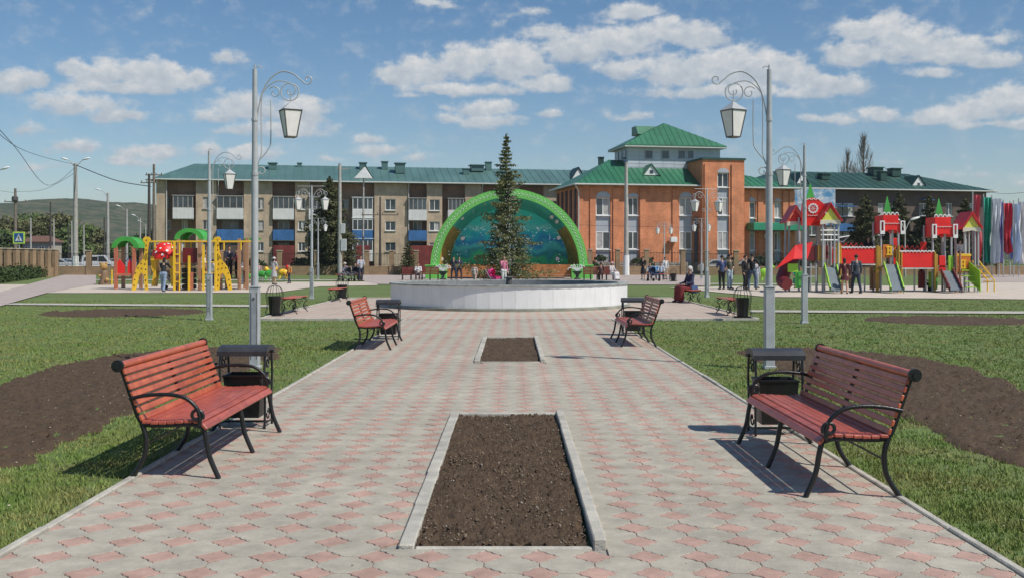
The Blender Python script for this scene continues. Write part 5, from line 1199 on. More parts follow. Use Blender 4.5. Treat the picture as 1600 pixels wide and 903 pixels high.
# shell: inner vault narrowing towards the back
def shellpart(name, m, a0, a1, n=16):
    b = MB(); 
    for i in range(n):
        t0, t1 = a0+(a1-a0)*i/n, a0+(a1-a0)*(i+1)/n
        f = lambda r, y, t: (r*cos(t), y, CZ+.25+(r-.25)*sin(t))
        b.face([f(RI+.1,.56,t0), f(RI+.1,.56,t1), f(4.7,4.2,t1), f(4.7,4.2,t0)])
        b.face([f(RI+.2,.56,t0), f(RI+.2,.56,t1), f(4.8,4.25,t1), f(4.8,4.25,t0)])
    return b.build(name, m, T)
shellpart('side_wing', mat('ochre wing boards', (.42,.30,.06), .7, .2, 1.5), 0, .62); shellpart('side_wing', MATS['ochre wing boards'], pi-.62, pi)
shellpart('vault', mat('teal vault cloth', (.06,.50,.42), .7, .15, .5), .62, pi-.62)
def backdrop_mat():
    m = mat('painted landscape backdrop', (0.108,0.790,0.800), .8); t, bs = mnode(m); tcn = t.nodes.new('ShaderNodeTexCoord'); sp = t.nodes.new('ShaderNodeSeparateXYZ'); t.links.new(tcn.outputs['Object'], sp.inputs[0])
    n = t.nodes.new('ShaderNodeTexNoise'); n.inputs['Scale'].default_value = .75; n.inputs['Detail'].default_value = 6; t.links.new(tcn.outputs['Object'], n.inputs['Vector'])
    mp = t.nodes.new('ShaderNodeMath'); mp.operation = 'MULTIPLY_ADD'; t.links.new(n.outputs[0], mp.inputs[0]); mp.inputs[1].default_value = 2.6; t.links.new(sp.outputs[2], mp.inputs[2])
    mr = t.nodes.new('ShaderNodeMapRange'); t.links.new(mp.outputs[0], mr.inputs[0]); mr.inputs[1].default_value = 2.2; mr.inputs[2].default_value = 6.6
    r = t.nodes.new('ShaderNodeValToRGB'); t.links.new(mr.outputs[0], r.inputs[0]); e = r.color_ramp.elements
    e[0].position = 0; e[0].color = (0.072,0.359,0.216,1); e[1].position = 1; e[1].color = (0.072,0.800,0.718,1)
    for p_, c_2 in ((.12,(0.108,0.800,0.288)),(.22,(0.053,0.396,0.431)),(.34,(0.143,0.800,0.800)),(.45,(0.036,0.359,0.790)),(.58,(0.053,0.718,0.800)),(.72,(0.216,0.800,0.800)),(.84,(0.072,0.800,0.800))):
        x = e.new(p_); x.color = (*c_2, 1)
    t.links.new(r.outputs[0], bs.inputs['Base Color']); return m
b = MB(); n = 24; b.add([(4.85*cos(pi*i/n), 4.15, CZ+.15+4.75*sin(pi*i/n)) for i in range(n+1)], [tuple(range(n+1))]); b.add([(4.85*cos(pi*i/n), 4.22, CZ+.15+4.75*sin(pi*i/n)) for i in range(n+1)], [tuple(range(n+1))])
b.build('backdrop', backdrop_mat(), T)
b = MB(); arcband(b, 5.5, 5.42, 4.5, 4.6) if False else None
b.box(-5.0,5.0,.30,4.6,.95,1.08); b.build('stage_floor', M_wood, T)
for k in range(5):
    b = MB(); b.bbox(-4.75,4.75,.22-.0,.29,.12+k*.17,.28+k*.17,.006); b.build('front_board', M_wood, T)
for s_ in (-1, 1):
    b = MB(); x = s_*5.55; b.bbox(x-.82,x+.82,-.25,.75,-.02,.98,.03); b.bbox(x-.87,x+.87,-.3,.8,.982,1.06,.02); b.build('pedestal', M_gr, T)
M_spot = mat('spotlight lens', (.75,.75,.72), .3)
for px, py in ((870,347),(873,372),(871,405),(722,341),(723,373),(862,340),(728,327),(752,308),(690,405)):
    q = P(px,py,SY+1.6); x, z = q.x-SX, q.z; rr = sqrt(x*x+(z-CZ)**2)
    b = MB(); b.tube([(x,1.9,z),(x,1.55,z)], .17, 10); b.tube([(x,1.549,z),(x,1.50,z)], .20, 10); s1 = b.build('spotlight', M_ldk, T)
    b = MB(); b.tube([(x,1.499,z),(x,1.47,z)], .16, 10); b.build('lens', M_spot, s1)
    b = MB(); b.tube([(x,1.8,z),(x*1.03,2.2,z+.25),(x*1.05,2.6,z+.2)], .02, 4); b.build('bracket', M_ldk, T)
def urn(label, px, Y):
    g = P(px,402,Y); T = thing('urn_planter', label, 'planter', (g.x,g.y,0), group='white fan topped planters at the stage feet')
    b = MB(); b.lathe([(.22,0),(.25,.05),(.10,.15),(.12,.3),(.36,.55),(.38,.62)], 12); b.build('bowl', mat('dark green planter', (.03,.06,.045), .6), T, smooth=40)
    for k in range(7):
        a = (k-3)*.42; b = MB(); b.tube(catmull([(0,0,.55),(.25*sin(a),0,.75+.1*cos(a)),(.62*sin(a),0,.72+.42*cos(a)),(.75*sin(a),0,.60+.36*cos(a))],4), .035, 5); b.build('white_scroll', M_white, T)
urn('white fan topped planter at the left foot of the stage arch', 692, 75.5); urn('white fan topped planter at the right foot of the stage arch', 902, 76)

# ------------------------------------------------------------------ play areas
C_ = {k: mat(k+' play paint', v, .45, .08, 1.5) for k, v in dict(yellow=(.86,.53,.03), red=(.78,.022,.018), green=(.07,.38,.06), lime=(.30,.60,.04), brown=(.40,.22,.13), darkred=(.16,.015,.02), cream=(.66,.62,.5), orange=(.60,.17,.02), steel=(.40,.42,.43), slide=(.16,.19,.21), wood=(.22,.14,.08), mustard=(.42,.24,.035)).items()}
M_spotd = mat('brown giraffe spot', (.12,.05,.02), .6)
def px3(Y, x0=0, y0=0): return lambda px, py: ((px-800)/F*Y-x0, CAMZ+(HOR-py)*Y/F)
def plate(b, f, pts, y, th=.06): b.prism([f(*p) for p in pts], y-th/2, y+th/2)
def circ(cx, cy, r, n=14, a0=0, a1=2*pi): return [(cx+r*cos(a0+(a1-a0)*i/n), cy+r*sin(a0+(a1-a0)*i/n)) for i in range(n+(0 if a1-a0 > 6.28 else 1))]
def archpoly(cx, cy, ro, ri, ry=1.0, n=14): return [(cx-ro*cos(pi*i/n), cy-ro*ry*sin(pi*i/n)) for i in range(n+1)]+[(cx+ri*cos(pi*i/n), cy-ri*ry*sin(pi*i/n)) for i in range(n+1)]
def post(par, x, z0, z1, y, r=.05, m='steel', nm='post'):
    b = MB(); b.tube([(x,y,z0),(x,y,z1)], r, 8); return b.build(nm, C_[m], par, smooth=50)
# left: green arched play house
Y0 = 53.5; X0 = (202-800)/F*Y0; f = px3(Y0, X0)
T = thing('play_house', 'small play house with green arched roof and red panels beside the first giraffe', 'playhouse', (X0,Y0,0))
b = MB(); plate(b, f, archpoly(202,388,21,13,.85), -.55, .08); plate(b, f, archpoly(202,388,21,13,.85), .55, .08)
for i in range(8):
    t0, t1 = pi*i/8, pi*(i+1)/8; p0 = f(202-20*cos(t0), 388-17*sin(t0)); p1 = f(202-20*cos(t1), 388-17*sin(t1)); b.add([(p0[0],-.5,p0[1]),(p1[0],-.5,p1[1]),(p1[0],.5,p1[1]),(p0[0],.5,p0[1])], [(0,1,2,3)])
b.build('arched_roof', C_['green'], T)
for px in (187,215):
    for y in (-.5,.5): x = f(px,400)[0]; b = MB(); b.box(x-.08,x+.08,y-.08,y+.08,0,f(0,386)[1]); b.build('post', C_['brown'] if y > 0 else mat('reddish play post', (.50,.16,.09), .6), T)
for px0, px1, y in ((189,200,-.46),(205,214,-.46)): b = MB(); plate(b, f, [(px0,412),(px0+3,405),(px1,416),(px1,427),(px0,427)], y); b.build('side_panel', C_['red'], T)
b = MB(); plate(b, f, [(189,427),(213,427),(213,431),(189,431)], -.5, .1); b.build('bench_board', MATS['reddish play post'], T)
b = MB(); x0, x1 = f(188,0)[0], f(214,0)[0]; b.box(x0,x1,-.45,.45,.55,.62); b.build('floor', C_['wood'], T)
# mushroom
X1 = (258-800)/F*52.5; f = px3(52.5, X1); T = thing('mushroom_shelter', 'red mushroom shelter with white dots on yellow legs in the left play area', 'play mushroom', (X1,52.5,0))
b = MB(); prf = []; zc = f(0,405)[1]; hh_ = f(0,379)[1]-zc; R_ = 20.5*52.5/F
for i in range(9): t = pi/2*i/8; prf.append((max(.02,R_*cos(t)**.85), zc+hh_*sin(t)**.9))
b.lathe([(R_*.2,zc-.02)]+prf, 20, sy=.85); b.build('cap', C_['red'], T, smooth=60)
b = MB(); random.seed(4)
for k in range(26):
    t = random.uniform(.15,1.2); a = k*2.4; r = R_*cos(t)**.85; z = zc+hh_*sin(t)**.9; n_ = Vector((cos(a)*cos(t), sin(a)*cos(t)*.85, sin(t)*1.1)).normalized(); c = Vector((r*cos(a), r*sin(a)*.85, z)); q = n_.to_track_quat('Z','Y').to_matrix()
    s1 = random.uniform(.055,.085); b.add([c+q@Vector((s1*cos(j*pi/4), s1*sin(j*pi/4), .012)) for j in range(8)], [tuple(range(8))])
b.build('white_dot', M_white, T)
for s_ in (-1,1):
    b = MB(); plate(b, f, [(258+s_*11,404),(258+s_*19,404),(258+s_*18,418),(258+s_*15,428),(258+s_*18,447),(258+s_*13,447),(258+s_*11,425)], -.1, .5); b.build('leg', C_['yellow'], T)
b = MB(); plate(b, f, [(240,401),(276,401),(276,407),(240,407)], -.1, .7); b.build('beam', C_['yellow'], T)
b = MB(); plate(b, f, [(246,424),(270,424),(270,427),(246,427)], .1, .7); b.build('seat', C_['wood'], T)
# giraffe frame
Y2 = 51.2; X2 = (285-800)/F*Y2; f = px3(Y2, X2); T = thing('giraffe_climbing_frame', 'yellow climbing frame with two spotted giraffe panels and a green arched tower', 'climbing frame', (X2,Y2,0))
def gir(par, ox, s_=1):
    pts = [(224,373),(227,370),(233,371),(236,375),(233,379),(231,392),(230.5,408),(230,425),(231.5,455),(226.5,455),(225,430),(221,426),(217,432),(212,455),(206,455),(209,432),(214,417),(222,407),(226,395),(227,380),(224,378)]
    q = [(ox+(x-207)*s_, y) for x, y in pts]; b = MB(); plate(b, f, q, 0, .07); g_ = b.build('giraffe_panel', C_['yellow'], par)
    b = MB(); random.seed(2)
    for (x, y) in ((229,376),(229,384),(229,391),(228.5,398),(228,406),(221,412),(227,413),(216,419),(222,420),(228,421),(212,427),(227,430),(211,437),(228,438),(210,446),(229,447)):
        b.prism([f(ox+(x-207)*s_+1.1*random.uniform(.7,1.1)*cos(t*pi/3), y+1.3*sin(t*pi/3)) for t in range(6)], -.048, -.036)
    b.build('spot', M_spotd, g_)
gir(T, 207, 1); gir(T, 362, -1)
for y in (-.35, .55):
    b = MB(); z = f(0,378)[1]; b.tube([(f(236,0)[0],y,z),(f(400,0)[0],y,z)], .035, 6); b.build('top_rail', C_['yellow'], T)
    for px in (236,262,284,293,305,320,345,372,398):
        if (px in (284,) or y > 0): post(T, f(px,0)[0], (.0 if px in (284,293,320,398) else f(0,391)[1]), f(0,378)[1], y, .035, 'yellow', 'bar')
for k in range(8): b = MB(); z = f(0,378)[1]; x = f(243+k*17,0)[0]; b.tube([(x,-.35,z),(x,.55,z)], .025, 5); b.build('rung', C_['yellow'], T)
for px, t_ in ((277,378),(300,400),(322,383),(341,383)):
    b = MB(); x = f(px,0)[0]; b.box(x-.05,x+.05,-.50,-.40,0,f(0,t_)[1]); b.build('yellow_post', C_['yellow'], T)
for (p0, p1, py) in ((277,284,398),(277,284,412),(277,284,426),(277,284,440),(322,341,410),(322,341,426)): b = MB(); z = f(0,py)[1]; b.tube([(f(p0,0)[0],-.45,z),(f(p1,0)[0],-.45,z)], .03, 5); b.build('rung', C_['yellow'], T)
b = MB(); plate(b, f, [(300,425),(306,425),(306,452),(300,452)], -.44, .05); b.build('side_panel', MATS['reddish play post'], T)
b = MB(); plate(b, f, archpoly(295.5,375,23,15,.78), .0, .1); plate(b, f, archpoly(295.5,375,23,15,.78), 1.4, .1)
for i in range(8):
    t0, t1 = pi*i/8, pi*(i+1)/8; p0 = f(295.5-22*cos(t0), 375-17*sin(t0)); p1 = f(295.5-22*cos(t1), 375-17*sin(t1)); b.add([(p0[0],.05,p0[1]),(p1[0],.05,p1[1]),(p1[0],1.35,p1[1]),(p0[0],1.35,p0[1])], [(0,1,2,3)])
b.build('arched_roof', C_['green'], T)
for px in (279,312):
    for y in (.0,1.4): x = f(px,0)[0]; b = MB(); b.box(x-.07,x+.07,y-.07,y+.07,0,f(0,374)[1]); b.build('post', C_['brown'], T)
b = MB(); x0, x1 = f(281,0)[0], f(310,0)[0]; b.box(x0,x1,.1,1.3,1.25,1.33); b.build('platform', C_['wood'], T)
b = MB(); b.box(x0+.1,x1-.1,.12,.17,1.35,2.1); b.build('back_panel', C_['darkred'], T)
for k in range(4): b = MB(); b.lathe([(.28,0),(.36,.04),(.36,.2),(.28,.24)], 14, ((x0+x1)/2,.0,.06+k*.27)); b.build('tyre_step', mat('play tyre rubber', (.015,.015,.015), .9), T)
# step deck at the right of the frame
X3 = (362-800)/F*52.6; f3 = px3(52.6, X3); T = thing('wooden_step_deck', 'brown wooden deck with steps between tall posts, right of the right giraffe', 'play deck', (X3,52.6,0))
for px, top in ((345,392),(374,373),(386,372)):
    for y in (0,1.1): x = f3(px,0)[0]; b = MB(); b.box(x-.075,x+.075,y-.075,y+.075,0,f3(0,top)[1]); b.build('post', C_['brown'], T)
for k in range(4): b = MB(); b.box(f3(345,0)[0], f3(374,0)[0], -.5+k*.22, -.28+k*.22, .14+k*.19, .18+k*.19); b.build('step', C_['wood'], T)
b = MB(); b.box(f3(345,0)[0], f3(386,0)[0], .4, 1.1, .92, .98); b.build('deck', C_['wood'], T)
b = MB(); b.box(f3(374,0)[0], f3(400,0)[0], .95, 1.0, 2.55, 2.65); b.build('green_beam', C_['green'], T)
# small spring toys
def bear(label, px, py, c1, c2, s=1.0, cat='spring rider', nm='spring_rider'):
    g = G(px,py); T = thing(nm, label, cat, (g.x,g.y,0), group='spring riders and small play figures')
    b = MB(); b.tube(spiral((0,0),0.09,.09,0,2*pi,4),.01,3) if False else None
    b.tube([(.09*cos(i*.7),.09*sin(i*.7),.02+i*.011) for i in range(30)], .014, 4); b.build('spring', C_['steel'], T)
    b = MB(); b.ell((0,0,.55*s), (.34*s,.15*s,.22*s), 10, 7); b.build('body', C_[c1], T, smooth=80)
    b = MB(); b.ell((.26*s,0,.86*s), (.14*s,.12*s,.16*s), 10, 7); b.ell((.38*s,0,.83*s), (.09*s,.07*s,.06*s), 8, 5); b.build('head', C_[c2], T, smooth=80)
    b = MB(); b.tube([(.12,-.22,.78*s),(.12,.22,.78*s)], .016, 5); b.build('handle', C_['red'], T)
    for x in (-.18,.18): b = MB(); b.tube([(x,0,.45*s),(x*1.3,-.12,.22),(x*1.5,-.13,.18)], [.06,.045,.05], 6); b.build('leg', C_[c1], T)
bear('lime green spring rider beside the standing men at the right play area edge', 1196, 443, 'lime', 'lime', 1.25); bear('yellow spring rider with red trim at the right end of the left play area', 443, 440, 'yellow', 'red', 1.1)
bear('green and yellow spring rider behind the left lamp post base', 410, 441, 'green', 'yellow', 1.0); bear('green spring rider with yellow head left of the child in white cap', 422, 442, 'green', 'yellow', 1.1); bear('teal spring rider by the woman in jeans left of the lamp post', 388, 444, 'green', 'lime', .9)
g = G(163,445); T = thing('wooden_bear_figure', 'brown and yellow wooden bear figure at the far left of the play area', 'play figure', (g.x,g.y,0))
b = MB(); b.lathe([(.34,0),(.36,.1),(.22,.35),(.28,.6),(.2,.85)], 12); b.build('body', C_['wood'], T, smooth=60); b = MB(); b.ell((-.05,0,1.08), (.24,.2,.22), 12, 8); b.ell((-.22,-.0,1.27),(.08,.06,.08),8,6); b.ell((.12,0,1.27),(.08,.06,.08),8,6); b.build('head', mat('honey wood', (.42,.25,.08), .7), T, smooth=60)
b = MB(); b.ell((-.18,-.18,.55),(.09,.18,.09),8,6); b.ell((.25,-.2,.3),(.12,.2,.12),8,6); b.build('paw', MATS['honey wood'], T, smooth=60); post(T, .45, 0, .9, 0, .04, 'yellow')

# ---- right: castle play structure
YC = 49.0; XC = (1380-800)/F*YC; f = px3(YC, XC)
T = thing('castle_play_structure', 'big red castle play structure with green spires, slides and bridges', 'playground structure', (XC,YC,0))
def zz(py): return f(0,py)[1]
def xx(px, y=0): return (px-800)/F*(YC+y)-XC
def bx(nm, px0, px1, py0, py1, y0, y1, m, par=T, bev=.015):
    b = MB(); b.bbox(xx(px0), xx(px1), y0, y1, zz(py1), zz(py0), bev); return b.build(nm, C_[m] if isinstance(m, str) else m, par)
def spire(cx, top, base, w, y):
    b = MB(); x = xx(cx); r = w*YC/F/2*1.3; b.lathe([(r,zz(base)),(r*.95,zz(base)+.03),(.02,zz(top))], 4, (x,y,0), ph=pi/4*.7); return b.build('spire', C_['green'], T)
def scallop(px0, px1, py, y, n, par=None, h=2.6, m=None, th=.05):
    b = MB(); w = (px1-px0)/n
    for i in range(n):
        c = px0+(i+.5)*w; plate(b, f, [(c-w*.46,py)]+[(c-w*.46*cos(pi*k/5), py-h*sin(pi*k/5)) for k in range(1,5)]+[(c+w*.46,py),(c+w*.30,py),(c+w*.30*cos(.8),py-h*.55),(c-w*.30*cos(.8),py-h*.55),(c-w*.3,py)], y, th)
    return b.build('scalloped_trim', m or M_white, par or T)
def castle_tower(px0, px1, top, mid, bot, y, d, posts):
    b = MB(); xa, xb = xx(px0+8), xx(px1-9); b.bbox(xa, xb, y, y+.06, zz(mid+1), zz(top+6), .01); b.bbox(xa, xb, y+d-.06, y+d, zz(mid+1), zz(top+6), .01); b.bbox(xa-.001, xa+.05, y+.07, y+d-.07, zz(mid+1), zz(top+6), .01); b.bbox(xb-.05, xb, y+.07, y+d-.07, zz(mid+1), zz(top+6), .01); b.build('upper_wall', C_['red'], T)
    b = MB(); xa2, xb2 = xx(px0+7), xx(px1-8)
    n = 12; arch = [f(px0+8+(px1-px0-17)*k/n, bot-2-3.2*sin(pi*k/n)) for k in range(n+1)]; poly = [(xa2,zz(mid)),(xa2,zz(bot))]+arch+[(xb2,zz(bot)),(xb2,zz(mid))]
    b.prism(poly, y-.16, y-.10); b.prism(poly, y+d+.10, y+d+.16); b.bbox(xa2, xa2+.05, y-.09, y+d+.09, zz(bot), zz(mid), .01); b.bbox(xb2-.05, xb2, y-.09, y+d+.09, zz(bot), zz(mid), .01); b.build('lower_wall', C_['red'], T)
    scallop(px0+7, px1-8, top+6, y+.03, 4, h=5.0); scallop(px0+8, px1-9, mid+4, y-.18, 5, h=1.6, th=.03)
    for q in (px0+1.5, px1-8):   # open white brackets
        b = MB(); X0_, X1_ = xx(q-.5), xx(q+6.5); za, zb = zz(bot+1), zz(mid-1); w = .05
        b.box(X0_, X1_, y-.24, y-.17, zb-w, zb); b.box(X0_, X0_+w, y-.24, y-.17, za, zb-w); b.box(X1_-w, X1_, y-.24, y-.17, za, zb-w); b.box(X0_, X1_, y-.25, y-.18, za-.02, za+.14); b.build('white_bracket', M_white, T)
    spire((px0+px1)/2+.5, top-24, top+3, 13, y+d/2)
    for q in posts: post(T, xx(q), 0, zz(mid), y+.04); 
    for q in posts[::2]: post(T, xx(q), 0, zz(mid), y+d-.05)
castle_tower(1367, 1408, 331, 347, 365, -.4, 1.1, (1372,1390,1399)); castle_tower(1450, 1492, 334, 352, 371, -.2, 1.1, (1455,1474,1484))
# clock tower
b = MB(); pl = [(1253,353),(1253,322),(1256,314),(1262,311),(1270,309),(1278,311),(1287,318),(1290,330),(1290,353)]; plate(b, f, pl, .1, .08); b.build('clock_wall', C_['red'], T)
b = MB(); cx, cy = 1271, 326
for i in range(12):
    a = 2*pi*i/12; plate(b, f, circ(cx+6.6*cos(a), cy+6.6*sin(a), 1.7, 7), .045, .03)
plate(b, f, circ(cx, cy, 1.3, 8), .045, .03)
for i in range(6): a = 2*pi*i/6; plate(b, f, circ(cx+3*cos(a), cy+3*sin(a), .8, 6), .045, .03)
b.build('clock_rosette', M_white, T)
scallop(1255, 1288, 313, .06, 5, h=3); scallop(1262, 1280, 338, .05, 3, h=1.6); spire(1269, 286, 311, 14, .3)
for q in (1250,1262,1290,1300): post(T, xx(q), 0, zz(340), .2)
C_['gableyellow'] = mat('pale yellow gable paint', (.66,.68,.10), .5)
def gable(nm, cx, top, base, w, y0, y1, front='gableyellow', k=1):
    b = MB(); xl, xr, xm = xx(cx-w/2), xx(cx+w/2), xx(cx); zt, zb = zz(top), zz(base); th = .05
    for s_, xe in ((-1,xl),(1,xr)): b.add([(xe,y0-.15,zb),(xm,y0-.15,zt),(xm,y1+.15,zt),(xe,y1+.15,zb),(xe,y0-.15,zb-th),(xm,y0-.15,zt-th),(xm,y1+.15,zt-th),(xe,y1+.15,zb-th)], [(0,1,2,3),(4,5,6,7),(0,1,5,4),(0,3,7,4),(3,2,6,7)])
    b.build('gable_roof', C_['red'], T)
    b = MB(); plate(b, f, [(cx-w*.36,base-1),(cx+w*.36,base-1),(cx,top+(base-top)*.30)], y0, .06); b.build('gable_front', C_[front], T)
    b = MB(); plate(b, f, [(cx-w*.42,base-1),(cx+w*.42,base-1),(cx+w*.44,base+6),(cx+w*.2,base+5),(cx,base+3.6),(cx-w*.2,base+5),(cx-w*.44,base+6)], y0-.03, .05); b.build('gable_apron', C_['cream'], T)
gable('r', 1290, 318, 346, 36, -.7, .5); gable('r', 1247, 320, 347, 32, .4, 1.4, 'red'); gable('r', 1515, 331, 357, 32, -.2, .9)
for q in (1505,1521,1526): post(T, xx(q), 0, zz(354), -.15); post(T, xx(q), 0, zz(354), .85)
for q in (1279,1297,1303): post(T, xx(q), 0, zz(345), -.65)
for q in (1235,1241,1272,1285): post(T, xx(q), 0, zz(345), .9)
# platforms
PZ = 1.25
for a_, c_2, y0, y1 in ((1262,1306,-.6,1.2),(1366,1402,-.6,1.0),(1452,1492,-.4,1.1),(1494,1530,-.3,1.0)): b = MB(); b.bbox(xx(a_), xx(c_2), y0, y1, PZ-.08, PZ, .01); b.build('platform', C_['wood'], T)
# bridges with red sides
def bridge(px0, px1, t0, b0, t1, b1):
    for y, m in ((-.45,'red'),(.75,'red')):
        b = MB(); plate(b, f, [(px0,t0),(px1,t1),(px1,b1),(px0,b0)], y, .06); b.build('bridge_side', C_[m], T)
    n = 10
    for yy in (-.46,.76):
        w = (px1-px0)/n; b = MB()
        for i in range(n):
            c = px0+(i+.5)*w; tt = t0+(t1-t0)*(i+.5)/n; plate(b, f, [(c-w*.48,tt),(c-w*.3,tt-2.4),(c+w*.3,tt-2.4),(c+w*.48,tt),(c+w*.48,tt+1.2),(c+w*.2,tt-.6),(c-w*.2,tt-.6),(c-w*.48,tt+1.2)], yy-.035, .03)
        b.build('scalloped_trim', M_white, T)
    b = MB(); b.bbox(xx(px0), xx(px1), -.4, .7, PZ-.10, PZ-.03, .01); b.build('bridge_deck', C_['wood'], T)
    b = MB(); plate(b, f, [(px0,b0+.8),(px1,b1+.8),(px1,b1+2),(px0,b0+2)], -.49, .05); b.build('lower_rail', M_white, T)
bridge(1308, 1363, 388, 412, 388, 412); bridge(1398, 1454, 394, 418, 394, 418)
# slides
def slide(px0, px1, top, bot, shift, side, chute, y0=-.5, y1=-2.1):
    xa, xb = xx(px0), xx(px1); zt, zb = zz(top), .14; n = 8; L_ = []; sh = xx(px0+shift,y1)-xx(px0,y0)
    for i in range(n+1): t = i/n; L_.append((sh*t, y0+(y1-y0)*t, zt+(zb-zt)*(t if t < .9 else t)))
    b = MB()
    for p, q in zip(L_[:-1], L_[1:]): b.add([(xa+p[0],p[1],p[2]),(xb+p[0],p[1],p[2]),(xb+q[0],q[1],q[2]),(xa+q[0],q[1],q[2]),(xa+p[0],p[1],p[2]-.03),(xb+p[0],p[1],p[2]-.03),(xb+q[0],q[1],q[2]-.03),(xa+q[0],q[1],q[2]-.03)], [(0,1,2,3),(4,5,6,7)])
    b.build('slide_chute', C_[chute], T)
    for xe in (xa, xb):
        b = MB()
        for i, (p, q) in enumerate(zip(L_[:-1], L_[1:])):
            h1 = .13+.05*(i % 2); x = xe+(-.02 if xe == xa else .02); vs = [(x+p[0]+s_*.025, p[1], p[2]+dz) for s_ in (-1,1) for dz in (-.08,h1)]+[(x+q[0]+s_*.025, q[1], q[2]+dz) for s_ in (-1,1) for dz in (-.08,.13+.05*((i+1)%2))]
            b.add(vs, [(0,1,5,4),(2,6,7,3),(1,3,7,5),(0,4,6,2)])
        b.build('slide_side', C_[side], T)
    for xe in (xa, xb): post(T, xe+sh*.97, 0, .2, y1+.05, .02)
slide(1284, 1301, 415, 452, 9, 'lime', 'slide'); slide(1376, 1394, 413, 452, 11, 'lime', 'slide'); slide(1464, 1481, 423, 452, 14, 'darkred', 'slide')
# panels, emblem, ladders
def emblem(px, py, par):
    b = MB(); plate(b, f, [(px-5,py-7),(px+5,py-7),(px+5,py-5),(px-5,py-5)], -.40, .04); plate(b, f, [(px-5,py+5),(px+5,py+5),(px+5,py+7),(px-5,py+7)], -.40, .04); plate(b, f, [(px-3.5,py-5),(px-1.2,py-5),(px-1.2,py+5),(px-3.5,py+5)], -.40, .04); plate(b, f, [(px+1.2,py-5),(px+3.5,py-5),(px+3.5,py+5),(px+1.2,py+5)], -.40, .04); plate(b, f, [(px-1.2,py-1),(px+1.2,py-1),(px+1.2,py+1),(px-1.2,py+1)], -.41, .03)
    b.build('yellow_emblem', C_['yellow'], par)
o = bx('orange_panel', 1488, 1511, 401, 425, -.38, -.33, 'orange'); emblem(1499, 413, T); bx('yellow_trim', 1487, 1512, 397, 401, -.39, -.33, 'yellow'); bx('orange_panel', 1375, 1395, 383, 403, -.38, -.33, 'orange'); emblem(1385, 392, T)
bx('yellow_post_panel', 1367.5, 1372, 386, 424, -.46, -.40, 'mustard'); bx('yellow_post_panel', 1394, 1398, 390, 424, -.5, -.42, 'mustard'); bx('yellow_post_panel', 1455.5, 1460, 398, 434, -.42, -.36, 'mustard'); bx('red_panel', 1462, 1472, 400, 424, -.40, -.34, 'red'); bx('lime_panel', 1476, 1484, 400, 424, -.42, -.35, 'lime'); bx('dark_red_panel', 1282, 1300, 383, 405, .6, .66, 'darkred'); bx('yellow_post_panel', 1300, 1306, 380, 412, -.66, -.60, 'yellow')
bx('dark_red_panel', 1370, 1384, 425, 452, .5, .58, 'brown'); bx('green_panel', 1455, 1461, 424, 452, -.3, -.24, 'green')
b = MB(); zt = zz(408); b.add([(xx(1513,-.35),-.35,zt),(xx(1514,-.3),-.30,.55),(xx(1532,-1.2),-1.2,.02),(xx(1531,-1.2),-1.2,1.0),(xx(1513,-.35)+.04,-.31,zt),(xx(1514,-.3)+.04,-.26,.55),(xx(1532,-1.2)+.04,-1.16,.02),(xx(1531,-1.2)+.04,-1.16,1.0)], [(0,1,2,3),(4,5,6,7),(0,1,5,4),(1,2,6,5),(2,3,7,6),(3,0,4,7)]); b.build('climbing_wall', C_['lime'], T)
for yy in (-.1,.6):
    b = MB(); b.tube([(xx(1528),yy,zz(408)),(xx(1552),yy,zz(438)),(xx(1552),yy,.0)], .03, 6); b.build('ladder_rail', C_['yellow'], T)
for k in range(5): b = MB(); t = (k+.5)/5.5; x = xx(1528)+(xx(1552)-xx(1528))*t; z = zz(412)+(0.3-zz(412))*t; b.bbox(x-.1,x+.1,-.06,.56,z-.03,z+.02,.005); b.build('ladder_step', C_['yellow'], T)
for k in range(4): b = MB(); b.bbox(xx(1494), xx(1512), -.62-.16*k, -.46-.16*k, 1.0-k*.26, 1.05-k*.26, .005); b.build('step', C_['lime'], T)
# red tube slide at the left end
b = MB(); pth = catmull([(xx(1262),.5,zz(392)),(xx(1246),.2,zz(398)),(xx(1232),-.2,zz(410)),(xx(1224),-.2,zz(425)),(xx(1218),-.5,zz(438)),(xx(1222),-.9,.38)],5); b.tube(pth, [.22,.23,.24,.25,.26]+[.30]*(len(pth)-5), 12); b.build('tube_slide', C_['darkred'], T, smooth=60)
b = MB(); b.add([(xx(1262),-.85,zz(379)),(xx(1262),.55,zz(379)),(xx(1243),.45,zz(386)),(xx(1243,-.9),-.90,zz(384)),(xx(1212,-1.1),-1.10,zz(420)),(xx(1240,-1.1),-1.1,zz(405)),(xx(1262,-1),-1.0,zz(404))], [(0,1,2,3),(0,3,4,5,6)]); b.add([(p[0],p[1]+.03,p[2]-.03) for p in b.v[:7]], [(0,1,2,3),(0,3,4,5,6)]); b.build('slide_canopy', C_['red'], T)
bx('dark_red_panel', 1255, 1270, 384, 408, -.5, -.44, 'darkred'); bx('green_frame_panel', 1238, 1252, 424, 450, -.5, -.44, 'green')
b = MB()
for i in range(3): b.tube([(xx(1252+i*8),-.7,0),(xx(1252+i*8),-.7,zz(412))], .035, 6)
b.tube([(xx(1252),-.7,zz(418)),(xx(1268),-.7,zz(418))], .03, 6); b.tube([(xx(1252),-.7,zz(432)),(xx(1268),-.7,zz(432))], .03, 6); b.build('climbing_bars', C_['steel'], T)
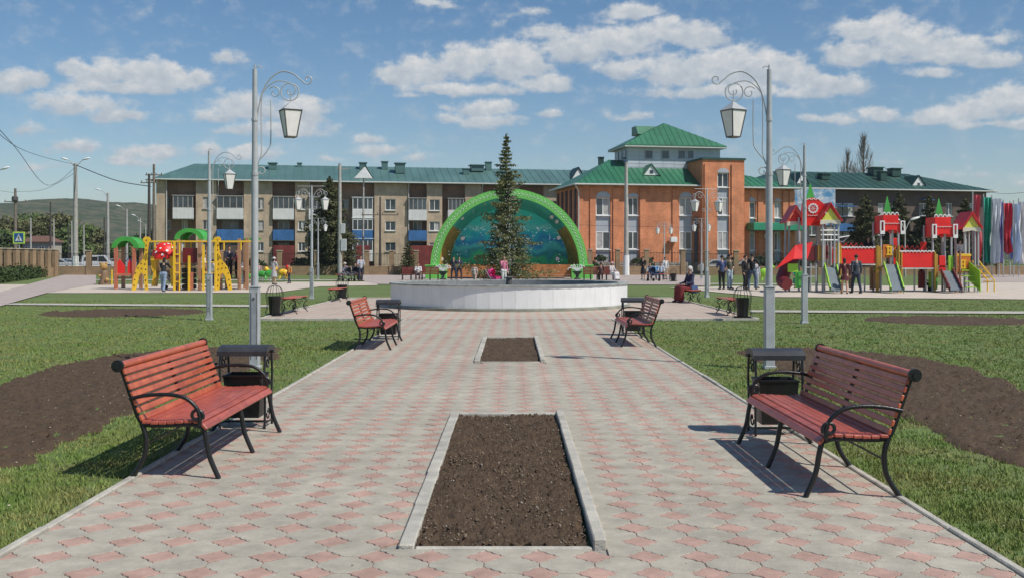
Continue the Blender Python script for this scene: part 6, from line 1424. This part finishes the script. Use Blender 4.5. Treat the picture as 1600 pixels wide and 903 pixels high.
for a_, c_2, t_, b_2, yy, m_ in ((1224,1240,412,425,-.8,'lime'),(1313,1318,414,452,.6,'brown'),(1334,1339,414,452,.7,'brown'),(1440,1452,424,451,.4,'darkred'),(1366,1372,414,453,.6,'brown'),(1399,1404,414,453,.7,'brown'),(1484,1490,424,452,.5,'brown'),(1272,1282,384,408,-.6,'mustard'),(1410,1414,420,452,.5,'mustard'),(1286,1296,356,366,-.62,'cream'),(1462,1470,425,450,.8,'lime'),(1376,1384,414,440,.9,'lime'),(1402,1412,372,386,.6,'red'),(1446,1456,378,392,.6,'red')):
    bx('side_panel', a_, c_2, t_, b_2, yy, yy+.06, m_)
for (p0, p1, t_, b_2) in ((1308,1366,380,387),(1398,1454,384,392)):
    b = MB(); n_b = 7
    for i in range(n_b): x0_ = p0+(p1-p0)*i/n_b; b.tube([(xx(x0_),.74,zz(b_2)),(xx(x0_+5),.74,zz(t_)),(xx(x0_+9),.74,zz(b_2))], .03, 4)
    b.build('zigzag_rail', C_['red'], T)
# rail frames above platforms
for (p0, p1, py) in ((1276,1304,368),(1276,1304,376),(1276,1304,361)): b = MB(); b.tube([(xx(p0),-.66,zz(py)),(xx(p1),-.66,zz(py))], .035, 5); b.build('white_rail', M_white, T)
b = MB(); b.tube([(xx(1312),.3,zz(372)),(xx(1330),.3,zz(369)),(xx(1322),.4,zz(378)),(xx(1310),.4,zz(377))], .035, 5); b.build('white_rail', M_white, T)
for q in (1315,1333,1352,1410,1430,1448): post(T, xx(q), 0, PZ-.11, .1, .04)
for q in (1308,1364,1366,1398,1402,1454,1487,1493): post(T, xx(q), 0, zz(384 if q < 1400 else 394), -.5, .05, 'brown' if q % 2 else 'mustard')

# ------------------------------------------------------------------ coloured banners
bn = [(1527,305,408,7,'coral',(.62,.10,.13),88),(1543,309,411,6,'green',(.03,.36,.24),87),(1557,311,412,7,'white',(.68,.70,.74),86),(1565,316,410,4,'violet',(.32,.32,.62),88),(1574.5,318,396,6.5,'red',(.58,.05,.08),86),(1583,320,404,4.5,'blue',(.14,.26,.58),88),(1590,319,411,6,'pale blue and white',(.55,.62,.75),85),(1599,316,414,7,'white and red',(.70,.68,.68),86)]
for px, top, bot, w, nm, c, Y in bn:
    g = P(px,402,Y); fz_ = lambda py: CAMZ+(HOR-py)*Y/F; T = thing('banner', f'tall {nm} vertical banner in the row of flags at the right edge', 'banner', (g.x,g.y,0), group='row of coloured banners at the right edge'); m = mat('banner '+nm, c, .75, .1, .6)
    wd = w*.98*Y/F; b = MB(); b.tube([(-wd,.05,0),(-wd,.05,fz_(top)+.3)], .05, 7); b.build('pole', M_lamp, T)
    n = 22; vs = []; fs = []
    for i in range(n+1):
        t = i/n; z = fz_(top)+(fz_(bot)-fz_(top))*t
        for j in range(7):
            s_ = j/6; vs.append((-wd+2*wd*s_*(1-.1*sin(t*7+px))+.05*sin(t*11+px)*s_, .14*sin(s_*13+t*3+px)*(1+t)+.05, z-(.12*sin(s_*8+px) if i == n else 0)))
    fs = [(i*7+j, i*7+j+1, (i+1)*7+j+1, (i+1)*7+j) for i in range(n) for j in range(6)]; vs2 = [(x,y+.012,z) for x,y,z in vs]; b = MB(); b.add(vs, fs); b.add(vs2, fs); b.build('cloth', m, T, smooth=70)
# ------------------------------------------------------------------ people
M_skin = mat('skin', (.50,.29,.20), .6, .06, 8); M_eye = mat('eye', (.03,.025,.02), .4); M_lip = mat('lip', (.36,.13,.11), .6)
CM = {}
def cloth(c):
    k = tuple(c)
    if k not in CM: CM[k] = mat('cloth %.2f %.2f %.2f' % k, c, .85, .18, 14, bump=.3, bscale=30)
    return CM[k]
def limb_mesh(segs, balls, vox):
    b = MB()
    for p, q, r0, r1 in segs:
        p, q = Vector(p), Vector(q); n = max(2, int((q-p).length/.06)); b.tube([p.lerp(q, i/n) for i in range(n+1)], [r0+(r1-r0)*i/n for i in range(n+1)], 12); b.ell(p, (r0,)*3, 12, 8); b.ell(q, (r1,)*3, 12, 8)
    for c, r in balls: b.ell(c, r, 14, 10)
    me = bpy.data.meshes.new('tmp'); me.from_pydata(b.v, [], b.f); o = bpy.data.objects.new('tmp', me); COL.objects.link(o)
    bm = bmesh.new(); bm.from_mesh(me); bmesh.ops.recalc_face_normals(bm, faces=bm.faces); bm.to_mesh(me); bm.free()
    md = o.modifiers.new('r', 'REMESH'); md.mode = 'VOXEL'; md.voxel_size = vox; md.use_smooth_shade = True
    dg = bpy.context.evaluated_depsgraph_get(); dg.update(); r = bpy.data.meshes.new_from_object(o.evaluated_get(dg)); bpy.data.objects.remove(o); bpy.data.meshes.remove(me)
    bm = bmesh.new(); bm.from_mesh(r); bmesh.ops.smooth_vert(bm, verts=bm.verts, factor=.5, use_axis_x=True, use_axis_y=True, use_axis_z=True); bm.to_mesh(r); bm.free()
    return r
def skel(pose, arms, lean=0.0):
    """1.75 m figure facing -y. returns joints"""
    J = {}
    if pose == 'sit':
        pz = .50; J.update(pel=(0,.02,pz), che=(0,.04,pz+.33), nec=(0,.03,pz+.55), hea=(0,.01,pz+.70))
        for s, n in ((-1,'l'),(1,'r')): J['hip'+n] = (s*.09,0,pz); J['kne'+n] = (s*.13,-.43,pz+.01); J['ank'+n] = (s*.13,-.44,.09); J['toe'+n] = (s*.14,-.60,.04)
    else:
        pz = .93; J.update(pel=(0,0,pz), che=(0,lean*.35,pz+.33), nec=(0,lean*.6,pz+.56), hea=(0,lean*.75-.01,pz+.71))
        for s, n in ((-1,'l'),(1,'r')):
            st = {'stand':0, 'walk':s*.22, 'wide':0}[pose]; w = .10 if pose != 'wide' else .17
            J['hip'+n] = (s*.09,0,pz-.02); J['kne'+n] = (s*w,-.03-st*.5,.50); J['ank'+n] = (s*w,.02-st,.09); J['toe'+n] = (s*w*1.15,-.14-st,.04)
    c = Vector(J['che']); lz = Vector((0, Vector(J['nec']).y, 0)).y
    for s, n in ((-1,'l'),(1,'r')):
        sh = Vector((s*.185, Vector(J['nec']).y, Vector(J['nec']).z-.07)); a = arms if isinstance(arms, str) else arms[0 if s < 0 else 1]
        e, w = {'down': ((s*.06,.02,-.28),(s*.07,-.06,-.53)), 'front': ((s*.05,-.10,-.26),(-s*.06,-.30,-.22)), 'hold': ((s*.06,-.08,-.26),(s*.02,-.34,-.30)), 'face': ((s*.06,-.16,-.22),(-s*.07,-.26,.02)), 'hips': ((s*.18,.05,-.24),(s*.0,-.04,-.42)), 'up': ((s*.14,-.06,.22),(s*.12,-.12,.48)), 'reach': ((s*.05,-.20,-.16),(s*.04,-.46,-.16)), 'back': ((s*.10,.14,-.26),(-s*.06,.17,-.42))}[a]
        J['sho'+n] = tuple(sh); J['elb'+n] = tuple(sh+Vector(e)); J['wri'+n] = tuple(sh+Vector(w))
    return J
def person(label, loc, h, rz, pose='stand', arms='down', top=(.1,.1,.1), bot=(.05,.05,.07), hair=(.03,.02,.015), hat=None, skirt=None, long=True, female=False, bare=False, group=None, lean=0.0, shoes=(.03,.03,.03), seat=None, hairlong=False, bag=None):
    k = h/1.75; T = thing('person', label, 'person', loc, rz, group); J = skel(pose, arms, lean); V_ = lambda n: Vector(J[n])
    if seat is not None and pose == 'sit': pass
    sw = .92 if female else 1.0; segs = []; balls = []
    hd = V_('hea'); segs += [(V_('nec')-Vector((0,0,.06)), hd-Vector((0,0,.03)), .055, .052)]
    balls += [(hd+Vector((0,0,.02)), (.075,.092,.112)), (hd+Vector((0,-.045,-.055)), (.045,.045,.045)), (hd+Vector((0,-.098,-.005)), (.013,.022,.022)), (hd+Vector((.076,.005,0)), (.013,.02,.032)), (hd+Vector((-.076,.005,0)), (.013,.02,.032))]
    segs += [(V_('pel'), V_('che'), .115*sw, .125*sw), (V_('shol'), V_('shor'), .062, .062), (V_('che'), V_('nec')-Vector((0,0,.07)), .12*sw, .085), (V_('hipl'), V_('hipr'), .10, .10)]
    for n in 'lr':
        segs += [(V_('sho'+n), V_('elb'+n), .050*sw, .040*sw), (V_('elb'+n), V_('wri'+n), .040*sw, .026), (V_('hip'+n), V_('kne'+n), .088, .056), (V_('kne'+n), V_('kne'+n).lerp(V_('ank'+n), .35), .054, .056), (V_('kne'+n).lerp(V_('ank'+n), .35), V_('ank'+n), .056, .036), (V_('ank'+n), V_('toe'+n), .040, .030)]
    me = limb_mesh([(p*k, q*k, a*k, c*k) for p, q, a, c in segs], [(c*k, tuple(x*k for x in r)) for c, r in balls], .0165*k)
    # hands, eyes, mouth joined into the same mesh
    ex = MB(); ex.mat(0)
    for n in 'lr':
        s = -1 if n == 'l' else 1; w = V_('wri'+n); d = (w-V_('elb'+n)).normalized(); side = Vector((s,0,0))-d*d.x*s; side = side.normalized() if side.length > .1 else Vector((0,0,1)); nor = d.cross(side).normalized()*(-s)
        R3 = Matrix((side, nor, d)).transposed(); ex.ell((w+d*.045)*k, (.036*k,.017*k,.052*k), 8, 6, R3)
        for i, (o_, l) in enumerate(((-.027,.058),(-.009,.070),(.009,.066),(.027,.052))):
            p0 = w+d*.082+side*o_; p1 = p0+d*l*.5-nor*.006; p2 = p1+d*l*.42-nor*.022; ex.tube([p0*k, p1*k, p2*k], [.0088*k,.008*k,.0065*k], 5)
        p0 = w+d*.03-side*.03*1; p1 = p0-side*.028+d*.03; p2 = p1+d*.03-side*.004-nor*.01; ex.tube([p0*k, p1*k, p2*k], [.011*k,.0095*k,.008*k], 5)
    ex.mat(1)
    for s in (-1, 1): ex.ell((hd+Vector((s*.030,-.084,.018)))*k, (.011*k,.008*k,.007*k), 6, 4)
    ex.mat(2); ex.ell((hd+Vector((0,-.088,-.050)))*k, (.022*k,.006*k,.006*k), 6, 4)
    bm = bmesh.new(); bm.from_mesh(me); em = ex.mesh('x', [M_skin, M_eye, M_lip]); bm.from_mesh(em); bm.to_mesh(me); bm.free(); bpy.data.meshes.remove(em)
    me.materials.clear(); [me.materials.append(m) for m in (M_skin, M_eye, M_lip)]; me.polygons.foreach_set('use_smooth', [True]*len(me.polygons)); link('body', me, T)
    # shirt
    sg = [(V_('pel')+Vector((0,0,.0)), V_('che'), .130*sw, .142*sw), (V_('shol'), V_('shor'), .076, .076), (V_('che'), V_('nec')-Vector((0,0,.10)), .135*sw, .09)]
    for n in 'lr':
        sg.append((V_('sho'+n), V_('elb'+n), .066, .054))
        if long: sg.append((V_('elb'+n), V_('elb'+n).lerp(V_('wri'+n), .92), .054, .040))
    m1 = limb_mesh([(p*k,q*k,a*k,c*k) for p,q,a,c in sg], [], .019*k); m1.materials.clear(); m1.materials.append(cloth(top)); link('shirt', m1, T)
    if skirt:
        if pose == 'sit':
            sg = [(V_('hipl'), V_('knel'), .12, .12), (V_('hipr'), V_('kner'), .12, .12), (V_('knel'), V_('ankl')+Vector((0,0,.05)), .12, .13), (V_('kner'), V_('ankr')+Vector((0,0,.05)), .12, .13), (V_('knel'), V_('kner'), .12, .12), (V_('ankl')+Vector((0,0,.06)), V_('ankr')+Vector((0,0,.06)), .12, .12)]
            m2 = limb_mesh([(p*k,q*k,a*k,c*k) for p,q,a,c in sg], [], .024*k); m2.materials.clear(); m2.materials.append(cloth(skirt[0])); link('skirt', m2, T)
        else:
            zb = skirt[1]; b = MB(); n = 20; pts = []
            for z, r in ((.99,.135),(.90,.165),((.9+zb)/2,.20),(zb,.235),(zb,.22),(.95,.12)):
                pts.append([((r+.014*sin(j*2*pi*5/n)*(1 if z < .8 else 0))*cos(2*pi*j/n)*k, (r*.8)*sin(2*pi*j/n)*k+.0, z*k) for j in range(n)])
            vs = [p for r in pts for p in r]; b.add(vs, [(i*n+j, i*n+(j+1)%n, (i+1)*n+(j+1)%n, (i+1)*n+j) for i in range(5) for j in range(n)]); b.build('skirt', cloth(skirt[0]), T, smooth=60)
    if not skirt or skirt and not bare and pose != 'sit' and skirt[1] > .6:
        if not skirt:
            sg = [(V_('hipl'), V_('hipr'), .122, .122), (V_('pel'), V_('pel')+Vector((0,0,.04)), .125, .12)]
            for n in 'lr': sg += [(V_('hip'+n), V_('kne'+n), .104, .073), (V_('kne'+n), V_('ank'+n)+(Vector((0,0,.0)) if not bare else (V_('kne'+n)-V_('ank'+n))*.8), .072, .058)]
            m2 = limb_mesh([(p*k,q*k,a*k,c*k) for p,q,a,c in sg], [], .019*k); m2.materials.clear(); m2.materials.append(cloth(bot)); link('trousers', m2, T)
    for n in 'lr':
        b = MB(); a_, t_ = V_('ank'+n), V_('toe'+n); b.tube([(a_+Vector((0,.04,-.045)))*k, (a_+Vector((0,-.02,-.03)))*k, (t_+Vector((0,.0,.0)))*k, (t_+Vector((0,-.04,-.004)))*k], [.036*k,.048*k,.040*k,.022*k], 8); b.build('shoe', cloth(shoes), T, smooth=60)
    # hair: cap over the back and top of the skull
    b = MB(); n = 14; hc = hd+Vector((0,.012,.035)); vs = []
    for i in range(8):
        ph = (pi*.62)*i/7
        for j in range(n):
            a = 2*pi*j/n; fr_ = 1 if sin(a) > -.35 else max(.62, 1+.6*(sin(a)+.35)); p_ = ph*fr_; vs.append((hc+Vector((.088*sin(p_)*cos(a), .104*sin(p_)*sin(a), .108*cos(p_))))*k)
    b.add(vs, [(i*n+j, (i+1)*n+j, (i+1)*n+(j+1)%n, i*n+(j+1)%n) for i in range(7) for j in range(n)])
    if female or hairlong: b.ell((hd+Vector((0,.07,-.05)))*k, (.075*k,.045*k,(.14 if hairlong else .09)*k), 10, 7)
    b.build('hair', cloth(hair), T, smooth=80)
    if hat:
        b = MB(); hc = (hd+Vector((0,.0,.055)))*k; b.lathe([(.10*k,.0),(.102*k,.035*k),(.085*k,.075*k),(.04*k,.095*k),(.005,.10*k)], 14, hc, cap=False); b.lathe([(.098*k,.0),(.155*k,-.012*k),(.155*k,-.004*k),(.1*k,.01*k)], 14, hc, cap=False); b.build('hat', cloth(hat), T, smooth=50)
    if bag: b = MB(); p = (V_('pel')+Vector((bag[1]*.20,.06,-.02)))*k; b.bbox(p.x-.05, p.x+.05, p.y-.14, p.y+.14, p.z-.14, p.z+.12, .02); b.tube([p+Vector((0,0,.1)), (V_('sho'+('r' if bag[1] > 0 else 'l')))*k+Vector((0,0,.05))], .012, 4); b.build('shoulder_bag', cloth(bag[0]), T)
    return T
def stroller(label, px, py, rz, c, group='strollers'):
    g = G(px,py) if not isinstance(px, Vector) else px; T = thing('stroller', label, 'stroller', (g.x,g.y,0), rz, group)
    for x in (-.24,.24):
        for y in (-.33,.33): b = MB(); b.tube([(x-.02,y,.11),(x+.02,y,.11)], .11, 12); b.build('wheel', mat('tyre', (.02,.02,.02), .9), T)
        b = MB(); b.tube([(x,-.33,.11),(x,.10,.55),(x,.42,.98)], .014, 6); b.tube([(x,.33,.11),(x,-.12,.52)], .014, 6); b.build('side_tube', C_['steel'], T)
    b = MB(); b.tube([(-.24,.42,.98),(.24,.42,.98)], .018, 6); b.build('handle', mat('tyre', (.02,.02,.02), .9), T)
    b = MB(); b.add([(-.2,-.35,.42),(.2,-.35,.42),(.2,.05,.36),(-.2,.05,.36),(-.2,.28,.80),(.2,.28,.80),(-.2,-.38,.55),(.2,-.38,.55),(-.21,0,.60),(.21,0,.60)], [(0,1,2,3),(3,2,5,4),(0,1,7,6),(0,3,8,6),(1,2,9,7),(3,4,8),(2,5,9)]); b.build('seat', cloth(c), T)
    b = MB(); vs = []; n = 8
    for i in range(7):
        t = pi*.62*i/6
        for j in range(n+1):
            s_ = pi*j/n; R = Matrix.Rotation(-t+.35, 3, 'X'); p = R @ Vector((.25*cos(s_), 0, .40*sin(s_))); vs.append(p+Vector((0,.10,.60)))
    b.add(vs, [(i*(n+1)+j, (i+1)*(n+1)+j, (i+1)*(n+1)+j+1, i*(n+1)+j+1) for i in range(6) for j in range(n)]); b.build('hood', cloth(c), T, smooth=60)
    return T
def at(px, py): g = G(px, py); return (g.x, g.y, 0)
def hpx(py, top): return (py-top)/(py-HOR)*CAMZ
NV = (.025,.03,.055); BK = (.015,.015,.018); JN = (.13,.20,.32); WH = (.62,.62,.62)
TN = (.50,.52,.54)
person('woman in black top and pale jeans bending towards a stroller by the mushroom', at(255,456), 1.62, pi, 'walk', 'reach', BK, (.24,.31,.42), female=True, hairlong=True, lean=-.25)
stroller('small white stroller before the woman in pale jeans by the mushroom', 267, 452, pi/2, (.55,.55,.55))
person('man in white shirt and dark trousers, left of the lamp post on the left lawn', at(315.5,449.5), 1.88, 2.6, 'walk', 'down', WH, BK, long=False)
person('figure in white top and dark trousers half hidden by the left lawn lamp post', at(333,447.5), 1.5, 2.2, 'stand', 'front', WH, NV, female=True)
person('man in navy jacket standing on the brown step deck', (P(358,402,53.0).x, 53.0, .95-.4), 1.65, .6, 'stand', 'hold', NV, BK)
person('woman in white top and blue jeans right of the brown step deck', at(382,444), 1.62, -.8, 'walk', 'hold', WH, (.13,.19,.30), female=True)
person('woman in dark red top beside the man in navy on the brown step deck', (P(371,402,53.2).x, 53.2, .55), 1.5, -.5, 'stand', 'hold', (.22,.03,.05), BK, female=True)
person('toddler in pale blue beside the mushroom shelter legs', at(243,448), .95, .5, 'stand', 'down', (.40,.50,.60), (.2,.2,.25))
person('boy in orange top on the sand near the yellow spring rider', at(452,443), 1.2, -.6, 'walk', 'down', (.62,.25,.06), NV)
person('child in pinkish top behind the base of the left front lamp post', at(404.5,440), 1.25, .4, 'stand', 'down', (.48,.30,.30), (.25,.25,.3))
person('woman in white cap and pale grey dress by the spring riders, bare legs', at(428,444.5), 1.62, 2.6, 'stand', 'hold', (.42,.42,.42), hat=WH, skirt=((.42,.42,.42),.50), bare=True, female=True, long=False)
person('toddler in red sitting on the yellow spring rider', (G(444,440).x, G(444,440).y, .18), 1.02, .8, 'sit', 'hold', (.5,.04,.03), (.45,.25,.05))
person('child in blue top inside the green arched play house', (P(208,402,53.5).x, 53.5, .62), 1.15, -.3, 'stand', 'hold', (.14,.24,.42), NV)
person('seated person with pale hat and lilac top at the left of the stage square', (G(538,438).x, G(538,438).y+.2, 0), 1.66, -.5, 'sit', 'hold', (.50,.42,.52), (.12,.11,.14), hat=(.62,.58,.50), female=True)
stroller('dark stroller beside the seated person in lilac', 545, 440, .8, (.10,.10,.12)); stroller('black and white stroller by the standing man at the left of the stage square', 556, 438.5, .4, (.05,.05,.06))
person('man in pale shirt and dark trousers standing between strollers, left of the stage', at(563.5,440), 1.72, .5, 'stand', 'hold', (.42,.44,.50), NV, long=False)
person('seated person in black beside the man in pale shirt', (G(555,437).x, G(555,437).y, 0), 1.6, .3, 'sit', 'hold', BK, BK, female=True)
person('seated person in white top leaning back on the left red stage bench', (P(654,402,74).x, 73.75, -.04), 1.7, 0, 'sit', 'front', WH, (.08,.05,.05))
person('man in navy suit, left one of a pair standing before the stage', at(709,437.5), 1.66, -.2, 'wide', 'back', NV, NV); person('man in dark blue suit, right one of a pair standing before the stage', at(717.5,437.3), 1.64, .2, 'wide', 'front', (.03,.04,.085), NV)
person('small child in white and pink in front of the wooden stage front', (P(741.5,402,60).x, 60, 0), 1.22, 2.8, 'walk', 'down', (.60,.50,.48), (.58,.40,.38), hair=(.35,.22,.1))
person('woman in pink top and white trousers beside the pink stroller before the spruce', (P(787,402,58).x, 58, 0), 1.68, .6, 'stand', ('face','down'), (.62,.20,.30), WH, hair=(.16,.09,.04), female=True)
stroller('bright pink stroller before the spruce', Vector((P(771,402,58).x, 58, 0)), 0, .9, (.80,.05,.26), None)
person('seated woman in white skirt and pink hat at the right end of the stage benches', (P(956.5,402,72.8).x, 72.8, 0), 1.72, .7, 'sit', 'hold', (.60,.55,.55), hat=(.62,.35,.32), skirt=((.66,.64,.64),.3), female=True)
person('dark haired person in brown sitting on the red bench right of the stage', (P(939,402,73.7).x, 73.7, 0), 1.68, pi, 'sit', 'hold', (.10,.05,.045), BK)
person('woman in long black dress standing left of the seated group before the orange building', at(1005,437.5), 1.66, -.5, 'stand', 'hold', BK, skirt=(BK,.45), bare=True, female=True)
for k, (px, c, lab) in enumerate(((1017,(.40,.42,.45),'seated person in grey at the left of the group before the orange building'),(1025,(.08,.26,.50),'seated person in bright blue in the middle of the group before the orange building'),(1034,(.42,.50,.60),'seated person in pale blue at the right of the group before the orange building'))):
    person(lab, (G(px,437.5).x, G(px,437.5).y+.4, 0), 1.66, random.uniform(-.4,.4), 'sit', 'hold', c, NV, female=(k != 1))
stroller('dark blue stroller in front of the seated group by the orange building', 1021, 439.5, .5, (.05,.07,.14))
person('man in white shirt standing behind the right side of the seated group', at(1039.5,437), 1.62, .4, 'stand', 'down', WH, (.38,.33,.27))
person('white haired woman in navy top and dark red skirt seated by the plaza', (6.52, 37.6, 0), 1.74, -pi/2+.35, 'sit', 'hold', (.03,.032,.075), hair=(.60,.58,.55), skirt=((.16,.018,.022),.3), female=True, bag=((.06,.12,.26),1))
person('man in blue shirt and black trousers standing next to the man in olive', at(1128,452.5), 1.73, pi+.2, 'stand', 'front', (.06,.085,.20), BK, long=False); person('man in olive top and pale jeans with hands on hips', at(1140,452), 1.76, .6, 'stand', 'hips', (.10,.10,.07), (.38,.47,.56), long=False)
person('person in black just left of the man in jeans beside the lime spring rider', at(1164.5,452.5), 1.72, .8, 'stand', 'down', BK, BK); person('man in black t shirt and blue jeans left of the right front lamp post', at(1175.5,452.5), 1.82, pi-.3, 'wide', 'hips', BK, (.09,.13,.20), long=False)
person('child in pale blue behind the man in black t shirt and jeans', at(1181.5,450.5), 1.5, .5, 'stand', 'down', (.40,.46,.52), (.36,.42,.48))
person('woman in dark red coat walking before the castle play structure', at(1319.5,459), 1.58, pi-.2, 'walk', 'down', (.085,.014,.022), BK, female=True, skirt=((.085,.014,.022),.68)); person('man in dark navy vest and jeans walking beside the woman in dark red', at(1338,458.5), 1.74, pi+.2, 'walk', 'down', (.045,.06,.08), (.025,.035,.06))
person('child in black on the first red bridge of the castle play structure', (P(1357,402,49.2).x, 49.2, 1.25), 1.35, -.4, 'stand', 'hold', BK, BK); person('child in white on the platform at the right end of the castle play structure', (P(1500,402,49.3).x, 49.3, 1.25), 1.2, .3, 'stand', 'down', WH, NV)
person('small girl in teal dress under the castle clock tower', at(1243,451), 1.15, .3, 'stand', 'hold', (.05,.28,.20), skirt=((.05,.28,.20),.42), bare=True, female=True)
person('person in black crouching under the second bridge of the castle play structure', (P(1443,402,50).x, 50.2, -.08), 1.5, pi/2, 'sit', 'hold', BK, BK)

# ------------------------------------------------------------------ air
b = MB(); b.box(-3100, 3100, -250, 3100, -1.0, 130)
hz = b.build('haze', []) if False else None
me = b.mesh('haze', mat('haze air', (1,1,1))); hz = link('haze', me); tag(hz, kind='stuff')
hm = bpy.data.materials.new('pale haze'); hm.use_nodes = True; t = hm.node_tree; t.nodes.clear(); o_ = t.nodes.new('ShaderNodeOutputMaterial'); pv = t.nodes.new('ShaderNodeVolumePrincipled')
pv.inputs['Color'].default_value = (.88,.93,1,1); pv.inputs['Density'].default_value = .00016; pv.inputs['Anisotropy'].default_value = .2; t.links.new(pv.outputs[0], o_.inputs['Volume'])
me.materials.clear(); me.materials.append(hm)
